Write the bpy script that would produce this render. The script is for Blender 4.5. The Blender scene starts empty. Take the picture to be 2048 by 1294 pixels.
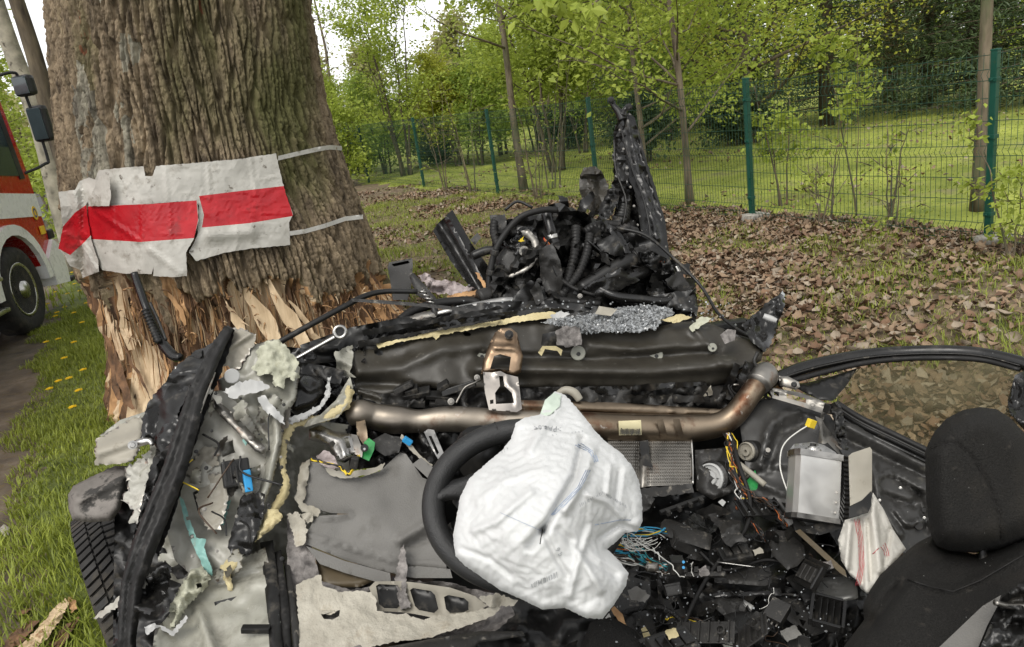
import bpy, bmesh, math, random
import numpy as np
from mathutils import Vector, Matrix, noise as mnoise
from mathutils.geometry import delaunay_2d_cdt

S = bpy.context.scene
COL = S.collection
# ---------------------------------------------------------------- camera
FPX = 1500.0; EYE = 1.81                 # focal length in photo pixels, eye height
_r = math.radians(8.4); _t = math.atan(448/1500.0)
FW = np.array([0, math.cos(_t), -math.sin(_t)])
_up = np.cross(np.array([1.0, 0, 0]), FW)
CX = math.cos(_r)*np.array([1.0, 0, 0]) - math.sin(_r)*_up
CU = math.sin(_r)*np.array([1.0, 0, 0]) + math.cos(_r)*_up
cd = bpy.data.cameras.new('camera'); cam = bpy.data.objects.new('camera', cd); COL.objects.link(cam)
cd.sensor_width = 36; cd.lens = FPX/2048*36; cd.clip_start = 0.05; cd.clip_end = 600
cam.matrix_world = Matrix(((CX[0], CU[0], -FW[0], 0), (CX[1], CU[1], -FW[1], 0), (CX[2], CU[2], -FW[2], EYE), (0, 0, 0, 1)))
S.camera = cam
# ---------------------------------------------------------------- sky, sun, exposure
W = bpy.data.worlds.new('World'); S.world = W; W.use_nodes = True
nt = W.node_tree; nt.nodes.clear()
sk = nt.nodes.new('ShaderNodeTexSky'); sk.sky_type = 'NISHITA'; sk.sun_disc = False
SUN_EL = math.radians(56); SUN_AZ = math.radians(205)      # clockwise from +Y: behind the camera, to the left
sk.sun_elevation = SUN_EL; sk.sun_rotation = SUN_AZ
sk.air_density = 1.0; sk.dust_density = 1.2; sk.ozone_density = 1.0
hs = nt.nodes.new('ShaderNodeHueSaturation'); hs.inputs['Saturation'].default_value = 0.05
bg = nt.nodes.new('ShaderNodeBackground'); bg.inputs[1].default_value = 0.15
ow = nt.nodes.new('ShaderNodeOutputWorld')
nt.links.new(sk.outputs[0], hs.inputs['Color']); nt.links.new(hs.outputs[0], bg.inputs[0]); nt.links.new(bg.outputs[0], ow.inputs[0])
sl = bpy.data.lights.new('sun', 'SUN'); sl.energy = 1.25; sl.angle = math.radians(32); sl.color = (1, 0.955, 0.88)
so = bpy.data.objects.new('sun', sl); COL.objects.link(so)
sd = Vector((math.sin(SUN_AZ)*math.cos(SUN_EL), math.cos(SUN_AZ)*math.cos(SUN_EL), math.sin(SUN_EL)))
so.rotation_euler = (-sd).to_track_quat('-Z', 'Y').to_euler(); so.location = sd*30
S.view_settings.view_transform = 'Standard'; S.view_settings.look = 'None'
S.view_settings.exposure = 0.82; S.view_settings.gamma = 1; S.view_settings.use_curve_mapping = False
S.cycles.max_bounces = 6; S.cycles.transparent_max_bounces = 16

# ---------------------------------------------------------------- helpers
random.seed(4); RNG = np.random.default_rng(4)
def ray(u, v):
    u = np.asarray(u, float); v = np.asarray(v, float)
    return FW*FPX + CX*(u-1024)[..., None] - CU*(v-647)[..., None]
def P(u, v, Y):                          # point of the place seen at (u, v) and Y metres ahead
    d = ray(u, v); p = d*(np.asarray(Y, float)/d[..., 1])[..., None]; p[..., 2] += EYE
    return p
def G(u, v, z=0.0):
    d = ray(u, v); p = d*((z-EYE)/d[..., 2])[..., None]; p[..., 2] += EYE
    return p
def mpp(u, v, Y):                        # metres per photo pixel there
    d = ray(u, v); return np.asarray(Y, float)/d[..., 1]
def proj(p):
    q = np.asarray(p, float) - np.array([0, 0, EYE]); w = q@FW
    return 1024+FPX*(q@CX)/w, 647-FPX*(q@CU)/w

def _h(ix, iy, iz):
    n = (ix.astype(np.int64)*374761393 + iy.astype(np.int64)*668265263 + iz.astype(np.int64)*2147483647) & 0xffffffff
    n = ((n ^ (n >> 13))*1274126177) & 0xffffffff
    return ((n ^ (n >> 16)) & 0xffffff)/float(0xffffff)
def vn(p):                               # value noise, -1..1
    p = np.asarray(p, float); i = np.floor(p).astype(np.int64); f = p-i; f = f*f*f*(f*(f*6-15)+10)
    r = 0
    for a in (0, 1):
        for b in (0, 1):
            for c in (0, 1):
                w = (f[..., 0] if a else 1-f[..., 0])*(f[..., 1] if b else 1-f[..., 1])*(f[..., 2] if c else 1-f[..., 2])
                r = r + w*_h(i[..., 0]+a, i[..., 1]+b, i[..., 2]+c)
    return r*2-1
def fbm(p, o=4, g=0.5):
    r = 0; a = 1.0; p = np.asarray(p, float)
    for k in range(o): r = r + a*vn(p*2**k + 17.3*k); a *= g
    return r
def ridg(p, o=3):
    r = 0; a = 1.0; p = np.asarray(p, float)
    for k in range(o): r = r + a*(1-2*np.abs(vn(p*2.03**k + 9.1*k))); a *= 0.5
    return r
def voro(x, y, seed=0):                  # F1, F2 of jittered cells
    ix = np.floor(x).astype(np.int64); iy = np.floor(y).astype(np.int64)
    f1 = np.full(x.shape, 9.0); f2 = f1.copy(); idc = np.zeros(x.shape)
    for a in (-1, 0, 1):
        for b in (-1, 0, 1):
            cx = ix+a; cy = iy+b; z = np.full(cx.shape, seed)
            d = np.hypot(cx+_h(cx, cy, z)-x, cy+_h(cx, cy, z+7)-y)
            m = d < f1; f2 = np.where(m, f1, np.minimum(f2, d)); idc = np.where(m, _h(cx, cy, z+3), idc); f1 = np.where(m, d, f1)
    return f1, f2, idc

def tag(o, label=None, cat=None, group=None, kind=None):
    if label: o['label'] = label
    if cat: o['category'] = cat
    if group: o['group'] = group
    if kind: o['kind'] = kind
    return o
def empty(name, loc, label, cat, group=None):
    o = bpy.data.objects.new(name, None); COL.objects.link(o); o.location = loc; o.empty_display_size = 0.1
    return tag(o, label, cat, group)
def wloc(o):
    l = Vector(o.location)
    while o.parent: o = o.parent; l = l + Vector(o.location)
    return l
def mk(name, verts, faces, mats, parent=None, smooth=True, mi=None, origin=None):
    """one mesh object; verts are world coordinates"""
    V = np.asarray(verts, float).reshape(-1, 3)
    if origin is None:
        origin = np.array([V[:, 0].mean(), V[:, 1].mean(), V[:, 2].min()]) if parent is None else V.mean(0)
    me = bpy.data.meshes.new(name)
    V = V - np.asarray(origin)
    if isinstance(faces, np.ndarray):
        n, k = faces.shape
        me.vertices.add(len(V)); me.vertices.foreach_set('co', V.ravel())
        me.loops.add(n*k); me.loops.foreach_set('vertex_index', faces.ravel().astype(np.int32))
        me.polygons.add(n); me.polygons.foreach_set('loop_start', np.arange(0, n*k, k, dtype=np.int32))
        me.polygons.foreach_set('loop_total', np.full(n, k, dtype=np.int32)); me.update(calc_edges=True); me.validate()
    else:
        me.from_pydata([tuple(v) for v in V], [], [tuple(f) for f in faces])
    for m in (mats if isinstance(mats, (list, tuple)) else [mats]): me.materials.append(m)
    if mi is not None and len(me.polygons) == len(mi): me.polygons.foreach_set('material_index', np.asarray(mi, dtype=np.int32))
    me.polygons.foreach_set('use_smooth', np.full(len(me.polygons), bool(smooth)))
    me.update()
    o = bpy.data.objects.new(name, me); COL.objects.link(o)
    if parent is not None:
        o.parent = parent; o.location = Vector(origin) - wloc(parent)
    else: o.location = origin
    return o
class MB:                                # collects shapes that become ONE mesh
    def __init__(s): s.v = []; s.f = []; s.m = []; s.n = 0
    def add(s, v, f, m=0):
        v = np.asarray(v, float).reshape(-1, 3); s.v.append(v); s.f += [tuple(int(i)+s.n for i in q) for q in f]; s.m += [m]*len(f); s.n += len(v); return s
    def done(s, name, mats, parent=None, smooth=True): return mk(name, np.vstack(s.v), s.f, mats, parent, smooth, s.m)

def inpoly(x, y, poly):
    r = np.zeros(np.shape(x), bool); n = len(poly)
    for i in range(n):
        x1, y1 = poly[i][:2]; x2, y2 = poly[(i+1) % n][:2]
        c = ((y1 > y) != (y2 > y)) & (x < (x2-x1)*(y-y1)/((y2-y1) if y2 != y1 else 1e-9)+x1); r ^= c
    return r
def segdist(x, y, pl, closed=False):
    d = np.full(np.shape(x), 1e9); n = len(pl)
    for i in range(n if closed else n-1):
        ax, ay = pl[i][:2]; bx, by = pl[(i+1) % n][:2]; L = (bx-ax)**2+(by-ay)**2+1e-9
        t = np.clip(((x-ax)*(bx-ax)+(y-ay)*(by-ay))/L, 0, 1); d = np.minimum(d, np.hypot(x-ax-t*(bx-ax), y-ay-t*(by-ay)))
    return d
def rag(poly, amp, step, rs, closed=True):
    out = []; n = len(poly)
    for i in range(n if closed else n-1):
        a = poly[i]; b = poly[(i+1) % n]; L = math.hypot(b[0]-a[0], b[1]-a[1]); k = max(1, int(L/step))
        for j in range(k):
            t = j/k; u = a[0]+(b[0]-a[0])*t; v = a[1]+(b[1]-a[1])*t
            if j and amp: u += rs.uniform(-amp, amp); v += rs.uniform(-amp, amp)
            out.append((u, v))
    if not closed: out.append(poly[-1][:2])
    return out
def tps(pts):
    A = np.array(pts, float); x = A[:, 0]/100; y = A[:, 1]/100; w = 1/A[:, 2]; n = len(A)
    def K(r2): return np.where(r2 > 0, r2*np.log(r2+1e-12), 0)
    M_ = np.zeros((n+3, n+3)); M_[:n, :n] = K((x[:, None]-x)**2+(y[:, None]-y)**2) + np.eye(n)*0.02
    M_[:n, n] = 1; M_[:n, n+1] = x; M_[:n, n+2] = y; M_[n:, :n] = M_[:n, n:].T
    M_[n:, n:] -= np.eye(3)*1e-9
    c = np.linalg.solve(M_, np.r_[w, 0, 0, 0])
    def f(u, v):
        u = np.asarray(u, float)/100; v = np.asarray(v, float)/100
        r2 = (u[..., None]-x)**2+(v[..., None]-y)**2
        return 1/(K(r2)@c[:n]+c[n]+c[n+1]*u+c[n+2]*v)
    return f
def buckle(V, T, eps, it=160, bend=.25, seed=0, bd=None, a0=.012, wl=.12, dirn=None, anchor=.004, bda=.12):
    """lets a sheet with a little too much cloth in it fold itself (position based springs)"""
    E_ = {}
    for t in T:
        for k in range(3):
            a, b, c = int(t[k]), int(t[(k+1) % 3]), int(t[(k+2) % 3]); E_.setdefault((min(a, b), max(a, b)), []).append(c)
    I_ = np.array(list(E_.keys())); Bp = np.array([v for v in E_.values() if len(v) == 2])
    C_ = np.vstack([I_, Bp]); K_ = np.r_[np.ones(len(I_)), np.full(len(Bp), bend)]
    d0 = V[C_[:, 0]]-V[C_[:, 1]]; L = np.linalg.norm(d0, axis=1)
    if dirn is None: L = L*(1+eps)
    else: w = np.abs((d0/np.maximum(L, 1e-9)[:, None])@np.asarray(dirn, float))**2; L = L*(1+eps*(.15+.85*w))
    n = len(V); deg = np.bincount(C_.ravel(), minlength=n).astype(float)[:, None]
    nv = V-np.array([0, 0, EYE]); nv /= np.linalg.norm(nv, axis=1)[:, None]
    X = V+nv*(a0*fbm(V/wl+seed*5.1, 3))[:, None]; Xp = X.copy(); an = np.full((n, 1), anchor)
    if bd is not None: an[bd] = bda
    for q in range(it):
        d = X[C_[:, 0]]-X[C_[:, 1]]; l = np.linalg.norm(d, axis=1)+1e-12; c = d*(K_*.5*(l-L)/l)[:, None]; A_ = np.empty_like(X)
        for k in range(3): A_[:, k] = np.bincount(C_[:, 1], c[:, k], n)-np.bincount(C_[:, 0], c[:, k], n)
        Xn = X+A_/np.maximum(deg, 1)*2.2+.85*(X-Xp); Xn += an*(V-Xn); Xp, X = X, Xn
    return X
def sheet(name, mats, outline, parent=None, holes=(), ctrl=(), th=0.004, res=10, amp=0.0, freq=12., crump=0.0, cfreq=6., crease=None, buck=None, edge=None,
          ragged=0.0, rnd=None, ridges=(), zones=(), seed=0, smooth=True, aniso=None, Y=None, depthfn=None, back=0.35):
    """a bent, torn or pressed sheet of material: outline (u, v, Y) read off the photograph, real thickness th in metres.
    rnd=(width px, depth m) rounds it off towards its edge, ridges=[(polyline, width px, height m)], zones=[(polygon, slot)]"""
    rs = random.Random(seed*77+len(outline))
    o3 = [(p[0], p[1], p[2] if len(p) > 2 else Y) for p in outline]
    base = depthfn or tps(list(o3)+[tuple(c) for c in ctrl])
    ol = rag(o3, ragged, max(res*0.8, 3), rs)
    hl = [rag(h, ragged*0.5, max(res*0.8, 3), rs) for h in holes]
    zl = [rag(z, 0, max(res*0.8, 3), rs) for z, _ in zones]
    pts = []; edges = []
    for lp in [ol]+hl+zl:
        n0 = len(pts); pts += lp; edges += [(n0+i, n0+(i+1) % len(lp)) for i in range(len(lp))]
    A = np.array(ol); x0, y0 = A.min(0); x1, y1 = A.max(0)
    gx, gy = np.meshgrid(np.arange(x0, x1, res), np.arange(y0, y1, res*0.87)); gx = gx+((np.arange(gx.shape[0]) % 2)*res*0.5)[:, None]
    gx = gx.ravel()+RNG.uniform(-.18, .18, gx.size)*res; gy = gy.ravel()+RNG.uniform(-.18, .18, gy.size)*res
    k = inpoly(gx, gy, ol)
    for lp in [ol]+hl+zl: k &= segdist(gx, gy, lp, True) > res*0.45
    for h in hl: k &= ~inpoly(gx, gy, h)
    pts += list(zip(gx[k], gy[k]))
    r = delaunay_2d_cdt([Vector(p) for p in pts], edges, [], 0, 1e-4)
    uv = np.array([tuple(p) for p in r[0]]); T = np.array(r[2]); c = uv[T].mean(1)
    k = inpoly(c[:, 0], c[:, 1], ol)
    for h in hl: k &= ~inpoly(c[:, 0], c[:, 1], h)
    T = T[k]; c = c[k]
    a = uv[T]; cr = (a[:, 1, 0]-a[:, 0, 0])*(a[:, 2, 1]-a[:, 0, 1])-(a[:, 1, 1]-a[:, 0, 1])*(a[:, 2, 0]-a[:, 0, 0])
    T[cr > 0] = T[cr > 0][:, ::-1]
    mi = np.zeros(len(T), int)
    for z, s in zones: mi[inpoly(c[:, 0], c[:, 1], z)] = s
    def off(u, v):                       # metres towards the camera
        d = np.zeros(np.shape(u)); q = np.stack([u/100, v/100, np.full(np.shape(u), seed*3.7)], -1)
        if aniso is not None:
            ca, sa = math.cos(aniso[0]), math.sin(aniso[0]); qq = q.copy(); qq[..., 0] = (q[..., 0]*ca+q[..., 1]*sa)/aniso[1]; qq[..., 1] = -q[..., 0]*sa+q[..., 1]*ca; q = qq
        if amp: d = d+amp*fbm(q*freq/4, 3)
        if crump:
            w = q+0.25*np.stack([vn(q*cfreq*0.5+5), vn(q*cfreq*0.5+11), 0*d], -1); d = d+crump*ridg(w*cfreq/2.5, 3)
        if crease:
            for k in range(3):
                an = k*1.05+seed; ca, sa = math.cos(an), math.sin(an); e = np.stack([(q[..., 0]*ca+q[..., 1]*sa)*1.5, (-q[..., 0]*sa+q[..., 1]*ca)*.7, q[..., 2]+k*4.1], -1)
                e = e+.3*np.stack([vn(q*1.1+k), vn(q*1.1+k+7), 0*d], -1); d = d+crease[0]*(np.abs(vn(e*crease[1]))-np.abs(vn(e*crease[1]*1.3+31)))
                n3 = vn(e*crease[1]*2.2+5); d = d+crease[0]*.35*np.abs(n3)
        for pl, wd, hh in ridges: d = d+hh*np.exp(-(segdist(u, v, pl)/wd)**2)
        return d
    def rr(u, v):
        if not rnd: return np.zeros(np.shape(u))
        t = np.clip(segdist(u, v, o3, True)/rnd[0], 0, 1); return rnd[1]*(np.sqrt(1-(1-t)**2)-1)
    def depth(u, v):
        u = np.asarray(u, float); v = np.asarray(v, float); return base(u, v)-off(u, v)-rr(u, v)
    Yf = depth(uv[:, 0], uv[:, 1]); Vf = P(uv[:, 0], uv[:, 1], Yf)
    Yb = base(uv[:, 0], uv[:, 1])-off(uv[:, 0], uv[:, 1])+th+(rnd[1]+back*(rnd[1]+rr(uv[:, 0], uv[:, 1])) if rnd else 0)
    if rnd: Yb = np.maximum(Yb, Yf+th)
    Vb = P(uv[:, 0], uv[:, 1], Yb)
    n = len(uv); ed = {}; base_depth = depth
    for t in T:
        for i in range(3):
            e = (int(t[i]), int(t[(i+1) % 3])); ed[e] = 1
    bd = [e for e in ed if (e[1], e[0]) not in ed]
    if buck:
        kw = dict(buck[1]) if len(buck) > 1 else {}; bs = np.unique(np.array(bd).ravel()); X2 = buckle(Vf, T, buck[0], bd=bs, seed=seed, **kw)
        if not rnd: Vb = Vb+(X2-Vf)
        Vf = X2; bu, bv = proj(Vf); by = Vf[:, 1].copy()
        def depth(u, v):
            u = np.asarray(u, float); v = np.asarray(v, float); sh_ = u.shape; u1 = u.ravel(); v1 = v.ravel(); out = np.empty(len(u1))
            for i0 in range(len(u1)):
                d2 = (bu-u1[i0])**2+(bv-v1[i0])**2; k4 = np.argpartition(d2, 4)[:4]; w4 = 1/(d2[k4]+.05); out[i0] = (by[k4]*w4).sum()/w4.sum()
            return out.reshape(sh_)
    if edge:
        et = segdist(c[:, 0], c[:, 1], ol, True); wn = edge[1]*(1+.9*vn(np.stack([c[:, 0]/9, c[:, 1]/9, 0*c[:, 0]], -1))); mats = list(mats if isinstance(mats, (list, tuple)) else [mats])+[edge[0]]; mi[et < wn] = len(mats)-1
    Wv = []; Wf = []
    for (i, j) in bd:
        m = 2*n+len(Wv); Wv += [Vf[i], Vf[j], Vb[j], Vb[i]]; Wf.append((m+1, m, m+3, m+2))
    F = [tuple(t) for t in T]+[tuple(t[::-1]+n) for t in T]+Wf
    ob = mk(name, np.vstack([Vf, Vb]+([np.array(Wv)] if Wv else [])), F, mats, parent, smooth, list(mi)+list(mi)+[(len(mats)-1 if edge else 0)]*len(Wf))
    return ob, depth

def crom(p, n):
    p = np.asarray(p, float); q = np.vstack([2*p[0]-p[1], p, 2*p[-1]-p[-2]]); out = []
    for i in range(1, len(q)-2):
        for t in np.linspace(0, 1, n, endpoint=False):
            a, b, c, d = q[i-1], q[i], q[i+1], q[i+2]
            out.append(0.5*(2*b+(c-a)*t+(2*a-5*b+4*c-d)*t*t+(3*b-3*c+d-a)*t**3))
    out.append(p[-1]); return np.array(out)
def tubegeo(p, r, sides=8, cap=True, flat=1.0, closed=False, twist=0.0):
    p = np.asarray(p, float); n = len(p); r = np.broadcast_to(np.asarray(r, float), (n,))
    t = (np.roll(p, -1, 0)-np.roll(p, 1, 0)) if closed else np.gradient(p, axis=0); t /= np.linalg.norm(t, axis=1)[:, None]+1e-12
    a = np.array([0, 0, 1.0]) if abs(t[0, 2]) < 0.9 else np.array([1.0, 0, 0]); u = np.cross(t[0], a); u /= np.linalg.norm(u)
    V = []
    for i in range(n):
        u = u-t[i]*(u@t[i]); u /= np.linalg.norm(u)+1e-12; w = np.cross(t[i], u)
        th = np.linspace(0, 2*math.pi, sides, endpoint=False)+twist*i
        V.append(p[i]+r[i]*(np.cos(th)[:, None]*u+flat*np.sin(th)[:, None]*w))
    F = []
    for i in range(n if closed else n-1):
        for j in range(sides):
            k = (j+1) % sides; i2 = (i+1) % n
            F.append((i*sides+j, i*sides+k, i2*sides+k, i2*sides+j))
    V = np.vstack(V)
    if cap and not closed:
        F.append(tuple(range(sides))[::-1]); F.append(tuple((n-1)*sides+j for j in range(sides)))
    return V, F
def pix(pts): A = np.array(pts, float); return P(A[:, 0], A[:, 1], A[:, 2])
def tube(name, m, pts, r, parent=None, n=6, sides=8, px=True, corr=None, flat=1.0, closed=False, straight=False, smooth=True, twist=0.0):
    """pts = (u, v, Y); r in photo pixels when px, number or one per point; corr=(pitch m, depth fraction) for corrugated hose"""
    A = np.array(pts, float); rr_ = np.broadcast_to(np.asarray(r, float), (len(A),))
    R = rr_*mpp(A[:, 0], A[:, 1], A[:, 2]) if px else rr_
    p3 = np.c_[pix(A), R]
    if closed: p3 = np.vstack([p3, p3[:1]])
    q = p3 if straight else crom(p3, n)
    if corr:
        L = np.r_[0, np.cumsum(np.linalg.norm(np.diff(q[:, :3], axis=0), axis=1))]; m_ = int(L[-1]/corr[0]*4); s = np.linspace(0, L[-1], max(m_, 4))
        q = np.stack([np.interp(s, L, q[:, k]) for k in range(4)], 1); q[:, 3] *= 1-corr[1]*((np.arange(len(q)) % 4) >= 2)
    if closed: q = q[:-1]
    V, F = tubegeo(q[:, :3], q[:, 3], sides, True, flat, closed, twist)
    if name is None: return V, F
    return mk(name, V, F, m, parent, smooth)
def boxgeo(c, s, R=None, bev=0.0):
    bm = bmesh.new(); bmesh.ops.create_cube(bm, size=1)
    for v in bm.verts: v.co = Vector((v.co.x*s[0], v.co.y*s[1], v.co.z*s[2]))
    if bev: bmesh.ops.bevel(bm, geom=bm.edges[:], offset=bev, segments=2, affect='EDGES', profile=0.6)
    bm.verts.ensure_lookup_table(); V = np.array([v.co[:] for v in bm.verts]); F = [tuple(v.index for v in f.verts) for f in bm.faces]; bm.free()
    if R is not None: V = V@np.array(R).T
    return V+np.asarray(c), F
def eul(x=0, y=0, z=0):
    from mathutils import Euler
    return np.array(Euler((math.radians(x), math.radians(y), math.radians(z))).to_matrix())
def box(name, m, c, s, parent=None, rot=(0, 0, 0), bev=0.003):
    V, F = boxgeo(c, s, eul(*rot), bev); return mk(name, V, F, m, parent, False)
def frame(axis, xd=None):
    z = np.asarray(axis, float); z = z/np.linalg.norm(z); x = np.asarray(xd if xd is not None else (CX if abs(z@CX) < 0.9 else CU), float)
    x = x-z*(x@z); x /= np.linalg.norm(x); return np.stack([x, np.cross(z, x), z], 1)
def lathegeo(prof, c, axis, n=24, xd=None, sq=None):
    B = frame(axis, xd); V = []; F = []
    th = np.linspace(0, 2*math.pi, n, endpoint=False); cs, sn = np.cos(th), np.sin(th)
    if sq: e = 2/sq; k = (np.abs(cs)**sq+np.abs(sn)**sq)**(-1/sq); cs, sn = cs*k, sn*k
    for r, z in prof: V.append(np.asarray(c)+(np.stack([r*cs, r*sn, np.full(n, z)], 1)@B.T))
    m = len(prof)
    for i in range(m-1):
        for j in range(n): k = (j+1) % n; F.append((i*n+j, i*n+k, (i+1)*n+k, (i+1)*n+j))
    if prof[0][0] > 1e-6: F.append(tuple(range(n))[::-1])
    if prof[-1][0] > 1e-6: F.append(tuple((m-1)*n+j for j in range(n)))
    return np.vstack(V), F
def lathe(name, m, prof, c, axis, parent=None, n=24, smooth=False, xd=None, sq=None):
    V, F = lathegeo(prof, c, axis, n, xd, sq); return mk(name, V, F, m, parent, smooth)
def textgeo(s, size=1.0):
    cu = bpy.data.curves.new('writing', 'FONT'); cu.body = s; cu.size = size; cu.align_x = 'CENTER'; cu.align_y = 'CENTER'
    o = bpy.data.objects.new('writing', cu); COL.objects.link(o); bpy.context.view_layer.update()
    me = bpy.data.meshes.new_from_object(o.evaluated_get(bpy.context.evaluated_depsgraph_get()))
    V = np.array([v.co[:] for v in me.vertices]); F = [tuple(f.vertices) for f in me.polygons]
    bpy.data.objects.remove(o); bpy.data.meshes.remove(me); return V, F
def copyto(o, loc=None, rot=None, label=None, parent=None):
    c = o.copy(); COL.objects.link(c)
    if loc is not None: c.location = loc
    if rot is not None: c.rotation_euler = rot
    if label: c['label'] = label
    if parent is not None: c.parent = parent
    for ch in o.children: copyto(ch, parent=c)
    return c

# ---------------------------------------------------------------- materials
def rgb(c): return (c[0], c[1], c[2], 1)
def M(name, col, rough=.5, metal=0., col2=None, scale=6., bump=0., bscale=60., var=.35, dirt=None, streak=None, rvar=.15, coat=0., sheen=0., trans=0., island=0., spec=.4, bdist=.004, det=6):
    m = bpy.data.materials.new(name); m.use_nodes = True; N = m.node_tree.nodes; L = m.node_tree.links; b = N['Principled BSDF']
    tc = N.new('ShaderNodeTexCoord'); src = tc.outputs['Object']
    if streak:
        mp = N.new('ShaderNodeMapping'); mp.inputs['Scale'].default_value = streak; L.new(src, mp.inputs[0]); src = mp.outputs[0]
    def noise(sc, d=det, rg=.55):
        n = N.new('ShaderNodeTexNoise'); n.inputs['Scale'].default_value = sc; n.inputs['Detail'].default_value = d; n.inputs['Roughness'].default_value = rg; L.new(src, n.inputs['Vector']); return n.outputs['Fac']
    def ramp(f, a, c_): 
        r = N.new('ShaderNodeMapRange'); r.inputs['From Min'].default_value = a; r.inputs['From Max'].default_value = c_; L.new(f, r.inputs['Value']); return r.outputs[0]
    def mix(f, a, c_):
        x = N.new('ShaderNodeMix'); x.data_type = 'RGBA'; L.new(f, x.inputs[0])
        for s_, k in ((a, 6), (c_, 7)):
            if isinstance(s_, tuple): x.inputs[k].default_value = rgb(s_)
            else: L.new(s_, x.inputs[k])
        return x.outputs[2]
    lo = tuple(c*(1-var) for c in col); hi = tuple(min(1, c*(1+var)) for c in (col2 or col))
    f = ramp(noise(scale), .3, .7)
    if island:
        g = N.new('ShaderNodeNewGeometry'); mt = N.new('ShaderNodeMath'); mt.operation = 'MULTIPLY_ADD'; mt.inputs[1].default_value = island; L.new(g.outputs['Random Per Island'], mt.inputs[0])
        m2 = N.new('ShaderNodeMath'); m2.operation = 'MULTIPLY'; m2.inputs[1].default_value = 1-island; L.new(f, m2.inputs[0]); L.new(m2.outputs[0], mt.inputs[2]); f = mt.outputs[0]
    c = mix(f, lo, hi)
    if dirt:
        for (dc, lo_, hi_, sc) in (dirt if isinstance(dirt, list) else [dirt]): c = mix(ramp(noise(sc, 8, .65), lo_, hi_), c, dc)
    L.new(c, b.inputs['Base Color'])
    rf = ramp(noise(scale*2.3), .3, .7); mr = N.new('ShaderNodeMapRange'); mr.inputs['To Min'].default_value = max(.03, rough-rvar); mr.inputs['To Max'].default_value = min(1, rough+rvar); L.new(rf, mr.inputs['Value']); L.new(mr.outputs[0], b.inputs['Roughness'])
    b.inputs['Metallic'].default_value = metal; b.inputs['Specular IOR Level'].default_value = spec
    if coat: b.inputs['Coat Weight'].default_value = coat; b.inputs['Coat Roughness'].default_value = .1
    if sheen: b.inputs['Sheen Weight'].default_value = sheen
    if bump:
        bp = N.new('ShaderNodeBump'); bp.inputs['Strength'].default_value = min(1, bump); bp.inputs['Distance'].default_value = bdist; L.new(noise(bscale, 5, .6), bp.inputs['Height']); L.new(bp.outputs[0], b.inputs['Normal'])
    if trans:
        t = N.new('ShaderNodeBsdfTranslucent'); L.new(c, t.inputs[0]); mx = N.new('ShaderNodeMixShader'); mx.inputs[0].default_value = trans; L.new(b.outputs[0], mx.inputs[1]); L.new(t.outputs[0], mx.inputs[2]); L.new(mx.outputs[0], N['Material Output'].inputs[0])
    return m
# ---------------------------------------------------------------- ground, road
FD = np.array([-0.4342, 0.9008]); FN = np.array([0.9008, 0.4342])      # fence direction, normal away from the road
F0 = np.array([4.30, 6.43])
def fdist(x, y): return (x-F0[0])*FN[0]+(y-F0[1])*FN[1]               # >0: garden side
RD = np.array([-0.47, 0.883]); RN = np.array([-0.883, -0.47]); R0 = np.array([-5.62, 8.22])
def rdist(x, y): return (x-R0[0])*RN[0]+(y-R0[1])*RN[1]               # >0: on the road
m_earth = M('damp_brown_earth', (.058, .045, .032), .95, col2=(.125, .10, .07), scale=3, bump=1, bscale=40, dirt=((.10, .075, .04), .5, .62, 14))
m_litter = M('leaf_mould', (.085, .058, .036), .95, col2=(.17, .125, .08), scale=9, bump=1, bscale=45, dirt=((.07, .09, .02), .52, .66, 2.2))
m_lawn = M('mown_lawn', (.19, .235, .028), .95, col2=(.28, .31, .055), scale=.7, bump=1, bscale=30, dirt=[((.19, .17, .08), .52, .68, 1.4), ((.11, .15, .02), .5, .7, 6)])
m_verge = M('verge_soil_grass', (.06, .085, .018), .95, col2=(.11, .13, .03), scale=4, bump=1, bscale=30)
m_road = M('worn_asphalt', (.05, .05, .05), .7, col2=(.085, .083, .08), scale=60, bump=1, bscale=160, dirt=((.085, .068, .05), .58, .7, 4))
def axis_pts(segs): return np.unique(np.concatenate([np.arange(a, b, s) for a, b, s in segs]+[np.array([segs[-1][1]])]))
gx = axis_pts([(-300, -40, 20), (-40, -9, 2), (-9, 9, .12), (9, 40, 1), (40, 300, 20)])
gy = axis_pts([(-60, -2, 4), (-2, 18, .12), (18, 50, .8), (50, 400, 25)])
X_, Y_ = np.meshgrid(gx, gy, indexing='ij')
def gz(x, y):
    q = np.stack([x, y, 0*x], -1); far = np.clip((np.hypot(x, y)-30)/30, 0, 1)
    z = .035*fbm(q*.9, 3)+.012*fbm(q*5, 2)
    z = z*np.clip(1-rdist(x, y)*2.5, 0, 1)*(1-far)
    return z - .03*np.clip(rdist(x, y)*2, 0, 1)
Z_ = gz(X_, Y_)
nx, ny = len(gx), len(gy); I = np.arange(nx*ny).reshape(nx, ny)
Fq = np.stack([I[:-1, :-1], I[1:, :-1], I[1:, 1:], I[:-1, 1:]], -1).reshape(-1, 4)
GV = np.stack([X_, Y_, Z_], -1).reshape(-1, 3); fc = GV[Fq].mean(1); nn = .25*fbm(np.c_[fc[:, :2]*1.3, 0*fc[:, 0]], 3)
fdv = fdist(fc[:, 0], fc[:, 1])+nn; rdv = rdist(fc[:, 0], fc[:, 1])+nn*.5
mi = np.zeros(len(Fq), int); mi[(fdv > -.1)] = 2; mi[(fdv <= -.1) & (fdv > -6.2)] = 1; mi[(fdv <= -6.2) & (rdv < -.45)] = 3
gr = mk('ground', GV, Fq, [m_earth, m_litter, m_lawn, m_verge], None, True, mi, origin=(0, 0, 0)); tag(gr, kind='structure')
a = R0-RD*14; b = R0+RD*150; w = RN*7; e = RN*(.0)
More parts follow.
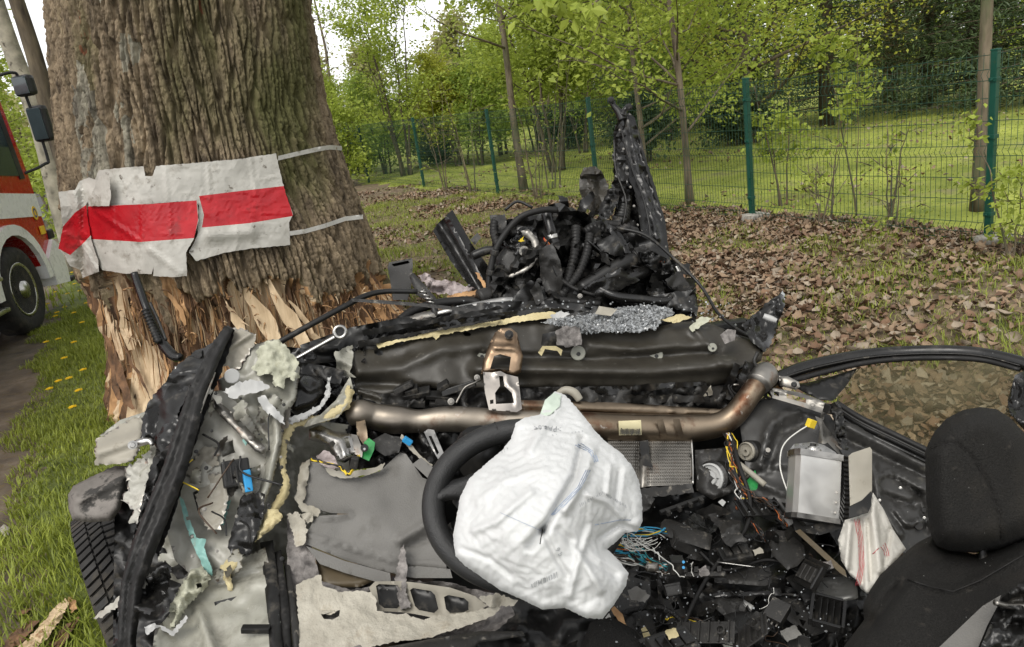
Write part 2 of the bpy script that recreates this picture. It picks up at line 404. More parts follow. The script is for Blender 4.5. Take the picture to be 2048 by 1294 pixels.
rv = []; N_ = 160
for i in range(N_+1):
    c = a+(b-a)*i/N_; j = .07*mnoise.noise(Vector((c[0]*2, c[1]*2, 0)))
    rv += [np.r_[c+RN*(j+.12), -.002], np.r_[c+RN*.5, .012], np.r_[c+RN*3.5, .03], np.r_[c+RN*7, .012]]
rf = [(i*4+k, (i+1)*4+k, (i+1)*4+k+1, i*4+k+1) for i in range(N_) for k in range(3)]
tag(mk('road', rv, [f[::-1] for f in rf], m_road, None, True, origin=(0, 0, 0)), kind='structure')

# ---------------------------------------------------------------- grass, leaf litter, dandelions
m_grass = M('grass_blade', (.15, .205, .02), .55, col2=(.29, .33, .05), scale=2, island=.6, trans=.35, var=.3)
m_grass_dry = M('dry_grass_blade', (.24, .21, .09), .8, col2=(.3, .27, .12), scale=2, island=.7, trans=.2)
def grass(name, xy, h, mat, wd=.004, lean=.5, seed=1):
    n = len(xy); r = np.random.default_rng(seed); az = r.uniform(0, 2*np.pi, n); h = h*r.uniform(.5, 1.25, n); ln = lean*r.uniform(.2, 1.3, n)*h
    z = gz(xy[:, 0], xy[:, 1])-.01; b = np.c_[xy, z]; d = np.c_[np.cos(az), np.sin(az), 0*az]; t = np.c_[-np.sin(az), np.cos(az), 0*az]*(wd*r.uniform(.7, 1.4, n))[:, None]
    up = np.c_[0*az, 0*az, h]; m = b+up*.55+d*(ln*.3)[:, None]; e = b+up*(1-.25*lean)+d*ln[:, None]
    V = np.stack([b-t, b+t, m+t*.75, m-t*.75, e], 1).reshape(-1, 3); k = np.arange(n)[:, None]*5
    F = np.concatenate([k+[0, 1, 2], k+[0, 2, 3], k+[3, 2, 4]], 0)
    return tag(mk(name, V, F, mat, None, True, origin=(0, 0, 0)), kind='stuff')
r_ = np.random.default_rng(8)
def scat(n, x0, x1, y0, y1, cond):
    p = np.c_[r_.uniform(x0, x1, n), r_.uniform(y0, y1, n)]; return p[cond(p[:, 0], p[:, 1])]
ns = lambda x, y, f, o=0: fbm(np.stack([x*f+o, y*f-o, 0*x], -1), 3)
CARX = lambda x, y: (x > -1.25) & (x < 1.3) & (y > .6) & (y < 3.4)
TREEC = np.array([-1.95, 6.0])
offt = lambda x, y: np.hypot(x-TREEC[0], y-TREEC[1]) > 1.15
left = scat(160000, -6.5, -.7, 1.6, 9.5, lambda x, y: (rdist(x, y)+.2*ns(x, y, 2) < -.34) & (fdist(x, y) < -5.3) & ~CARX(x, y) & offt(x, y))
left = left[np.hypot(left[:, 0], left[:, 1]) > 1.9]
hh = .085*(1+.5*ns(left[:, 0], left[:, 1], 1.2))
grass('verge_grass', left, np.clip(hh, .04, .2), m_grass, .0032, .7, 2)
far = scat(30000, -24, -1.2, 9.5, 38, lambda x, y: (rdist(x, y)+.3*ns(x, y, 1) < -.2) & (fdist(x, y) < -3.5))
grass('far_verge_grass', far, np.full(len(far), .16), m_grass, .012, .6, 3)
pat = scat(200000, -6, 7, 1.7, 17, lambda x, y: (fdist(x, y) < -.1) & (fdist(x, y) > -6) & ~CARX(x, y) & offt(x, y) & (ns(x, y, .9, 7)+.35*ns(x, y, 4)+.2*(fdist(x, y) < -1.5)+.5*(fdist(x, y) < -4)+.3*(x < .2) > -.12))
grass('verge_grass_tufts', pat, np.clip(.07+.05*ns(pat[:, 0], pat[:, 1], 1.7), .03, .16)*1.15, m_grass, .0032, .8, 5)
dry = scat(110000, -7, 6.5, 2.2, 20, lambda x, y: (fdist(x, y) < 0) & (fdist(x, y) > -6.5) & (rdist(x, y) < -.6) & ~CARX(x, y) & offt(x, y) & (ns(x, y, 1.1, 4) > .0))
grass('dry_grass', dry, np.full(len(dry), .07), m_grass_dry, .003, 1.0, 6)
m_grass_lawn = M('lawn_blade', (.175, .225, .025), .6, col2=(.29, .32, .055), scale=.6, island=.45, trans=.3)
law = scat(75000, -9, 12, 4, 26, lambda x, y: (fdist(x, y) > -.1))
grass('lawn_grass', law, .035*(1+.35*ns(law[:, 0], law[:, 1], 1)), m_grass_lawn, .007, .6, 7)
edge = scat(32000, -7, 7, 3, 22, lambda x, y: (np.abs(fdist(x, y)-.1) < .3) & (ns(x, y, 1.2, 9) > -.1))
grass('fence_line_grass', edge, np.full(len(edge), .14), m_grass, .004, .5, 9)

m_leaf = [M('dry_leaf_tan', (.15, .098, .06), .78, col2=(.255, .18, .115), scale=20, island=.6, bump=.4, var=.25), M('dry_leaf_brown', (.095, .052, .03), .65, col2=(.17, .10, .058), scale=20, island=.6, bump=.4, var=.3),
          M('dry_leaf_grey', (.19, .15, .11), .8, col2=(.31, .255, .19), scale=20, island=.6, bump=.4, var=.2)]
def leafgeo(n, r, fine=False):
    """curled ovate leaves, 8 triangles each"""
    L = r.uniform(.036, .095, n); wd = L*r.uniform(.5, .8, n); cu = r.uniform(-.6, 1.5, n); fo = r.uniform(-.2, .9, n)
    rows = [(0, .03), (.22, .40), (.55, .47), (.82, .25), (1, .01)] if fine else [(0, .22), (.45, .5), (1, .06)]; V = []
    for t, w in rows:
        z = cu*L*(t-.5)**2*1.6
        for s in (-1, 0, 1): V.append(np.stack([s*w*wd, (t-.5)*L, z+abs(s)*w*wd*fo*(1 if s else 0)], -1))
    V = np.stack(V, 1)
    F = []
    for i in range(len(rows)-1): F += [(i*3, i*3+1, i*3+4, i*3+3), (i*3+1, i*3+2, i*3+5, i*3+4)]
    return V, np.array(F)
def rotm(n, r, tilt):
    a = r.uniform(0, 2*np.pi, n); b = r.normal(0, tilt, n); c = r.normal(0, tilt, n); ca, sa, cb, sb, cc, sc = np.cos(a), np.sin(a), np.cos(b), np.sin(b), np.cos(c), np.sin(c); z = 0*a
    A = np.stack([np.stack([ca, -sa, z], -1), np.stack([sa, ca, z], -1), np.stack([z, z, z+1], -1)], -2)
    B = np.stack([np.stack([z+1, z, z], -1), np.stack([z, cb, -sb], -1), np.stack([z, sb, cb], -1)], -2)
    C = np.stack([np.stack([cc, z, sc], -1), np.stack([z, z+1, z], -1), np.stack([-sc, z, cc], -1)], -2)
    return A@B@C
lp = scat(90000, -7, 7.5, 2.2, 20, lambda x, y: (fdist(x, y) < .35) & (fdist(x, y) > -4.6) & ~CARX(x, y) & offt(x, y) & (r_.uniform(0, 1, len(x)) < .95*np.clip(.30-.8*ns(x, y, .9, 7)+.3*(fdist(x, y) > -1.6)-.25*(x < .5), .06, 1)))
lp = np.vstack([lp[~((lp[:, 0] > .2) & (lp[:, 1] < 10))], scat(48000, .2, 7.5, 1.6, 10, lambda x, y: (fdist(x, y) < .35) & ~CARX(x, y) & (r_.uniform(0, 1, len(x)) < np.clip(.62-1.0*ns(x, y, .9, 7)+.25*(fdist(x, y) > -1.6), .24, 1)))])
lp = lp[np.argsort(np.hypot(lp[:, 0]-.6, lp[:, 1]))]
u_, v_ = proj(np.c_[lp, 0*lp[:, 0]]); vis = (u_ > 1380) & (u_ < 2048) & (v_ > 380) & (v_ < 720)
idx = np.where(vis)[0][:300]; rest = np.setdiff1d(np.arange(len(lp)), idx)
r = np.random.default_rng(12)
V, F = leafgeo(len(rest), r); V = np.einsum('nij,nkj->nki', rotm(len(rest), r, .4), V); c = np.c_[lp[rest], gz(lp[rest][:, 0], lp[rest][:, 1])+r.uniform(.006, .035, len(rest))]
V = V+c[:, None]; Fa = (np.arange(len(rest))[:, None, None]*9+F).reshape(-1, 4)
tag(mk('leaf_litter', V.reshape(-1, 3), Fa, m_leaf, None, True, np.repeat(r.choice(3, len(rest), p=[.5, .28, .22]), 4), origin=(0, 0, 0)), kind='stuff')
lq = scat(6000, -8, 12, 4, 26, lambda x, y: (fdist(x, y) > .3) & (ns(x, y, .5, 3) > -.2)); V, F = leafgeo(len(lq), r); V = np.einsum('nij,nkj->nki', rotm(len(lq), r, .4), V)+np.c_[lq, 0*lq[:, 0]+.04][:, None]
tag(mk('lawn_leaves', V.reshape(-1, 3), (np.arange(len(lq))[:, None, None]*9+F).reshape(-1, 4), m_leaf, None, True, np.repeat(r.choice(3, len(lq)), 4), origin=(0, 0, 0)), kind='stuff')
V, F = leafgeo(12, r, True); LM = []
for i in range(12):
    me = bpy.data.meshes.new('fallen_leaf'); me.from_pydata([tuple(q) for q in V[i]], [], [tuple(f) for f in F]); me.materials.append(m_leaf[(0, 1, 0, 2, 0, 1)[i % 6]]); me.polygons.foreach_set('use_smooth', [True]*8); LM.append(me)
for j, i in enumerate(idx):
    o = bpy.data.objects.new('fallen_leaf', LM[j % 12]); COL.objects.link(o); x, y = lp[i]
    o.location = (x, y, float(gz(np.array([x]), np.array([y]))[0])+r.uniform(.02, .055)); o.rotation_euler = (r.normal(0, .45), r.normal(0, .45), r.uniform(0, 6.28))
    tag(o, 'dry curled brown leaf fallen on the verge between the car wreck and the fence', 'leaf', 'dry leaves lying on the verge')
m_yel = M('dandelion_yellow', (.72, .48, .01), .7, var=.15); m_stem = M('dandelion_stem', (.16, .2, .06), .6)
dpx = [(112, 642), (146, 828), (140, 772), (118, 775), (130, 622), (115, 636), (98, 622), (107, 531), (130, 535), (145, 552), (120, 560), (150, 576), (112, 592), (125, 520), (160, 590), (103, 560), (175, 620), (137, 600), (150, 640), (165, 655), (118, 690), (150, 700), (95, 700), (132, 735), (170, 760), (100, 790), (160, 800)]
fl = None
for i, (u, v) in enumerate(dpx):
    g = G(u, v); hgt = random.uniform(.05, .1)
    t = empty('dandelion', g, 'yellow dandelion flowering in the grass verge left of the big tree', 'flower', 'dandelions in the grass beside the road')
    V, F = tubegeo([g, g+[.005, 0, hgt*.5], g+[.012, .004, hgt]], [.0025, .002, .002], 5); mk('stem', V, F, m_stem, t)
    mb = MB()
    for k in range(16):
        a = k*2.4; rr = .004+.023*(k/16)**.6; c = g+np.array([.012+rr*math.cos(a), .004+rr*math.sin(a), hgt+.006-.2*rr]); V, F = boxgeo(c, (.018, .008, .004), eul(0, -15, math.degrees(a))); mb.add(V, F)
    mb.done('flower_head', m_yel, t, False)

# ---------------------------------------------------------------- fence
m_green = M('fence_green_paint', (.005, .058, .038), .4, var=.15, scale=4, dirt=((.03, .06, .03), .6, .75, 20)); m_wire = M('fence_wire_green', (.012, .05, .03), .45, var=.2)
m_conc = M('concrete', (.27, .25, .22), .9, col2=(.36, .34, .3), scale=10, bump=.7, bscale=60, dirt=((.12, .1, .07), .52, .7, 12))
FH = 1.65; FT = [-6.0, -3.0, 0, 2.82, 6.1, 9.65, 13.7, 18.2, 22.9]
fence = empty('mesh_fence', (*F0, 0), 'green welded wire mesh fence on green posts between verge and lawn', 'fence')
post0 = None
for k in range(-2, 7):
    c = F0+FD*FT[k+2]; z0 = float(gz(c[:1], c[1:])[0])
    V, F = boxgeo((c[0], c[1], z0+FH/2-.05), (.055, .055, FH+.1), eul(0, 0, 26), .006); p = mk('post', V, F, m_green, fence, False)
    V, F = boxgeo((c[0], c[1], z0+FH+.006), (.062, .062, .018), eul(0, 0, 26), .005); mk('cap', V, F, m_green, p, False)
    for z in (.28, .95, 1.42):
        mb = MB()
        V, F = boxgeo((c[0], c[1], z0+z), (.07, .066, .035), eul(0, 0, 26), .004); mb.add(V, F)
        q = np.r_[c-FN*.04, z0+z]; V, F = lathegeo([(.009, 0), (.009, .012), (.004, .014)], q, np.r_[-FN, 0], 8); mb.add(V, F); mb.done('clamp', m_green, p, False)
    if k in (0, 1, -1):
        V, F = boxgeo((c[0]+.02, c[1]-.03, z0+.02), (.30, .2, .14), eul(3, 4, 30), .012); V = V+.006*fbm(V*25, 2)[:, None]; mk('concrete_footing', V, F, m_conc, fence, False)
    if k == 6: break
    SP = FT[k+3]-FT[k+2]; d = c+FD*SP; mb = MB(); n = int((SP-.06)/.05)
    def off(z):
        o = 0
        for zf in (.16, .83, 1.46): o = max(o, .035*max(0, 1-abs(z-zf)/.045))
        return o
    zs = [.03, .115, .16, .205, .45, .785, .83, .875, 1.15, 1.415, 1.46, 1.505, FH-.01]
    sag = random.uniform(-.012, .012)
    for i in range(n+1):
        q = c+FD*(.03+i*.05); P3 = [np.r_[q-FN*(.028+off(z)), z0+z+sag*math.sin(i/n*3.14)] for z in zs]
        V, F = tubegeo(P3, .0025, 4, False); mb.add(V, F)
    for z in (.05, .115, .205, .41, .60, .785, .875, 1.08, 1.27, 1.415, 1.505, FH-.03):
        P3 = [np.r_[c+FD*(.03+t*(SP-.06))-FN*(.033+off(z)), z0+z+sag*math.sin(t*3.14)] for t in np.linspace(0, 1, 6)]
        V, F = tubegeo(P3, .003, 4, False); mb.add(V, F)
    mb.done('mesh_panel', m_wire, fence, True)
# ---------------------------------------------------------------- trees behind
m_bark1 = M('grey_brown_bark', (.085, .064, .04), .9, col2=(.155, .125, .085), scale=12, bump=1, bscale=60, streak=(1, 1, .25), dirt=((.09, .1, .045), .52, .68, 5))
m_bark2 = M('dark_bark', (.06, .045, .03), .9, col2=(.1, .08, .05), scale=12, bump=1, bscale=60, streak=(1, 1, .25))
m_birch = M('pale_birch_bark', (.19, .175, .13), .85, col2=(.29, .265, .2), scale=5, bump=.8, bscale=50, dirt=((.07, .06, .045), .58, .66, 7))
def ML(n, c, c2): return M(n, c, .55, col2=c2, scale=.7, island=.55, trans=.5, var=.22)
m_lf_young = ML('spring_leaf_yellow_green', (.25, .32, .04), (.39, .46, .08))
m_lf_mid = ML('spring_leaf_mid_green', (.18, .26, .04), (.31, .40, .07))
m_lf_lime = ML('spring_leaf_lime', (.34, .37, .04), (.48, .49, .08))
m_lf_pale = ML('far_pale_foliage', (.32, .32, .13), (.44, .42, .2))
m_lf_dark = M('evergreen_dark', (.03, .055, .02), .6, col2=(.075, .11, .038), scale=1.2, island=.6, trans=.15)
m_lf_pine = M('pine_needles_olive', (.09, .1, .03), .6, col2=(.2, .175, .055), scale=.8, island=.5, trans=.2)
def leaves(name, C, size, mat, parent, r, droop=.3, elong=1.7, kind=None):
    n = len(C); s = size*r.uniform(.6, 1.3, n); d = r.normal(0, 1, (n, 3)); d[:, 2] = d[:, 2]*.6-droop; d /= np.linalg.norm(d, axis=1)[:, None]
    w = r.normal(0, 1, (n, 3)); w[:, 2] *= .5; w -= d*(w*d).sum(1)[:, None]; w /= np.linalg.norm(w, axis=1)[:, None]; nrm = np.cross(d, w)
    s = s[:, None]; a = C; b = C+d*s*.45+w*s/elong*.5+nrm*s*.08; e = C+d*s; f = C+d*s*.45-w*s/elong*.5+nrm*s*.08
    V = np.stack([a, b, e, f], 1).reshape(-1, 3); F = np.arange(n*4).reshape(n, 4)
    return mk(name, V, F, mat, parent, False)
def broadleaf(name, label, cat, x, y, h, r0, nleaf, lsize, mat, bark, seed, z0=.25, spread=.42, nb=14, stems=1, grp=None, upang=.7, clump=.16, lean=(0, 0), droop=.3, zmax=None, sub=4, elong=1.7):
    rs = random.Random(seed); r = np.random.default_rng(seed); zb = float(gz(np.array([x]), np.array([y]))[0])
    t = empty(name, (x, y, zb), label, cat, grp); mb = MB(); tips = []
    for s in range(stems):
        a0 = rs.uniform(0, 6.28); ls = (0 if stems == 1 else rs.uniform(.08, .28)); hs_ = h*(1 if stems == 1 else rs.uniform(.6, 1)); rr = r0*(1 if stems == 1 else rs.uniform(.5, 1))
        pts = []
        for i in range(9):
            f = i/8; pts.append((x+(math.cos(a0)*ls+lean[0])*hs_*f**1.2+rs.gauss(0, .018)*h*f*(i > 0)*.5+.05*s*math.cos(a0), y+(math.sin(a0)*ls+lean[1])*hs_*f**1.2+rs.gauss(0, .018)*h*f*.5+.05*s*math.sin(a0), zb-.05+hs_*f))
        c = crom(pts, 3); rad = rr*(1-.9*np.linspace(0, 1, len(c)))*(1+.35*np.exp(-np.linspace(0, 1, len(c))*22)); V, F = tubegeo(c, np.maximum(rad, .004), 8); mb.add(V, F)
        for k in range(max(3, nb//stems)):
            f = z0+(1-z0)*rs.random()**.9*.97; i = min(len(c)-1, int(f*(len(c)-1))); b = c[i]; az = rs.uniform(0, 6.28); L = h*spread*(1.05-f)**.7*rs.uniform(.5, 1.15)
            dr = np.array([math.cos(az), math.sin(az), rs.uniform(.3, 1)*upang]); dr /= np.linalg.norm(dr); q = [b]; 
            for j in range(1, 5): q.append(q[-1]+dr*L/4+np.array([rs.gauss(0, 1), rs.gauss(0, 1), rs.gauss(0, .6)])*L*.05)
            q = crom(q, 2); V, F = tubegeo(q, max(.004, rad[i]*.45)*np.linspace(1, .15, len(q)), 5); mb.add(V, F)
            for m_ in range(sub):
                j = rs.randint(2, len(q)-2); d2 = dr+np.array([rs.gauss(0, .7), rs.gauss(0, .7), rs.gauss(0, .4)]); d2 /= np.linalg.norm(d2); l2 = L*rs.uniform(.25, .55); e = q[j]+d2*l2; m2 = (q[j]+e)/2+np.array([0, 0, .06*l2]); s2 = crom([q[j], m2, e], 2)
                V, F = tubegeo(s2, np.linspace(.006, .002, len(s2)), 4); mb.add(V, F)
                for w in s2[1:]: tips.append(w)
            for w in q[len(q)//2:]: tips.append(w)
    tr = mb.done('trunk', bark, t)
    T = np.array(tips)
    if zmax: T = T[T[:, 2] < zmax]
    if nleaf:
        C = T[r.integers(0, len(T), nleaf)]; wgt = r.uniform(.35, 1, nleaf)[:, None]; C = C+r.normal(0, clump, (nleaf, 3))*wgt; C = C[C[:, 2] > zb+.1]
        leaves('crown', C, lsize, mat, t, r, droop, elong)
    return t
def conifer(name, label, cat, x, y, h, rad, mat, bark, seed, nb=120, dens=42, z0=.03, lsize=.2, droop=.25, grp=None, narrow=4.5):
    rs = random.Random(seed); r = np.random.default_rng(seed); zb = 0
    t = empty(name, (x, y, zb), label, cat, grp); mb = MB(); V, F = tubegeo([(x, y, -.05), (x+.02*h*.1, y, h*.5), (x, y, h)], [.035*h*.5, .02*h*.5, .01], 8); mb.add(V, F); C = []
    for k in range(nb):
        f = z0+(1-z0)*(k+rs.random())/nb; L = rad*(1-f)**.8*rs.uniform(.75, 1.1)+.1; az = k*2.399+rs.gauss(0, .3); z = h*f
        q = np.array([(x+math.cos(az)*L*s, y+math.sin(az)*L*s, z-droop*L*s*s*.9+.18*L*s**3) for s in np.linspace(0, 1, 6)]); V, F = tubegeo(q, np.linspace(.02, .004, 6), 4); mb.add(V, F)
        n = int(dens*(.3+L/rad)); s = r.uniform(.12, 1, n)**.8; i = np.interp(s, np.linspace(0, 1, 6), np.arange(6)); b = q[i.astype(int).clip(0, 4)]+(q[i.astype(int).clip(0, 4)+1]-q[i.astype(int).clip(0, 4)])*(i-i.astype(int).clip(0, 4))[:, None]
        side = np.array([-math.sin(az), math.cos(az), 0]); C.append(b+side*(r.normal(0, .16, n)*L*(1.1-s))[:, None]+np.c_[0*s, 0*s, r.normal(-.03, .05, n)*L])
    mb.done('trunk', bark, t); leaves('crown', np.vstack(C), lsize, mat, t, r, droop, narrow); return t
def at(u, Y): p = P(u, 300., Y); return float(p[0]), float(Y)

# trees inside the garden, near to far
x, y = at(1962, 7.6)
broadleaf('bare_tree', 'brown trunk standing right behind the fence post at the right edge', 'tree', x, y, 8, .07, 500, .07, m_lf_young, m_bark1, 31, z0=.28, spread=.4, nb=26, upang=.35, clump=.12)
x, y = at(1372, 10.6)
broadleaf('garden_tree', 'slim brown trunk with bright green leaves behind the upright torn car part', 'tree', x, y, 8, .052, 10500, .08, m_lf_young, m_bark1, 32, z0=.14, spread=.36, nb=34, clump=.2, lean=(-.02, 0))
x, y = at(1037, 15.0)
broadleaf('grey_trunk_tree', 'straight grey trunk behind the fence in the middle with few low branches', 'tree', x, y, 11, .075, 5500, .085, m_lf_young, m_bark1, 33, z0=.22, spread=.3, nb=30, upang=.6, clump=.25, lean=(-.015, 0))
x, y = at(1712, 8.6)
broadleaf('sapling', 'thin sapling with fresh light green leaves behind the fence', 'sapling', x, y, 2.15, .014, 520, .085, m_lf_young, m_bark1, 34, z0=.5, spread=.42, nb=14, stems=2, clump=.07, sub=3)
x, y = at(1560, 9.5)
broadleaf('low_bush', 'low leafy bush in front of the dark spruces beside the second post', 'bush', x, y, 1.75, .016, 520, .085, m_lf_young, m_bark1, 35, z0=.4, spread=.4, nb=14, stems=3, clump=.08, sub=3)
x, y = at(2030, 5.9)
broadleaf('low_bush', 'small leafy bush at the right edge of the photo by the fence', 'bush', x, y, 1.3, .012, 480, .06, m_lf_young, m_bark1, 36, z0=.2, spread=.4, nb=14, stems=3, clump=.07, sub=3)
x, y = at(1285, 14.0)
broadleaf('leafy_tree', 'dense fresh green tree behind the top of the torn black car part', 'tree', x, y, 8, .055, 18000, .095, m_lf_young, m_bark1, 37, z0=.1, spread=.4, nb=40, clump=.28)
for i, (u, Y, h, n, m_, sd_, lab) in enumerate([
    (800, 23, 8, 4500, m_lf_young, 41, 'many stemmed tall shrub with yellow green leaves left of the grey trunk'),
    (915, 24, 4.0, 8000, m_lf_lime, 42, 'rounded yellow green shrub between the tall shrub and the grey trunk'),
    (1115, 18, 6.5, 9000, m_lf_young, 43, 'rounded leafy shrub right of the grey trunk behind the engine pile'),
    (690, 28, 4.0, 6000, m_lf_young, 44, 'leafy shrub beside the right edge of the big damaged trunk'),
    (1000, 26, 5.2, 8000, m_lf_young, 45, 'tall leafy shrub directly behind the grey trunk')]):
    x, y = at(u, Y); broadleaf('tall_shrub', lab, 'shrub', x, y, h, .05, int(n*1.7), .105, m_, m_bark2, sd_, z0=.2, spread=.33, nb=36, stems=6, clump=.26, upang=1.0, sub=3)
for i, (u, Y, h, lab) in enumerate([(665, 22, 3.0, 'low fresh green shrub nearest the right edge of the big trunk'), (765, 25, 3.6, 'fresh green shrub between the first two far posts'), (850, 28, 4.4, 'fresh green shrub left of the rounded yellow green shrub'), (960, 23, 3.6, 'fresh green shrub just left of the grey trunk'), (1080, 25, 5.0, 'fresh green shrub just right of the grey trunk'), (1160, 22, 4.6, 'fresh green shrub left of the dense green tree'), (1240, 24, 5.5, 'fresh green shrub behind the upright torn part'), (1340, 22, 5.2, 'fresh green shrub behind the slim brown trunk'), (1430, 27, 5.5, 'fresh green shrub right of the slim brown trunk')]):  # green_screen
    x, y = at(u, Y); broadleaf('garden_shrub', lab, 'shrub', x, y, h, .035, 5200, .11, m_lf_mid if i % 2 else m_lf_young, m_bark2, 200+i, z0=.1, spread=.42, nb=40, stems=5, clump=.24, upang=.9, sub=3)
x, y = at(1500, 18.0)
broadleaf('yellow_green_tree', 'tree with fine yellow green new leaves above the second post', 'tree', x, y, 10, .14, 26000, .09, m_lf_lime, m_bark2, 51, z0=.1, spread=.42, nb=60, clump=.3, upang=.8, sub=6)
for i, (u, Y, h, rd, sd_, lab) in enumerate([(1655, 19.5, 12, 2.7, 61, 'dark green spruce behind the sapling, nearest of the dark conifers'), (1780, 24, 14, 3.2, 62, 'dark spruce right of the nearest spruce behind the lawn'), (1420, 25, 10, 3., 63, 'dark spruce half hidden behind the slim brown garden trunk'), (1935, 19, 9, 2.6, 65, 'dark spruce behind the brown trunk near the right edge'), (2080, 17, 9, 2.8, 66, 'dark spruce cut off by the right edge of the photo'), (1270, 27, 7, 2.8, 64, 'dark spruce behind the dense green tree')]):
    x, y = at(u, Y); conifer('spruce', lab, 'tree', x, y, h, rd, m_lf_dark, m_bark2, sd_, nb=150, dens=130, lsize=.17)
x, y = at(1850, 21)
conifer('pine_tree', 'olive and yellowish pine between the dark spruces at upper right', 'tree', x, y, 11, 2.6, m_lf_pine, m_bark2, 71, nb=140, dens=120, lsize=.18, droop=.05)
x, y = at(1180, 32)
conifer('pine_tree', 'grey green pine showing between the leafy trees above the middle', 'tree', x, y, 13, 3., m_lf_pine, m_bark2, 72, nb=100, dens=50, lsize=.3, droop=.05)
for i, (u, Y, lab) in enumerate([(700, 27, 'dark evergreen bush behind the leftmost fence post'), (870, 26, 'dark evergreen bush behind the second fence post from left'), (1300, 17, 'dark evergreen bush behind the top of the torn upright car part'), (1475, 18, 'dark evergreen bush behind the middle fence post'), (1130, 24, 'dark evergreen bush behind the fence post left of the torn upright part')]):
    x, y = at(u, Y); broadleaf('evergreen_bush', lab, 'bush', x, y, 1.9, .03, 4500, .12, m_lf_dark, m_bark2, 80+i, z0=.08, spread=.5, nb=40, stems=5, clump=.22, upang=.6, sub=3)
# bare saplings along the fence
for i, (u, Y, h, lab) in enumerate([(880, 17.2, 2.6, 'bare thin stems behind the second fence post'), (930, 16.2, 2.4, 'bare thin shoots between the second and third post'), (1060, 13.4, 2.2, 'bare leaning stems right of the third post'), (1095, 14.6, 2.8, 'thin dark stems behind the middle of the fence'), (1640, 7.9, 1.2, 'bare twiggy shoot low behind the near fence panel'), (1780, 7.4, 1.2, 'bare twigs leaning low near the right post')]):
    x, y = at(u, Y); broadleaf('thin_shrub', lab, 'shrub', x, y, h, .018, 90, .07, m_lf_young, m_bark1, 100+i, z0=.15, spread=.5, nb=12, stems=4, clump=.06, sub=3)
# far row and far wood
for i, (u, Y, h, lab) in enumerate([(655, 60, 7, 'pale yellowish far tree beside the right edge of the big trunk'), (760, 55, 6.5, 'pale far tree under the open sky'), (940, 48, 7, 'pale far tree left of the grey trunk top'), (1110, 46, 13, 'far tree right of the grey trunk top'), (1240, 44, 15, 'far tree above the dense green tree'), (1400, 42, 16, 'far tree behind the yellow green tree'), (1560, 40, 17, 'far tree between yellow green tree and spruces')]):
    x, y = at(u, Y); broadleaf('far_tree', lab, 'tree', x, y, h, .16, 7000, .28, m_lf_pale if i < 3 else m_lf_young, m_bark2, 120+i, z0=.15, spread=.32, nb=34, clump=.6, sub=3)
rr_ = np.random.default_rng(5)
n = 45000; uu = rr_.uniform(560, 2300, n); YY = rr_.uniform(46, 70, n); x0 = P(uu, np.full(n, 300.), YY)[:, 0]
top = 2.6+np.clip((uu-900)/500, 0, 1)*9+2.0*fbm(np.c_[x0*.25, YY*.1, 0*x0], 3); zz = rr_.uniform(0, 1, n)*np.maximum(top, 1.5)
leaves('far_wood', np.c_[x0, YY, zz], .5, m_lf_young, None, rr_, .2).update_tag(); tag(bpy.data.objects['far_wood'], kind='stuff')
x, y = at(690, 30)
broadleaf('thin_bare_tree', 'slim nearly bare tree against the sky right of the big trunk', 'tree', x, y, 9, .09, 350, .14, m_lf_pale, m_bark1, 141, z0=.2, spread=.3, nb=24, upang=.5, clump=.3)
# left side, along the road
x, y = at(88, 13)
broadleaf('birch_tree', 'pale trunk behind the fire engine at the left edge', 'tree', x, y, 10, .2, 900, .1, m_lf_young, m_birch, 151, z0=.4, spread=.2, nb=22, clump=.3, lean=(.01, 0), upang=.5)
x, y = at(128, 11.5)
broadleaf('roadside_tree', 'dark brown trunk just left of the big damaged trunk', 'tree', x, y, 9, .17, 400, .1, m_lf_young, m_bark2, 152, z0=.5, spread=.3, nb=14, clump=.3, lean=(.0, 0))
for i, (u, Y, h, lab) in enumerate([(-40, 24, 8, 'leafy roadside tree cut by the left edge behind the fire engine'), (60, 34, 8, 'leafy tree far down the road behind the pale trunk'), (105, 22, 4, 'young green bush between the fire engine and the big trunk')]):
    x, y = at(u, Y); broadleaf('verge_tree', lab, 'tree', x, y, h, .1, 4500, .17, m_lf_young, m_bark1, 160+i, z0=.12, spread=.34, nb=36, clump=.3, stems=2, sub=4)
n = 14000; uu = rr_.uniform(-700, 180, n); YY = rr_.uniform(55, 75, n); x0 = P(uu, np.full(n, 300.), YY)[:, 0]; zz = rr_.uniform(0, 1, n)*(7+3*fbm(np.c_[x0*.2, YY*.1, 0*x0], 3))
o = leaves('far_roadside_wood', np.c_[x0, YY, zz], .7, m_lf_pale, None, rr_, .2); tag(o, kind='stuff')
# a leafy branch hanging into the top of the picture belongs to a tree standing out of frame
bt = empty('overhanging_branch', tuple(P(1120, -60, 6.5)), 'leafy branch hanging into the top of the photo above the grey trunk', 'branch')
tube('twig', m_bark1, [(1945, -330, 7.2), (1400, -160, 6.6), (1240, -40, 6.5), (1150, -10, 6.5), (1080, -8, 6.45)], [9, 6, 4, 2.5, 1.5], bt)
tube('twig', m_bark1, [(1240, -40, 6.5), (1190, 5, 6.5), (1160, 25, 6.45)], [3, 2, 1.2], bt)
pts = pix([(1080+random.gauss(0, 26), 6+random.gauss(0, 12), 6.45+random.gauss(0, .08)) for _ in range(26)]+[(1155+random.gauss(0, 22), 14+random.gauss(0, 10), 6.45+random.gauss(0, .08)) for _ in range(30)])
leaves('leaf_cluster', pts[:26], .11, m_lf_young, bt, np.random.default_rng(9), .9, 1.6)['kind'] = 'stuff'; leaves('leaf_cluster', pts[26:], .11, m_lf_young, bt, np.random.default_rng(10), .9, 1.6)['kind'] = 'stuff'
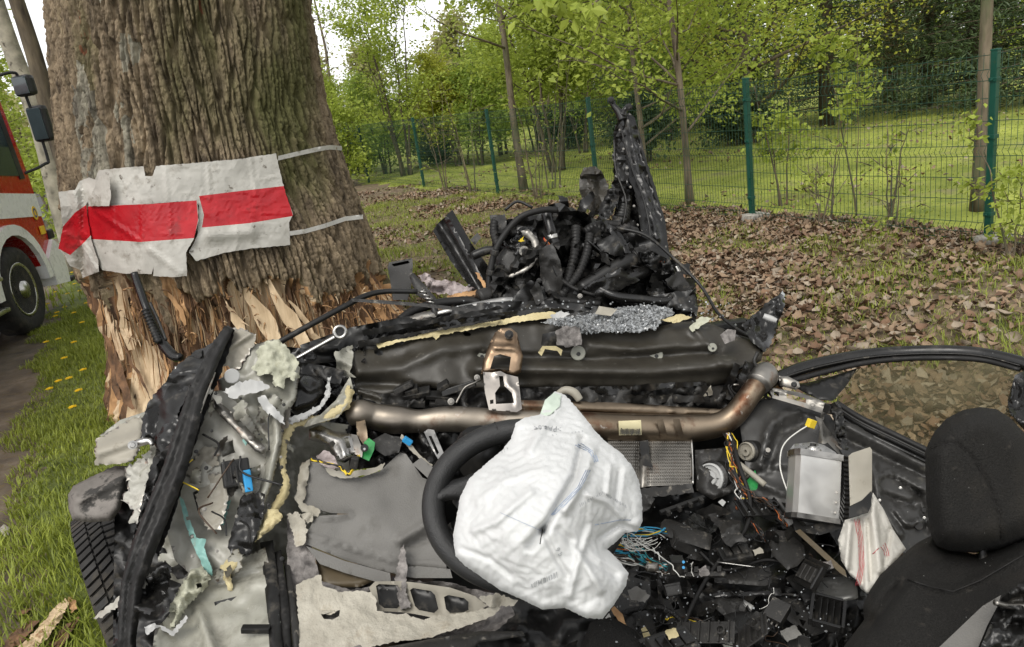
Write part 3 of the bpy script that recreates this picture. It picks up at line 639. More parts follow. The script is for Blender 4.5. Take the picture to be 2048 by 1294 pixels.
# ---------------------------------------------------------------- the big damaged tree
m_bark = M('furrowed_bark', (.118, .087, .054), .95, col2=(.208, .16, .102), scale=16, bump=1, bscale=110, bdist=.012, streak=(1, 1, .28), var=.5,
           dirt=[((.085, .082, .028), .5, .66, 2.0), ((.175, .06, .028), .645, .68, 4.5)])
m_lich = M('lichened_bark', (.12, .105, .08), .95, col2=(.27, .25, .19), scale=14, bump=1, bscale=120, bdist=.01, streak=(1, 1, .4), dirt=((.26, .255, .2), .56, .68, 26))
m_inner = M('torn_inner_bark', (.04, .024, .014), .9, col2=(.15, .082, .042), scale=16, bump=1, bscale=90, streak=(1, 1, .18), var=.45)
m_wood = M('pale_split_wood', (.40, .28, .16), .8, col2=(.60, .47, .31), scale=14, bump=1, bscale=80, streak=(1, 1, .07), var=.15, dirt=[((.25, .13, .06), .56, .64, 9), ((.06, .04, .025), .62, .68, 14)])
m_wood2 = M('orange_split_wood', (.27, .145, .065), .85, col2=(.42, .25, .12), scale=14, bump=1, bscale=80, streak=(1, 1, .07), var=.3)
YT = 6.0
Lp = [(95, -320), (128, 0), (146, 200), (165, 400), (198, 540), (232, 650), (252, 760), (258, 850)]
Rp = [(585, -320), (611, 0), (640, 200), (676, 320), (724, 450), (752, 540), (795, 620), (830, 690)]
lw = P(np.array([p[0] for p in Lp]), np.array([p[1] for p in Lp]), YT); rw = P(np.array([p[0] for p in Rp]), np.array([p[1] for p in Rp]), YT)
def prof(z):
    l = np.interp(z, lw[::-1, 2], lw[::-1, 0]); r = np.interp(z, rw[::-1, 2], rw[::-1, 0])
    ex = np.clip(.35-z, 0, .5)*.25
    return (l+r)/2, (r-l)/2*.985+ex
def trunkR(th, z): return prof(z)[1]*(1+.035*np.cos(3*th+.6)+.025*np.cos(5*th+1.3+z*.3)+.05*np.clip(.9-z, 0, 1)**2*np.cos(6*th+.4))
def trunkY(u, v, off=0.0):               # depth at which the ray meets the trunk's bark
    u = np.asarray(u, float); v = np.asarray(v, float); out = np.full(u.shape, YT); done = np.zeros(u.shape, bool)
    for Y in np.arange(3.9, YT+.01, .01):
        p = P(u, v, np.full(u.shape, Y)); cx, _ = prof(p[..., 2]); dx = p[..., 0]-cx; dy = p[..., 1]-YT
        g = np.hypot(dx, dy)-trunkR(np.arctan2(dy, dx), p[..., 2])-off; hit = (g < 0) & ~done
        if Y > 3.9: out[hit] = Y-.01*(-g[hit])/(gp[hit]-g[hit]+1e-9)
        else: out[hit] = Y
        done |= hit; gp = g
    return out
NT, NZ = 690, 510
th = np.concatenate([np.linspace(-math.pi*1.06, math.pi*.06, NT-70, endpoint=False), np.linspace(math.pi*.06, math.pi*.94, 70, endpoint=False)])
zz = np.concatenate([np.linspace(-.08, 3.05, NZ-12), np.linspace(3.15, 8, 12)])
TH, ZZ = np.meshgrid(th, zz, indexing='ij')
cx, R0_ = prof(np.minimum(ZZ, 3.6)); R = trunkR(TH, np.minimum(ZZ, 3.6))*(1-.04*np.maximum(ZZ-3.3, 0))
s = TH*1.12
q3 = np.stack([s*1.0, ZZ*.5, 0*s], -1); wx = fbm(q3*3.1, 3)
sw_ = s+.05*vn(np.stack([s*2.2, ZZ*1.1, 0*s+3], -1))+.022*vn(np.stack([s*6, ZZ*3.1, 0*s+5], -1))+.03*ZZ
f1, f2, idc = voro(sw_/.050, (ZZ+.10*wx)/.52, 3)
def sst(x, a, b): t = np.clip((x-a)/(b-a), 0, 1); return t*t*(3-2*t)
g1 = sst(f2-f1+.10*vn(np.stack([s*30, ZZ*9, 0*s], -1)), .02, .30)
h1, h2, id2 = voro(sw_/.021+.3*wx, (ZZ+.02*vn(np.stack([s*20, ZZ*6, 0*s], -1)))/.07, 8); g2 = sst(h2-h1, .0, .2)
fin = ridg(np.stack([s*44, ZZ*13, 0*s], -1), 3)
leftm = sst(-(s+1.95), -.12, .25)                                 # scalier bark on the left third
H_ = (.046-.014*leftm)*g1*(.78+.34*idc)+.010*g2*g1*(.3+id2)+.0065*fin*(.35+.65*g1)+.005*fbm(np.stack([s*80, ZZ*38, 0*s], -1), 2)
X3 = cx+R*np.cos(TH); Y3 = YT+R*np.sin(TH); PU, PV = proj(np.stack([X3, Y3, ZZ], -1)); front = (np.sin(TH) < .25)
nz1 = fbm(np.stack([s*6, ZZ*2.2, 0*s], -1), 4); nz2 = fbm(np.stack([s*13, ZZ*1.6, 0*s+4], -1), 3)
dmg = (PV-(545+.045*(PU-190)) )/70 + .9*nz1+.5*nz2-.3
dmg = np.where(front & (PU < 815), dmg, -1); dmg = np.clip(dmg, -1, 1.6)
pale = np.zeros(PU.shape, bool)
for pl in ([(188, 572), (232, 560), (248, 625), (300, 655), (352, 745), (330, 900), (235, 900), (222, 740), (198, 640)], [(455, 590), (485, 572), (520, 566), (560, 650), (580, 705), (480, 695), (462, 650)], [(395, 600), (412, 590), (425, 660), (408, 670)], [(525, 575), (580, 565), (640, 690), (640, 720), (570, 700)]):
    pale |= inpoly(PU+14*nz2*3, PV+20*nz1, pl)
pale &= front & (dmg > -.6)
stk = ridg(np.stack([s*17+.5*nz1, ZZ*1.1, 0*s+12], -1), 3)+.5*nz1
zone = np.where(dmg > .12, 2, 0); zone[(zone == 2) & (stk > 1.0)] = 4; zone[(zone == 2) & (stk < -.75)] = 0; zone[(zone == 4) & (stk > 1.6)] = 3; zone[pale] = 3
lichen = (PU+45*nz1+25*nz2 > 195) & (PU+45*nz1+25*nz2 < 300) & (PV < 520+60*nz1) & front & (zone == 0) & (nz2 > -.5)
zone[lichen & (nz1+.6*nz2 > .1)] = 1
k = np.clip(dmg*2.2, 0, 1)
H_ = H_*(1-k)+k*(-.055+.028*ridg(np.stack([s*15, ZZ*2.0, 0*s+2], -1), 3)+.02*ridg(np.stack([s*42, ZZ*6, 0*s], -1), 2))
H_ = np.where(pale, -.075+.012*ridg(np.stack([s*22, ZZ*1.5, 0*s+7], -1), 3)+.004*ridg(np.stack([s*70, ZZ*5, 0*s+7], -1), 2), H_)
R = R+H_-.02
V = np.stack([cx+R*np.cos(TH), YT+R*np.sin(TH), ZZ], -1).reshape(-1, 3); I = np.arange(NT*NZ).reshape(NT, NZ); J = np.roll(I, -1, 0)
F = np.stack([I[:, :-1], J[:, :-1], J[:, 1:], I[:, 1:]], -1).reshape(-1, 4); mi = zone[:, :-1].reshape(-1)
tree = empty('damaged_tree', (float(prof(0.)[0]), YT, 0), 'huge furrowed trunk with splintered base and a torn red and white sheet tied on', 'tree')
mk('trunk', V, F, [m_bark, m_lich, m_inner, m_wood, m_wood2], tree, True, mi)
# long splinters and torn strips of bark, every one its own piece
rs = random.Random(3)
def strip(u0, v0, u1, v1, w0, w1, mat, lift0, lift1, th=.012, name='splinter'):
    n = 7; pts = []
    a = np.array([u0, v0]); b = np.array([u1, v1]); nn = np.array([-(b-a)[1], (b-a)[0]]); nn = nn/np.linalg.norm(nn)
    o = []; o2 = []
    for i in range(n):
        t = i/(n-1); c = a+(b-a)*t+nn*rs.gauss(0, min(2.2, .02*abs(b-a).sum())); w = (w0+(w1-w0)*t)*rs.uniform(.8, 1.15)/2*(.25+.75*min(1, t*2.6))*(1 if t < .8 else 1-.6*(t-.8)/.2); y = float(trunkY(np.array([c[0]]), np.array([min(c[1], 860)]))[0])+.02-(lift0+(lift1-lift0)*t)
        o.append((c[0]+nn[0]*w, c[1]+nn[1]*w, y)); o2.append((c[0]-nn[0]*w, c[1]-nn[1]*w, y))
    sheet(name, mat, o+o2[::-1], tree, th=th, res=max(6, (w0+w1)/3), ragged=min(1.4, w0*.08), amp=.004, freq=20, smooth=False, seed=rs.randint(0, 999))
for a_ in [(487, 572, 560, 690, 30, 34, m_wood, .02, .05), (535, 560, 625, 712, 26, 30, m_wood, .03, .08), (455, 610, 500, 690, 16, 20, m_wood, .02, .05), (578, 600, 650, 700, 13, 16, m_wood, .01, .06), (236, 565, 262, 700, 20, 34, m_wood, -.02, .0), (208, 585, 245, 720, 16, 22, m_wood, -.03, .0),
           (430, 540, 455, 600, 12, 8, m_wood2, .01, .01), (330, 570, 372, 650, 10, 11, m_wood2, 0, .01), (735, 585, 785, 665, 10, 13, m_wood2, 0, .02), (225, 700, 262, 820, 16, 20, m_inner, -.02, .04), (206, 640, 240, 800, 12, 16, m_inner, -.01, .06)]: strip(*a_)
for i in range(12):
    u0 = rs.uniform(205, 790); v0 = 550+.05*(u0-200)+rs.uniform(0, 1)**1.3*150
    if v0 > 720 and u0 > 350: continue
    L = rs.uniform(50, 140); an = math.radians(90-18+rs.gauss(0, 11)); strip(u0, v0, u0+L*math.cos(an), v0+L*math.sin(an), rs.uniform(4, 11), rs.uniform(2, 7), rs.choice([m_wood2, m_inner, m_inner, m_inner, m_inner, m_wood2]), rs.uniform(-.02, .0), rs.uniform(-.02, .02), .008)
mb = MB()
for i in range(170):
    u0 = rs.uniform(200, 800); v0 = 555+.05*(u0-200)+rs.uniform(0, 1)*120
    if i % 3 == 0: u0 = rs.uniform(640, 800); v0 = rs.uniform(575, 660)
    y = float(trunkY(np.array([u0]), np.array([min(v0, 800)]))[0]); an = rs.uniform(0, 6.28); L = rs.uniform(6, 22); k_ = rs.uniform(-.03, .05)
    V, F = tube(None, None, [(u0, v0, y-.01), (u0+L*.5*math.cos(an), v0+L*.5*math.sin(an), y-.03-k_), (u0+L*math.cos(an), v0+L*math.sin(an)+4, y-.02-2*max(k_, 0))], [1.6, 1.1, .5], n=2, sides=4); mb.add(V, F, rs.choice([0, 1, 2, 2, 2]))
for i in range(210):
    u0 = rs.uniform(195, 790); v0 = 548+.05*(u0-200)+rs.uniform(0, 1)*110; L = rs.uniform(45, 150); q = []
    if u0 > 350: L = min(L, 735-v0)
    sl_ = .18+rs.gauss(0, .07); kk = rs.uniform(-.03, .015)
    for t in np.linspace(0, 1, 5): u_ = u0+sl_*L*t+rs.gauss(0, 1.2); v_ = v0+L*t; q.append((u_, v_, float(trunkY(np.array([u_]), np.array([min(v_, 840)]))[0])+.035+kk*(1-t)**2))
    V, F = tube(None, None, q, [.5, 1.6, 2.0, 1.6, .6], n=2, sides=4, flat=.6); mb.add(V, F, rs.choice([0, 1, 1, 2]))
tag(mb.done('wood_fibres', [m_wood, m_wood2, m_inner], tree, False), kind='stuff')
# ---------------------------------------------------------------- torn red and white sheet
m_white = M('dirty_white_film', (.35, .337, .30), .42, col2=(.46, .445, .405), scale=5, bump=.25, bscale=14, var=.12, dirt=[((.21, .19, .155), .52, .68, 6), ((.10, .085, .065), .61, .69, 15)])
m_red = M('red_reflective_film', (.33, .006, .012), .33, col2=(.42, .012, .018), scale=5, bump=.25, bscale=14, var=.15, dirt=((.22, .02, .02), .58, .72, 7))
ban = empty('barrier_sheet', tuple(P(340, 555, 4.75)), 'torn white sheet with a red band wrapped around the big tree trunk', 'warning sheet')
def bandepth(off): 
    f0 = lambda u, v: trunkY(np.clip(u, 165, 760), v, .045)-off
    def f(u, v):
        u = np.asarray(u, float); y = f0(u, np.asarray(v, float)); return y - np.clip(165-u, 0, 80)*.0006
    return f
def flat(name, o, zones, off, seed, cr=.016, holes=(), ridges=()):
    return sheet(name, [m_white, m_red], o, ban, depthfn=bandepth(off), th=.003, res=6, crump=cr*.12, cfreq=5, crease=(cr*.2, .6), amp=.010, freq=2, buck=(.006+cr*.4, dict(it=140, bend=.5, a0=.004, wl=.15, anchor=.01)), ragged=.7, zones=zones, seed=seed, smooth=False, holes=holes, ridges=ridges)
flat('torn_piece', [(198, 340), (250, 335), (287, 333), (290, 352), (305, 352), (312, 332), (400, 325), (478, 318), (552, 307), (560, 345), (572, 390), (586, 430), (578, 445), (580, 490), (500, 497), (450, 505), (392, 522), (378, 505), (395, 470), (398, 410), (385, 400), (300, 408), (176, 413), (172, 404)],
     [([(398, 392), (480, 382), (568, 372), (586, 432), (500, 446), (404, 455), (408, 430)], 1)], .02, 2, .014, ridges=[([(420, 470), (500, 465)], 14, .02), ([(330, 330), (335, 400)], 5, .003), ([(415, 320), (420, 395)], 4, .003), ([(500, 312), (512, 390)], 4, .003)])
flat('torn_piece', [(176, 412), (300, 408), (394, 400), (397, 440), (388, 476), (372, 505), (374, 552), (345, 554), (306, 552), (308, 530), (303, 548), (250, 547), (205, 540), (198, 530), (185, 490), (182, 478), (172, 440)],
     [([(176, 413), (300, 408), (393, 401), (396, 440), (388, 476), (280, 484), (182, 478), (174, 445)], 1)], .045, 5, .012, ridges=[([(190, 420), (275, 480)], 5, .006), ([(225, 412), (228, 480)], 3, .002), ([(283, 408), (285, 483)], 3, .002), ([(340, 404), (342, 480)], 3, .003), ([(300, 500), (360, 545)], 7, .008)])
flat('torn_piece', [(117, 384), (150, 380), (160, 362), (178, 355), (200, 362), (185, 392), (172, 408), (176, 440), (182, 478), (196, 520), (198, 543), (165, 556), (160, 540), (140, 532), (128, 508), (117, 497), (126, 455)],
     [([(126, 453), (150, 425), (172, 410), (178, 440), (182, 470), (165, 488), (140, 510), (117, 497)], 1)], .07, 7, .03, ridges=[([(150, 385), (165, 470)], 10, .03), ([(165, 490), (190, 540)], 8, .03)])
flat('torn_flap', [(176, 398), (190, 375), (198, 352), (218, 352), (222, 392), (218, 412), (178, 412)], [], .085, 9, .02)
m_strap = M('white_plastic_strap', (.5, .49, .46), .5, var=.15, dirt=((.25, .22, .18), .55, .7, 20))
for pl in ([(556, 316), (590, 308), (630, 299), (660, 294), (684, 296)], [(576, 467), (610, 462), (650, 451), (690, 437), (726, 433)]):
    o = [(u, v-4, float(trunkY(np.array([min(u, 690+.12*(v-300))]), np.array([v]), .05)[0])-.015) for u, v in pl]; o2 = [(u, v+4.5, y) for (u, v, y) in o]
    sheet('strap', m_strap, o+[(u, v+9-4.5, y) for (u, v, y) in o2[::-1]], ban, th=.003, res=5, crump=.003)
# ---------------------------------------------------------------- fire engine on the road
m_fred = M('red_vehicle_paint', (.43, .013, .010), .25, var=.08, coat=.6, dirt=((.2, .02, .015), .6, .8, 3)); m_fwh = M('white_vehicle_paint', (.8, .8, .79), .3, var=.05, coat=.4, dirt=((.5, .48, .44), .58, .75, 4))
m_blk = M('black_plastic', (.016, .016, .017), .45, var=.3); m_rub = M('tyre_rubber', (.022, .021, .02), .8, var=.3, bump=.5, bscale=60, dirt=((.07, .06, .045), .5, .7, 9)); m_glass = M('dark_glass', (.03, .045, .05), .06, var=.2, spec=.8)
m_steel = M('brushed_steel', (.5, .49, .47), .3, 1.0, var=.2, scale=9, bump=.2); m_yelp = M('yellow_film', (.75, .5, .03), .5, var=.1)
# local axes: x = along the road (ahead), y = out of the side facing us, z up
_ta = math.radians(-9); TX = np.array([math.sin(_ta), math.cos(_ta), 0]); TYv = np.array([math.cos(_ta), -math.sin(_ta), 0]); TO = np.r_[R0+RN*.1, 0]-TX*.0
TO = G(92, 658); TO = TO-TYv*.06
def T3(p): p = np.asarray(p, float).reshape(-1, 3); return TO+p[:, :1]*TX+p[:, 1:2]*TYv+p[:, 2:]*np.array([0, 0, 1.0])
truck = empty('fire_engine', tuple(TO), 'red fire engine with white stripe parked on the road at the left edge', 'fire engine')
def tb(name, c, s_, m, par=None, bev=.02, rot=None): V, F = boxgeo((0, 0, 0), s_, rot, bev); return mk(name, T3(V+np.asarray(c)), F, m, par or truck, False)
def tpoly(name, prof2, y0, y1, m, par=None, holes=None):
    n = len(prof2); V = [(x, y0, z) for x, z in prof2]+[(x, y1, z) for x, z in prof2]; F = [tuple(range(n))[::-1], tuple(range(n, 2*n))]+[(i, (i+1) % n, n+(i+1) % n, n+i) for i in range(n)]
    return mk(name, T3(V), F, m, par or truck, False)
arch = [(.62*math.cos(a), .5+.62*math.sin(a)) for a in np.linspace(math.pi, 0, 13)]
cabp = [(-1.15, .62)]+[(x, z) for x, z in arch if z > .62]+[(1.0, .62), (1.06, 1.0), (1.06, 1.7), (.93, 2.75), (.8, 2.86), (-1.15, 2.86)]
tpoly('cab', cabp, -2.3, -.02, m_fred)
tpoly('white_stripe', [(-1.14, 1.42), (1.062, 1.22), (1.062, 1.5), (-1.14, 1.72)], -.3, -.008, m_fwh)
tpoly('side_window', [(-.75, 1.86), (.78, 1.74), (.70, 2.62), (-.75, 2.66)], -.2, -.006, m_glass)
tpoly('window_frame', [(.78, 1.70), (.9, 1.70), (.80, 2.70), (.69, 2.62)], -.2, -.002, m_blk)
tpoly('windscreen', [(1.066, 1.72), (1.08, 1.72), (.955, 2.7), (.94, 2.7)], -2.2, -.1, m_glass)
mud = [(.74*math.cos(a), .5+.74*math.sin(a)) for a in np.linspace(math.pi, 0, 17)]
tpoly('wheel_arch', [(x, z) for x, z in mud]+[(x, z) for x, z in arch[::-1]], -.5, .035, m_fwh)
tpoly('bumper', [(.78, .38), (1.18, .34), (1.22, .5), (1.2, .82), (1.05, .92), (.76, .72)], -2.35, .03, m_fwh)
tb('step', (-.95, -.08, .42), (.5, .35, .05), m_steel); tb('step', (-.95, -.03, .75), (.5, .3, .05), m_steel); tb('chassis_box', (-.9, -.4, .5), (.6, .5, .5), m_blk)
tb('corner_lamp', (1.13, -.02, .98), (.14, .06, .12), m_blk, None, .02); tb('bumper_step', (1.3, -.1, .36), (.2, .3, .06), m_blk)
dh = tb('door_handle', (-.28, 0, 1.37), (.1, .05, .26), m_blk)
tb('yellow_marker', (.92, -.003, 1.06), (.12, .02, .1), m_yelp, None, .004)
tpoly('door_gap', [(-.82, .9), (-.80, .9), (-.80, 2.7), (-.82, 2.7)], -.1, -.004, m_blk)
em = MB()
for r1, mm in ((.085, 0), (.06, 1), (.035, 0)):
    V = [(.87+r1*.8*math.cos(a), -.015+.02*(.09-r1)+y, 1.28+r1*math.sin(a)) for y in (0, .012) for a in np.linspace(0, 6.28, 13)[:-1]]; em.add(T3(V), [tuple(range(12, 24))]+[(i, (i+1) % 12, 12+(i+1) % 12, 12+i) for i in range(12)], mm)
em.done('emblem', [m_yelp, M('emblem_blue', (.03, .06, .2), .4)], truck, False)
tpoly('equipment_body', [(-6.2, .6), (-1.3, .6), (-1.3, 2.95), (-6.2, 2.95)], -2.3, -.02, m_fred)
def wheel(x):
    wp = [(.31, -.3), (.47, -.3), (.5, -.27), (.505, -.08), (.49, -.03), (.44, -.005), (.34, -.02), (.31, -.03)]
    V, F = lathegeo(wp, (0, 0, 0), (0, 0, 1), 48); Q = np.stack([x+V[:, 0], V[:, 2], .5+V[:, 1]], -1); w = mk('wheel', T3(Q), F, m_rub, truck, True)
    V, F = lathegeo([(.315, -.03), (.31, -.02), (.28, -.03), (.25, -.11), (.16, -.13), (.155, -.06), (.10, -.05), (.095, .0), (0, .01)], (0, 0, 0), (0, 0, 1), 40); mk('rim', T3(np.stack([x+V[:, 0], V[:, 2], .5+V[:, 1]], -1)), F, m_steel, w, True)
    mb = MB()
    for k in range(10):
        a = k*.628; V, F = lathegeo([(.016, -.13), (.016, -.075), (.008, -.07)], (0, 0, 0), (0, 0, 1), 6); mb.add(T3(np.stack([x+V[:, 0]+.2*math.cos(a), V[:, 2], .5+V[:, 1]+.2*math.sin(a)], -1)), F)
    mb.done('wheel_nuts', m_blk, w, False)
wheel(0.0); wheel(-4.4)
def tt(pts, r, name, m, par=None): V, F = tubegeo(crom(T3(pts), 5), r, 8); return mk(name, V, F, m, par or truck)
ma = tt([(.95, -.05, 1.75), (1.25, .12, 1.83), (1.33, .16, 1.95), (1.28, .14, 2.8), (1.2, .1, 2.94), (.85, -.1, 2.84)], .018, 'mirror_arm', m_blk)
tb('mirror', (1.34, .2, 2.32), (.12, .24, .44), m_blk, ma, .05, eul(0, 0, 20)); tb('mirror', (1.28, .17, 2.78), (.14, .24, .25), m_blk, ma, .05, eul(0, 0, 20))
tb('mirror_glass', (1.285, .178, 2.32), (.02, .19, .38), m_glass, ma, .004, eul(0, 0, 20)); tb('mirror_glass', (1.21, .155, 2.78), (.02, .19, .2), m_glass, ma, .004, eul(0, 0, 20))
tb('beacon', (.5, -.3, 2.93), (.3, .25, .13), M('blue_lamp_dome', (.01, .02, .12), .2), None, .03)
# ---------------------------------------------------------------- the wrecked car
DUST = ((.16, .145, .12), .6, .72, 30)
GLIT = ((.55, .55, .53), .70, .715, 110)     # specks of broken glass and dust
m_k = M('matt_black_plastic', (.0095, .0092, .0086), .42, spec=.36, var=.35, dirt=[((.09, .08, .065), .56, .75, 16), GLIT])
m_kg = M('wet_black_paint', (.009, .0086, .008), .27, var=.4, rvar=.14, bump=.12, bscale=40, dirt=[((.06, .055, .045), .6, .75, 12), GLIT])
m_k2 = M('charcoal_plastic', (.021, .020, .0185), .46, spec=.34, var=.3, bump=.3, bscale=200, dirt=[DUST, GLIT])
m_rubk = M('black_rubber', (.011, .0105, .010), .55, spec=.28, var=.3, dirt=((.06, .055, .05), .58, .75, 20))
m_cowl = M('dark_coated_steel', (.032, .0285, .022), .45, var=.2, rvar=.1, scale=4, dirt=[((.02, .017, .012), .55, .7, 5), ((.13, .12, .10), .64, .76, 22), GLIT])
m_olive = M('pale_olive_paint', (.235, .232, .195), .33, col2=(.31, .302, .258), var=.15, scale=5, dirt=[((.10, .095, .075), .52, .70, 6), ((.045, .04, .033), .63, .70, 18), ((.33, .32, .28), .66, .7, 40)])
m_olive2 = M('light_olive_paint', (.28, .272, .235), .4, col2=(.36, .35, .31), var=.12, scale=8, dirt=[((.15, .14, .115), .56, .7, 10)])
m_grey = M('grey_interior_plastic', (.135, .13, .12), .6, var=.1, scale=6, bump=.5, bscale=260, dirt=[((.095, .09, .08), .56, .74, 6)])
m_beige = M('beige_plastic', (.27, .25, .205), .55, var=.14, scale=6, dirt=[((.14, .12, .09), .6, .72, 10)])
m_cream = M('cream_fleece', (.33, .305, .25), .95, col2=(.40, .375, .315), var=.1, scale=12, bump=1, bscale=110, dirt=[((.28, .24, .18), .56, .7, 8)])
m_felt = M('grey_felt', (.11, .10, .095), 1, col2=(.2, .185, .175), var=.35, scale=40, bump=1, bscale=120)
m_foam = M('yellow_foam', (.42, .35, .18), .9, col2=(.49, .425, .25), var=.15, scale=9, bump=1, bscale=90, dirt=((.25, .19, .09), .57, .68, 14))
m_crust = M('pale_green_foam', (.31, .31, .235), .95, col2=(.42, .42, .33), var=.12, scale=30, bump=1, bscale=60, dirt=((.3, .29, .2), .56, .68, 20))
m_silver = M('zinc_steel', (.40, .39, .37), .32, 1.0, var=.3, scale=8, rvar=.12, bump=.15, dirt=((.2, .18, .15), .6, .72, 12))
m_silverd = M('dull_pressed_steel', (.25, .237, .215), .47, 1.0, var=.35, scale=6, rvar=.14, dirt=((.20, .10, .05), .58, .72, 9))
m_bronze = M('heat_tinted_steel', (.155, .117, .08), .4, 1.0, col2=(.26, .21, .155), var=.2, scale=3, rvar=.12, dirt=[((.10, .05, .03), .56, .7, 8), ((.4, .38, .34), .66, .72, 15)])
m_rust = M('rust_tinted_bracket', (.17, .11, .068), .4, 1.0, col2=(.30, .22, .15), var=.2, scale=10, rvar=.1, dirt=((.11, .05, .025), .56, .7, 14))
m_airbag = M('white_airbag_fabric', (.54, .545, .54), .95, var=.03, scale=4, bump=.3, bscale=420, spec=.1, dirt=((.38, .375, .35), .66, .82, 5))
m_curtain = M('white_curtain_fabric', (.5, .48, .43), .85, col2=(.58, .56, .51), var=.06, scale=8, bump=.4, bscale=200)
m_leather = M('black_wheel_leather', (.017, .017, .017), .42, var=.2, bump=.5, bscale=300, dirt=((.05, .048, .045), .6, .8, 8))
m_seat = M('black_seat_cloth', (.014, .0133, .0122), .95, var=.55, scale=330, bump=1, bscale=260, spec=.2, dirt=[((.026, .023, .019), .5, .72, 4), ((.045, .04, .034), .62, .74, 30), GLIT])
m_alu = M('cast_aluminium', (.72, .71, .68), .36, .8, var=.06, scale=5, rvar=.08, dirt=((.5, .49, .46), .66, .8, 9))
m_turq = M('turquoise_primer', (.22, .42, .38), .5, var=.2, scale=12, dirt=((.3, .3, .25), .58, .68, 14)); m_blue = M('blue_connector', (.02, .24, .5), .4, var=.1)
m_pcb = M('green_circuit_board', (.02, .20, .05), .35, var=.2, scale=30); m_brownp = M('brown_footwell_plastic', (.085, .065, .038), .5, var=.2, dirt=DUST)
m_white2 = M('white_paint_flake', (.36, .36, .35), .4, var=.08, dirt=((.4, .4, .38), .58, .72, 20)); m_grom = M('pale_grommet', (.25, .25, .21), .6, var=.15)
m_crumb = M('crushed_glass', (.07, .073, .075), .15, col2=(.25, .26, .265), var=.5, scale=40, island=.7, spec=.9); m_mat = M('shattered_laminate', (.05, .052, .052), .25, col2=(.22, .225, .225), var=.4, scale=70, bump=1, bscale=110, rvar=.15)
m_skin = M('door_inner_steel', (.034, .033, .031), .4, var=.25, scale=5, rvar=.15, dirt=[((.1, .095, .08), .6, .75, 14), GLIT])
m_ins = M('pink_grey_wadding', (.26, .215, .21), 1, col2=(.38, .33, .32), var=.2, scale=30, bump=1, bscale=70)
m_thread = M('grey_blue_thread', (.25, .31, .42), .8); m_redt = M('red_thread', (.45, .03, .05), .8); m_ink = M('grey_print', (.30, .31, .32), .8); m_inkd = M('dark_print', (.05, .05, .05), .8)
m_label = M('yellow_paper_label', (.50, .44, .25), .8, col2=(.58, .53, .35), var=.1, dirt=((.2, .16, .08), .57, .7, 16))
WC = {c: M(c+'_wire', v, .45, var=.1) for c, v in dict(black=(.012, .012, .012), orange=(.34, .09, .02), white=(.6, .59, .55), blue=(.03, .25, .42), red=(.4, .02, .02), yellow=(.65, .47, .03), brown=(.045, .025, .013), teal=(.05, .3, .33)).items()}
car = empty('wrecked_car', (0.15, 2.2, 0), 'black wreck of a crushed car with its roof cut off and a burst white airbag', 'wrecked car')
def SH(name, m, o, Y=None, parent=None, **k): return sheet(name, m, o, car if parent is None else parent, Y=Y, **k)
def TB(name, m, pts, r, parent=None, **k): return tube(name, m, pts, r, car if parent is None else parent, **k)
def bolt(u, v, Y, rpx, m, parent, axis=None, name='bolt'):
    s_ = rpx*float(mpp(u, v, Y)); return lathe(name, m, [(s_, 0), (s_, s_*.35), (s_*.62, s_*.4), (s_*.62, s_*.95), (s_*.5, s_*1.05), (0, s_*1.05)], P(u, v, Y), -ray(u, v) if axis is None else axis, parent, 12)
def disc(name, m, u, v, Y, rpx, parent, th=.004, axis=None, lip=0): s_ = rpx*float(mpp(u, v, Y)); return lathe(name, m, [(s_, -th), (s_, 0), (s_*.9, th*.5), (s_*.5, th*.5-lip), (0, th*.5-lip)], P(u, v, Y), -ray(u, v) if axis is None else axis, parent, 20)
# floor, firewall and hidden body shell
mb = MB()
for c, s_ in (((.15, 1.65, .17), (1.62, 1.9, .06)), ((.15, 2.72, .52), (1.5, .06, .72)), ((.15, 1.5, .24), (.28, 1.7, .22)), ((.98, 1.5, .26), (.14, 2.2, .22)), ((-.68, 1.4, .26), (.14, 1.7, .22))): V, F = boxgeo(c, s_, None, .02); mb.add(V+.012*fbm(V*6, 2)[:, None], F)
mb.done('floor_pan', m_k, car, False)
SH('carpet', m_k, [(560, 1330, 1.45), (600, 1180, 2.2), (1000, 1000, 2.45), (1500, 980, 2.5), (1760, 1100, 2.0), (1760, 1400, 1.5), (1000, 1420, 1.5)], th=.02, res=14, amp=.03, freq=8, crump=.03)
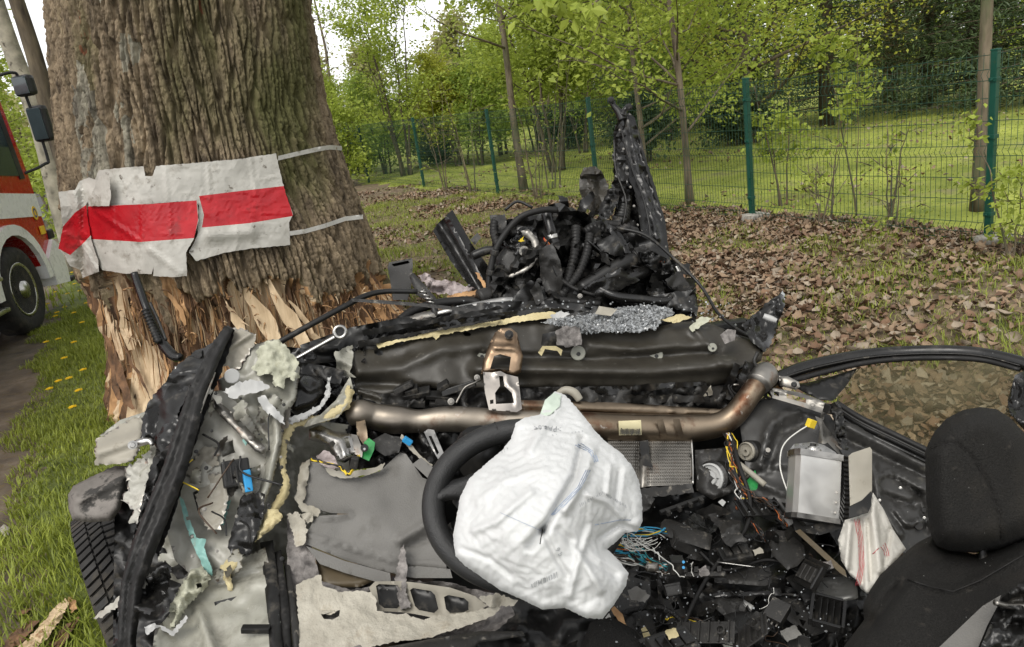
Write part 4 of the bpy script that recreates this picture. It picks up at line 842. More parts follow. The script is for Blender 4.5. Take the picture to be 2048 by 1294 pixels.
# cowl panel with its pressed beads
cow, cowD = SH('cowl_panel', m_cowl, [(700, 708, 2.52), (715, 700, 2.56), (760, 690, 2.6), (830, 672, 2.62), (900, 655, 2.64), (1000, 641, 2.66), (1060, 633, 2.66), (1150, 640, 2.65), (1250, 652, 2.62), (1310, 655, 2.62), (1350, 645, 2.64), (1385, 642, 2.66), (1425, 648, 2.64), (1470, 668, 2.6), (1505, 678, 2.56), (1528, 700, 2.5), (1522, 722, 2.47), (1480, 745, 2.46), (1455, 765, 2.46), (1420, 772, 2.46), (1300, 778, 2.46), (1100, 776, 2.46), (1000, 785, 2.46), (900, 780, 2.46), (820, 772, 2.47), (770, 800, 2.46), (712, 785, 2.46)],
   ctrl=[(900, 705, 2.56), (1200, 700, 2.57), (1400, 705, 2.55)], th=.02, res=7, amp=.012, freq=6, rnd=(16, .03), holes=[[(748, 700), (757, 697), (766, 703), (766, 710), (757, 711), (749, 707)], [(925, 666), (933, 663), (942, 667), (940, 672), (930, 672)]],
   ridges=[([(955, 738), (1100, 738), (1300, 742), (1460, 728)], 15, .055), ([(960, 712), (1180, 720), (1440, 705)], 9, -.035), ([(720, 742), (800, 735), (880, 700), (960, 690)], 14, .03), ([(720, 765), (820, 770)], 8, -.03), ([(1180, 690), (1275, 700), (1350, 690), (1420, 690)], 8, .02), ([(1390, 660), (1420, 690), (1440, 720)], 10, .03), ([(1020, 640), (1010, 700)], 25, .02)], seed=11)
for (u, v, rp) in ((963, 711, 13), (1156, 706, 15), (1312, 710, 14), (1425, 695, 9)):
    g = disc('grommet', m_grom, u, v, float(cowD(u, v))-.006, rp, cow, .006); disc('grommet_hole', m_k, u+1, v+2, float(cowD(u, v))-.011, rp*.28, cow, .002)
SH('foam_strip', m_foam, [(752, 688, 2.585), (830, 672, 2.6), (900, 655, 2.62), (1000, 640, 2.64), (1062, 627, 2.65), (1105, 623, 2.65), (1125, 628, 2.65), (1100, 637, 2.63), (1020, 646, 2.62), (930, 661, 2.6), (880, 670, 2.59), (872, 680, 2.585), (865, 673, 2.585), (800, 684, 2.575), (757, 697, 2.57)], th=.02, res=5, ragged=1.5, amp=.006, freq=30, seed=12)
SH('foam_strip', m_foam, [(1318, 640, 2.6), (1360, 628, 2.62), (1385, 634, 2.62), (1350, 646, 2.6)], th=.015, res=5, ragged=1.5, seed=13)
SH('foam_strip', m_crust, [(1378, 655, 2.6), (1400, 634, 2.62), (1424, 636, 2.62), (1405, 650, 2.6), (1385, 664, 2.59)], th=.015, res=5, ragged=2, seed=14)
for i, (o, m) in enumerate([([(712, 672), (800, 655), (900, 640), (1010, 624), (1100, 616), (1180, 622), (1100, 630), (1000, 640), (880, 656), (760, 684), (716, 692)], m_kg), ([(725, 660), (850, 640), (1000, 612), (1008, 618), (850, 650), (728, 672)], m_k), ([(715, 682), (830, 664), (1000, 635), (1002, 639), (830, 670), (752, 688), (718, 697)], m_k2)]):
    SH('windscreen_edge', m, [(u, v, 2.66-.03*i+.0001*(u-900)) for u, v in o], th=.02, res=7, ragged=1.5, crump=.01, seed=20+i)
SH('torn_flange', m_olive, [(672, 735, 2.48), (668, 705, 2.52), (690, 695, 2.54), (705, 690, 2.54), (705, 720, 2.5), (700, 745, 2.48), (712, 755, 2.46), (680, 752, 2.47)], th=.006, res=6, ragged=2, crump=.025, seed=24)
# shattered windscreen lying on the cowl
lam, lamD = SH('windscreen_remains', m_mat, [(1080, 645, 2.6), (1105, 636, 2.61), (1150, 637, 2.6), (1190, 625, 2.66), (1240, 614, 2.72), (1300, 610, 2.75), (1345, 616, 2.74), (1348, 628, 2.7), (1322, 640, 2.64), (1312, 660, 2.58), (1290, 657, 2.58), (1235, 665, 2.56), (1180, 664, 2.57), (1172, 669, 2.56), (1150, 655, 2.58), (1110, 652, 2.58)], th=.006, res=5, ragged=2.5, crump=.02, cfreq=14, seed=30)
mb = MB(); rs = random.Random(6); n = 0
lo = [(1085, 645), (1105, 638), (1190, 626), (1240, 615), (1300, 611), (1345, 617), (1322, 640), (1312, 660), (1235, 665), (1175, 667), (1150, 655)]
while n < 700:
    u, v = rs.uniform(1080, 1350), rs.uniform(608, 670)
    if not inpoly(np.array(u), np.array(v), lo): continue
    s_ = rs.uniform(.004, .010); V, F = boxgeo(P(u, v, float(lamD(u, v))-.003), (s_, s_*rs.uniform(.5, 1.6), s_*.6), eul(rs.uniform(0, 180), rs.uniform(0, 180), rs.uniform(0, 180))); mb.add(V, F); n += 1
for k in range(150):
    u, v = rs.uniform(900, 1480), 0; v = rs.uniform(600, 650)-.03*(u-1100)*0; s_ = rs.uniform(.003, .007); V, F = boxgeo(P(u, v, 2.68), (s_, s_, s_*.6), eul(rs.uniform(0, 180), rs.uniform(0, 180), 0)); mb.add(V, F)
tag(mb.done('glass_crumbs', m_crumb, lam, False), kind='stuff')
SH('felt_pad', m_felt, [(1111, 662, 2.52), (1125, 652, 2.52), (1160, 654, 2.52), (1163, 690, 2.51), (1135, 695, 2.51), (1113, 690, 2.51)], th=.035, res=5, ragged=2, amp=.008, freq=50, seed=31)
SH('clip_bracket', m_k, [(1082, 690, 2.53), (1085, 668, 2.54), (1112, 662, 2.53), (1112, 690, 2.52)], th=.03, res=6, crump=.01, seed=32); SH('foam_tab', m_foam, [(1076, 705, 2.51), (1085, 692, 2.51), (1112, 692, 2.51), (1125, 700, 2.51), (1122, 712, 2.51), (1115, 702, 2.51), (1090, 698, 2.51), (1083, 712, 2.5)], th=.006, res=5, seed=33)
SH('torn_flap', m_white2, [(1100, 632, 2.6), (1120, 622, 2.62), (1140, 628, 2.6), (1118, 642, 2.58)], th=.003, res=5, ragged=2, crump=.02, seed=34); SH('torn_flap', m_beige, [(1190, 628, 2.6), (1198, 612, 2.62), (1235, 618, 2.62), (1222, 632, 2.6)], th=.004, res=6, crump=.02, seed=35)
# rust tinted bracket and its silver lower plate
SH('steering_bracket', m_rust, [(962, 748, 2.40), (966, 722, 2.42), (978, 690, 2.46), (990, 665, 2.49), (1003, 656, 2.5), (1022, 656, 2.5), (1034, 666, 2.49), (1040, 692, 2.46), (1046, 712, 2.43), (1042, 745, 2.40), (1030, 752, 2.39), (1000, 745, 2.395)], th=.004, res=5, holes=[[(980, 738), (988, 712), (1000, 708), (1022, 714), (1018, 742), (1000, 738)]], rnd=(8, .018), ridges=[([(990, 695), (1030, 697)], 5, .014), ([(1000, 665), (1024, 665)], 8, -.012)], seed=41)
bolt(1018, 669, 2.475, 9, m_k, car); bolt(954, 755, 2.4, 6, m_silverd, car)
SH('steering_bracket', M('dull_pinkish_steel', (.27, .25, .23), .42, 1.0, var=.3, scale=9, dirt=((.15, .09, .06), .56, .7, 12)), [(966, 744, 2.385), (985, 745, 2.385), (1001, 742, 2.385), (1012, 748, 2.385), (1036, 754, 2.38), (1040, 785, 2.34), (1044, 818, 2.31), (1034, 824, 2.3), (978, 820, 2.3), (970, 785, 2.34)], th=.004, res=5, holes=[[(998, 752), (1006, 752), (1009, 772), (1024, 786), (1028, 806), (992, 808), (990, 786), (1000, 772)], [(980, 800), (987, 799), (987, 807), (980, 808)]], ridges=[([(992, 750), (1012, 750), (1016, 770), (1032, 784), (1034, 812)], 3, .006)], seed=42)
TB('bracket_rod', m_silverd, [(962, 758, 2.4), (950, 765, 2.38), (930, 775, 2.37), (918, 795, 2.36), (912, 806, 2.35)], 2.2); bolt(902, 803, 2.34, 7, m_silverd, car)
# dash cross tube
tubeL = TB('cross_tube', M('tan_tinted_steel', (.23, .20, .165), .45, 1.0, col2=(.30, .265, .22), var=.25, scale=4, dirt=[((.14, .075, .045), .57, .7, 7), ((.4, .38, .34), .66, .74, 14)]), [(698, 832, 2.32), (718, 826, 2.32), (745, 832, 2.33), (775, 838, 2.33), (800, 840, 2.33), (840, 842, 2.33), (900, 838, 2.33), (1000, 843, 2.33), (1060, 845, 2.33), (1110, 848, 2.33)], [20, 27, 26, 29, 28, 23, 26, 25, 25, 26], sides=24)
tubeR = TB('cross_tube', m_bronze, [(1105, 848, 2.33), (1160, 850, 2.33), (1230, 854, 2.33), (1320, 856, 2.33), (1390, 856, 2.33), (1440, 848, 2.33), (1470, 828, 2.34), (1492, 800, 2.36), (1508, 778, 2.38), (1530, 750, 2.42)], [26, 27, 28, 28, 27, 24, 23, 22, 22, 23], sides=24)
TB('end_cap', m_silverd, [(1516, 768, 2.37), (1524, 757, 2.39), (1535, 746, 2.41), (1542, 742, 2.42)], [24, 26, 25, 14], sides=20)
SH('tube_flange', m_silverd, [(1480, 800, 2.35), (1492, 765, 2.38), (1500, 752, 2.4), (1508, 752, 2.4), (1505, 775, 2.37), (1494, 802, 2.34)], th=.006, res=5, seed=43)
SH('upper_rail', m_bronze, [(1030, 800, 2.35), (1150, 802, 2.36), (1250, 806, 2.37), (1340, 812, 2.37), (1440, 818, 2.37), (1470, 810, 2.36), (1490, 795, 2.36), (1496, 802, 2.34), (1472, 825, 2.34), (1430, 830, 2.35), (1340, 828, 2.35), (1250, 826, 2.35), (1150, 822, 2.34), (1040, 820, 2.33)], th=.012, res=7, rnd=(6, .01), seed=44)
SH('paper_label', m_label, [(1237, 842, 2.285), (1282, 840, 2.285), (1284, 876, 2.295), (1238, 876, 2.295)], parent=tubeR, th=.002, res=5, depthfn=lambda u, v: 2.275+.012*((np.asarray(v)-856)/22.)**2*1.6, seed=45)
mb = MB()
for i in range(17):
    u = 1241+i*2.4; a = rs.uniform(0, 6) ; V, F = boxgeo(P(u, 862+a*.4, 2.268), (.0012+.0018*rs.random(), .002, .016+.006*rs.random()), None); mb.add(V, F)
mb.done('label_barcode', m_inkd, tubeR, False)
for u in (1312, 1345): SH('tube_clip', m_bronze, [(u, 838, 2.28), (u+14, 838, 2.28), (u+22, 868, 2.275), (u+22, 878, 2.28), (u+8, 878, 2.28), (u+8, 866, 2.27)], parent=tubeR, th=.004, res=5, seed=46)
SH('angle_bracket', m_cowl, [(712, 800, 2.42), (716, 780, 2.44), (745, 782, 2.43), (765, 795, 2.4), (760, 812, 2.38), (748, 802, 2.4), (728, 798, 2.41), (722, 822, 2.38), (712, 812, 2.4)], th=.006, res=5, ridges=[([(716, 782), (764, 796)], 4, .02)], seed=47)
tf = SH('tube_bracket', m_bronze, [(712, 842, 2.28), (730, 840, 2.28), (734, 862, 2.24), (736, 885, 2.21), (726, 888, 2.2), (714, 870, 2.24)], th=.005, res=5, seed=48)
# right end bracket
SH('end_bracket', m_silverd, [(1540, 782, 2.34), (1548, 776, 2.35), (1600, 785, 2.33), (1640, 800, 2.3), (1655, 808, 2.28), (1652, 825, 2.26), (1645, 845, 2.24), (1640, 838, 2.24), (1642, 826, 2.26), (1600, 812, 2.29), (1545, 796, 2.33)], th=.008, res=5, holes=[[(1573, 787), (1612, 797), (1612, 806), (1573, 796)], [(1548, 783), (1558, 785), (1558, 793), (1548, 790)]], ridges=[([(1545, 779), (1650, 808)], 3, .01)], seed=49); bolt(1625, 810, 2.27, 6, m_silverd, car)
SH('end_bracket', m_silverd, [(1558, 752, 2.42), (1575, 752, 2.41), (1598, 764, 2.38), (1600, 774, 2.37), (1592, 780, 2.37), (1560, 772, 2.4)], th=.01, res=5, rnd=(4, .006), seed=50); bolt(1588, 769, 2.36, 6, m_k, car)
# ---- left side of the wreck: torn A-pillar, door sill, foam
SH('torn_pillar_top', m_beige, [(420, 712, 2.28), (440, 672, 2.34), (470, 655, 2.36), (495, 660, 2.34), (512, 668, 2.32), (505, 695, 2.3), (478, 738, 2.26), (462, 738, 2.26), (440, 725, 2.27)], th=.004, res=5, ragged=3, buck=(.05, {}), edge=(m_silverd, 2), ridges=[([(430, 715), (500, 668)], 5, .02)], seed=51)
SH('crusted_foam', m_crust, [(512, 702, 2.27), (532, 682, 2.3), (560, 680, 2.3), (580, 702, 2.29), (598, 728, 2.26), (588, 742, 2.24), (600, 754, 2.23), (586, 762, 2.21), (574, 750, 2.22), (568, 778, 2.18), (548, 770, 2.19), (542, 746, 2.21), (518, 752, 2.2), (502, 736, 2.23), (516, 720, 2.25)], th=.02, res=5, ragged=3, amp=.012, freq=30, crump=.008, cfreq=14, rnd=(5, .006), seed=52)
pan, panD = SH('pillar_panel', m_olive, [(478, 735, 2.26), (505, 690, 2.31), (548, 678, 2.33), (600, 735, 2.3), (592, 800, 2.2), (572, 830, 2.16), (566, 870, 2.1), (558, 920, 2.04), (545, 965, 1.98), (520, 1030, 1.92), (495, 1090, 1.88), (470, 1110, 1.87), (500, 1020, 1.95), (520, 960, 2.02), (530, 910, 2.06), (520, 870, 2.1), (480, 810, 2.18), (440, 790, 2.22), (435, 760, 2.24)], th=.02, res=6, amp=.015, freq=6, rnd=(10, .02), buck=(.02, dict(bend=.6)), edge=(m_silverd, 2), ridges=[([(545, 790), (555, 880), (530, 980), (490, 1085)], 9, .03), ([(520, 790), (540, 860)], 8, -.025)], seed=53)
SH('white_paint_flap', m_white2, [(444, 783, 2.17), (470, 768, 2.18), (500, 758, 2.19), (525, 762, 2.18), (540, 775, 2.16), (520, 782, 2.15), (495, 788, 2.15), (468, 798, 2.14)], th=.004, res=6, ragged=2.5, crump=.015, seed=54)
SH('white_paint_flap', m_white2, [(515, 795, 2.13), (530, 790, 2.14), (545, 810, 2.12), (568, 835, 2.1), (570, 850, 2.09), (548, 835, 2.1), (525, 818, 2.11)], th=.004, res=6, ragged=2.5, crump=.012, seed=55)
disc('sticker', m_white2, 464, 752, 2.2, 15, pan, .003)
inn, innD = SH('inner_pillar_skin', m_olive2, [(405, 785, 2.20), (450, 780, 2.21), (500, 830, 2.16), (530, 880, 2.11), (548, 930, 2.06), (535, 1000, 1.99), (500, 1080, 1.92), (470, 1150, 1.85), (400, 1165, 1.82), (350, 1120, 1.84), (330, 1050, 1.91), (345, 960, 2.0), (365, 880, 2.09)], th=.01, res=9, crump=.004, amp=.03, freq=5, buck=(.05, dict(bend=.6, wl=.2)), edge=(m_silverd, 2.5), holes=[[(385, 985), (410, 975), (430, 1010), (420, 1040), (395, 1020)], [(440, 890), (465, 880), (470, 905), (445, 915)]], seed=56)
SH('torn_inner_skin', m_beige, [(365, 950, 2.0), (400, 900, 2.05), (425, 890, 2.06), (438, 925, 2.02), (415, 945, 2.0), (390, 960, 1.98)], th=.006, res=5, ragged=3, buck=(.05, {}), edge=(m_silverd, 2), seed=57)
SH('torn_inner_skin', m_beige, [(390, 1000, 1.95), (410, 950, 2.0), (450, 945, 2.0), (455, 1010, 1.93), (440, 1060, 1.88), (415, 1060, 1.88)], th=.006, res=5, ragged=3, buck=(.05, {}), edge=(m_silverd, 2), seed=58)
SH('hinge_bar', m_silverd, [(418, 803, 2.15), (432, 797, 2.16), (470, 830, 2.12), (500, 862, 2.08), (532, 895, 2.03), (528, 910, 2.02), (510, 902, 2.02), (470, 860, 2.07), (440, 832, 2.11)], th=.012, res=6, rnd=(5, .01), holes=[[(478, 842), (490, 850), (486, 858), (474, 850)]], seed=59)
for (u, v) in ((448, 826), (500, 876), (520, 895)): bolt(u, v, 2.03+.0010*(520-u), 4, m_silverd, car)
# black pillar seal and torn black sheets
SH('torn_black_skin', m_rubk, [(455, 650, 2.36), (470, 660, 2.34), (452, 720, 2.24), (425, 790, 2.13), (400, 860, 2.03), (372, 950, 1.94), (345, 1040, 1.86), (318, 1110, 1.8), (300, 1100, 1.82), (335, 960, 1.95), (370, 850, 2.07), (410, 750, 2.2)], th=.008, res=7, ragged=1.5, crump=.008, crease=(.02, 1.0), seed=162)
SH('torn_black_skin', m_kg, [(330, 860, 2.12), (358, 900, 2.0), (330, 1000, 1.88), (296, 1080, 1.8), (262, 1170, 1.73), (240, 1294, 1.64), (222, 1330, 1.62), (238, 1200, 1.72), (262, 1100, 1.8), (285, 1000, 1.9), (305, 920, 2.0)], th=.008, res=7, ragged=2, crump=.01, crease=(.02, 1.2), seed=163)
SH('torn_black_skin', m_k, [(345, 760, 2.26), (380, 712, 2.32), (405, 700, 2.33), (380, 780, 2.2), (340, 860, 2.1), (310, 880, 2.1), (318, 810, 2.2)], th=.008, res=6, ragged=2, crump=.01, crease=(.025, 1.2), seed=164)
for (u_, v_) in ((300, 1040), (338, 930), (372, 830)): TB('seal_rib', m_k2, [(u_+8, v_-60, 1.93+(1040-v_)*.0009), (u_-6, v_, 1.86+(1040-v_)*.0009), (u_-28, v_+62, 1.80+(1040-v_)*.0009)], 2)
pl_ = [(458, 655, 2.3, 9), (429, 707, 2.2, 14), (397, 777, 2.09, 17), (374, 857, 1.98, 21), (352, 932, 1.89, 23), (318, 1018, 1.81, 24), (289, 1090, 1.74, 24), (264, 1168, 1.69, 21), (255, 1260, 1.63, 19), (250, 1340, 1.59, 18)]
SH('pillar_seal', m_rubk, [(u-w, v-w*.35, y+.01) for u, v, y, w in pl_]+[(u+w, v+w*.35, y) for u, v, y, w in pl_[::-1]], th=.012, res=6, ragged=.7, rnd=(9, .018), amp=.004, freq=14, ridges=[([(u-w*.35, v-w*.1) for u, v, y, w in pl_], 3, -.010), ([(u+w*.3, v+w*.1) for u, v, y, w in pl_], 4, .010)], seed=165)
TB('pillar_seal', m_k, [(440, 690, 2.3), (408, 760, 2.18), (372, 850, 2.06), (340, 930, 1.98), (320, 1000, 1.9), (282, 1090, 1.83), (262, 1170, 1.77)], [8, 9, 9, 9, 9, 9, 7], sides=8)
TB('trim_edge', m_silverd, [(430, 745, 2.16), (400, 825, 2.04), (382, 880, 1.97)], [2, 2.4, 1.5])
SH('torn_black_skin', m_kg, [(352, 735, 2.3), (385, 705, 2.34), (425, 685, 2.36), (458, 655, 2.36), (450, 690, 2.3), (415, 760, 2.2), (385, 830, 2.12), (350, 900, 2.05), (330, 940, 2.0), (322, 905, 2.05), (300, 880, 2.1), (282, 885, 2.12), (285, 840, 2.18), (300, 800, 2.22)], th=.006, res=7, ragged=2.5, crump=.012, cfreq=5, crease=(.03, 1.0), seed=60)
SH('torn_black_skin', m_k, [(322, 905, 2.0), (345, 880, 2.02), (335, 960, 1.95), (310, 1040, 1.86), (275, 1110, 1.8), (258, 1180, 1.75), (245, 1160, 1.78), (270, 1060, 1.86), (300, 980, 1.95)], th=.006, res=8, ragged=2, crump=.04, seed=61)
lat = TB('door_latch', m_silver, [(262, 892, 2.06), (278, 886, 2.05), (298, 882, 2.05), (305, 890, 2.04)], [7, 8, 7, 4]); bolt(265, 890, 2.03, 9, m_silver, lat)
TB('hinge_pin', m_silver, [(352, 733, 2.28), (352, 750, 2.26)], [3, 4])
fen, fD = SH('fender_panel', m_beige, [(190, 882, 2.16), (228, 858, 2.2), (262, 838, 2.22), (282, 832, 2.22), (288, 868, 2.16), (276, 905, 2.1), (262, 925, 2.07), (225, 928, 2.08), (190, 930, 2.1)], th=.006, res=6, ragged=2.5, buck=(.02, {}), edge=(m_silverd, 1.5), ridges=[([(195, 905), (280, 875)], 12, .03)], rnd=(8, .015), seed=62)
SH('fender_panel', m_olive, [(198, 872, 2.24), (240, 840, 2.28), (300, 820, 2.28), (310, 850, 2.22), (285, 870, 2.2)], th=.006, res=7, crump=.02, seed=63)
m_liner = M('scuffed_wheel_arch_liner', (.10, .09, .08), .85, col2=(.17, .155, .14), var=.2, scale=6, bump=.5, bscale=60, dirt=[((.035, .033, .03), .52, .58, 9), ((.24, .215, .18), .66, .74, 12)])
SH('wheel_arch_liner', m_liner, [(136, 990, 2.05), (146, 972, 2.08), (190, 950, 2.12), (230, 932, 2.14), (258, 932, 2.12), (262, 955, 2.08), (250, 985, 2.02), (240, 1020, 1.97), (222, 1042, 1.95), (180, 1045, 1.96), (145, 1040, 1.98), (138, 1020, 2.0)], th=.03, res=6, rnd=(18, .07), buck=(.05, dict(bend=.5)), crump=.004, ridges=[([(160, 1000), (240, 960)], 8, .02)], seed=64)
SH('crumpled_skin', m_olive2, [(250, 935, 2.03), (280, 920, 2.05), (308, 918, 2.04), (300, 960, 1.98), (290, 1000, 1.93), (278, 1050, 1.88), (258, 1045, 1.9), (268, 1020, 1.92), (240, 1000, 1.95), (258, 975, 1.98)], th=.005, res=6, ragged=4, buck=(.12, {}), edge=(m_silverd, 2.5), seed=65)
SH('crumpled_skin', m_olive, [(250, 940, 2.06), (300, 900, 2.1), (318, 930, 2.0), (296, 985, 1.96), (262, 990, 2.0)], th=.005, res=5, ragged=4, buck=(.10, {}), edge=(m_silverd, 2), seed=66)
SH('silver_trim', m_olive2, [(186, 1236, 1.75), (230, 1200, 1.76), (280, 1165, 1.76), (332, 1122, 1.78), (336, 1132, 1.77), (300, 1165, 1.74), (245, 1205, 1.73), (200, 1236, 1.73)], th=.006, res=5, ragged=3, crump=.02, seed=67)
SH('torn_black_skin', m_kg, [(270, 1180, 1.74), (330, 1120, 1.78), (345, 1135, 1.76), (335, 1190, 1.7), (300, 1230, 1.68), (268, 1225, 1.7)], th=.006, res=7, ragged=3, crump=.04, seed=68)
# turquoise strips, connector, foam, sill
SH('turquoise_strip', m_turq, [(358, 990, 1.96), (366, 998, 1.95), (380, 1040, 1.9), (392, 1075, 1.86), (412, 1078, 1.86), (408, 1095, 1.85), (425, 1140, 1.8), (424, 1152, 1.79), (408, 1138, 1.81), (388, 1095, 1.85), (368, 1040, 1.91)], th=.008, res=5, holes=[[(372, 1034), (380, 1032), (380, 1040), (373, 1041)], [(380, 1070), (387, 1068), (388, 1076), (382, 1078)]], crump=.01, ragged=1, seed=70)
SH('turquoise_strip', m_turq, [(486, 878, 2.1), (496, 880, 2.1), (482, 920, 2.05), (466, 985, 1.98), (448, 1050, 1.92), (442, 1050, 1.92), (452, 985, 1.99), (470, 920, 2.06)], th=.006, res=5, ragged=1, seed=71)
cb = box('connector_box', m_k, P(472, 946, 1.97), (.075, .05, .075), car, (-25, 8, 24), .006); box('blue_plug', m_blue, P(495, 962, 1.945), (.022, .03, .062), cb, (-25, 8, 24), .004)
for k in range(3): box('box_rib', m_k2, P(450+k*12, 940+k*5, 1.945), (.004, .01, .06), cb, (-25, 8, 24), .001)
TB('wire_stub', m_rubk, [(500, 985, 1.96), (485, 1000, 1.94), (488, 1020, 1.92), (500, 1035, 1.92)], 5)
SH('black_wrap', m_kg, [(480, 1000, 1.9), (505, 985, 1.92), (530, 988, 1.92), (528, 1020, 1.88), (500, 1110, 1.82), (462, 1108, 1.83), (455, 1095, 1.84), (470, 1040, 1.88)], th=.006, res=7, ragged=2, crump=.008, crease=(.02, 1.2), seed=72)
fo = [(700, 776, 2.3), (688, 812, 2.26), (650, 835, 2.24), (610, 840, 2.22), (580, 850, 2.18), (566, 880, 2.12), (562, 930, 2.05), (572, 965, 2.0), (565, 990, 1.97), (548, 1015, 1.94), (535, 1050, 1.9)]
SH('foam_edge', m_foam, [(u-5, v-6, y) for u, v, y in fo]+[(u+9, v+7, y-.01) for u, v, y in fo[::-1]], th=.03, res=5, ragged=2, amp=.01, freq=24, rnd=(7, .02), seed=73)
SH('foam_chunk', m_foam, [(510, 1085, 1.84), (522, 1050, 1.88), (535, 1018, 1.9), (556, 1018, 1.9), (566, 1034, 1.88), (540, 1062, 1.85), (525, 1070, 1.84)], th=.03, res=5, ragged=2, amp=.01, freq=24, rnd=(8, .02), seed=74)
SH('foam_chunk', m_foam, [(440, 1135, 1.78), (452, 1120, 1.8), (486, 1115, 1.8), (478, 1130, 1.78), (462, 1145, 1.77), (466, 1182, 1.74), (455, 1180, 1.74), (446, 1155, 1.76)], th=.02, res=5, ragged=2, rnd=(6, .012), seed=75)
SH('folded_skin', m_olive, [(600, 845, 2.24), (640, 830, 2.27), (672, 800, 2.32), (700, 752, 2.36), (706, 775, 2.33), (694, 810, 2.27), (676, 835, 2.24), (640, 845, 2.22), (610, 855, 2.2)], th=.006, res=6, crump=.015, ridges=[([(620, 845), (690, 790)], 7, .03)], seed=76)
SH('torn_paint_edge', m_white2, [(560, 842, 2.2), (600, 828, 2.23), (635, 812, 2.27), (650, 790, 2.3), (655, 755, 2.34), (663, 752, 2.34), (660, 790, 2.29), (642, 818, 2.26), (610, 838, 2.22), (572, 852, 2.18)], th=.008, res=5, ragged=2.5, crump=.02, cfreq=12, seed=77)
SH('black_housing', m_kg, [(580, 770, 2.3), (600, 745, 2.36), (650, 755, 2.36), (655, 790, 2.3), (630, 815, 2.27), (590, 830, 2.24), (572, 815, 2.24)], th=.04, res=6, rnd=(18, .06), ridges=[([(590, 760), (620, 780), (640, 770)], 6, .02)], seed=78)
SH('black_housing', m_k, [(570, 720, 2.45), (640, 730, 2.46), (690, 740, 2.46), (680, 770, 2.42), (640, 760, 2.42), (590, 750, 2.42)], th=.05, res=8, crump=.04, seed=79)
SH('dark_backing', m_k, [(230, 960, 2.25), (340, 900, 2.3), (450, 1100, 2.05), (440, 1340, 1.75), (225, 1340, 1.8)], th=.02, res=12, crump=.04, seed=180)  # dark sheet added behind the sill pieces, standing in for the shadow there
SH('dark_backing', m_kg, [(540, 690, 2.62), (640, 700, 2.62), (730, 690, 2.6), (730, 860, 2.48), (560, 870, 2.46), (530, 780, 2.5)], th=.02, res=10, crump=.05, seed=181)  # dark backing sheet that closes the gap behind the torn panels
LP_ = [(400, 800), (470, 770), (600, 760), (560, 900), (530, 1040), (480, 1130), (360, 1160), (350, 1000)]
n = 0
while n < 17:
    u, v = rs.uniform(300, 610), rs.uniform(700, 1230)
    if not inpoly(np.array(u), np.array(v), LP_) and n % 3: continue
    n += 1; L = rs.uniform(14, 44); w_ = rs.uniform(.2, .6); a = rs.uniform(.6, 2.4); Y0 = 2.02-(v-900)*.0011+(u-450)*.0002; o = []
    for q in np.linspace(0, 6.28, rs.randint(5, 8), endpoint=False):
        x = L*rs.uniform(.6, 1.2)*math.cos(q); y = L*w_*rs.uniform(.6, 1.2)*math.sin(q); o.append((u+x*math.cos(a)-y*math.sin(a), v+x*math.sin(a)+y*math.cos(a), Y0+rs.gauss(0, .02)))
    m_ = rs.choice([m_olive, m_olive, m_olive2, m_beige, m_silverd, m_k]); SH('torn_skin', m_, o, th=.005, res=5, ragged=2.6, buck=(.06, dict(it=90)), edge=(m_silverd, 1.8) if m_ in (m_olive, m_olive2, m_beige) else None, seed=n)
for i in range(22): u, v = rs.uniform(370, 580), rs.uniform(760, 1120); bolt(u, v, 1.98-(v-900)*.0011, rs.uniform(2, 4.5), rs.choice([m_k, m_silverd, m_k2]), car)
for i in range(9): u, v = rs.uniform(380, 560), rs.uniform(800, 1060); TB('torn_wire', rs.choice([m_k, m_rubk, WC['black'], WC['yellow'], WC['brown']]), [(u, v, 1.99-(v-900)*.0011), (u+rs.gauss(0, 22), v+rs.uniform(10, 34), 1.95-(v-900)*.0011), (u+rs.gauss(0, 34), v+rs.uniform(40, 80), 1.9-(v-900)*.0011)], rs.uniform(1, 2.4), sides=5)
# lower left: sill, foam pieces, seals
SH('sill_panel', m_olive, [(330, 1240, 1.66), (390, 1160, 1.78), (470, 1120, 1.84), (530, 1095, 1.86), (545, 1160, 1.76), (550, 1340, 1.5), (300, 1340, 1.5), (310, 1260, 1.6)], th=.01, res=8, amp=.02, freq=4, buck=(.03, dict(bend=.6, wl=.2)), edge=(m_silverd, 3), ridges=[([(400, 1230), (440, 1340)], 12, .03), ([(430, 1170), (530, 1140)], 6, -.02)], seed=80)
SH('crusted_foam', m_crust, [(340, 1212, 1.68), (362, 1172, 1.72), (380, 1140, 1.76), (402, 1132, 1.77), (420, 1150, 1.75), (418, 1172, 1.73), (395, 1190, 1.71), (372, 1218, 1.67), (355, 1250, 1.64), (340, 1258, 1.63), (352, 1222, 1.67), (335, 1225, 1.67)], th=.03, res=5, ragged=3, amp=.025, freq=30, rnd=(9, .02), holes=[[(392, 1168), (402, 1166), (404, 1174), (394, 1178)]], seed=81)
SH('white_edge', m_white2, [(288, 1254, 1.62), (310, 1246, 1.63), (345, 1262, 1.61), (372, 1230, 1.64), (376, 1236, 1.63), (348, 1272, 1.59), (312, 1256, 1.61), (294, 1270, 1.6)], th=.004, res=5, ragged=2, crump=.01, seed=82)
SH('cable_tie', m_k, [(428, 1204, 1.72), (500, 1186, 1.74), (505, 1195, 1.735), (432, 1218, 1.71)], th=.006, res=5, seed=83)
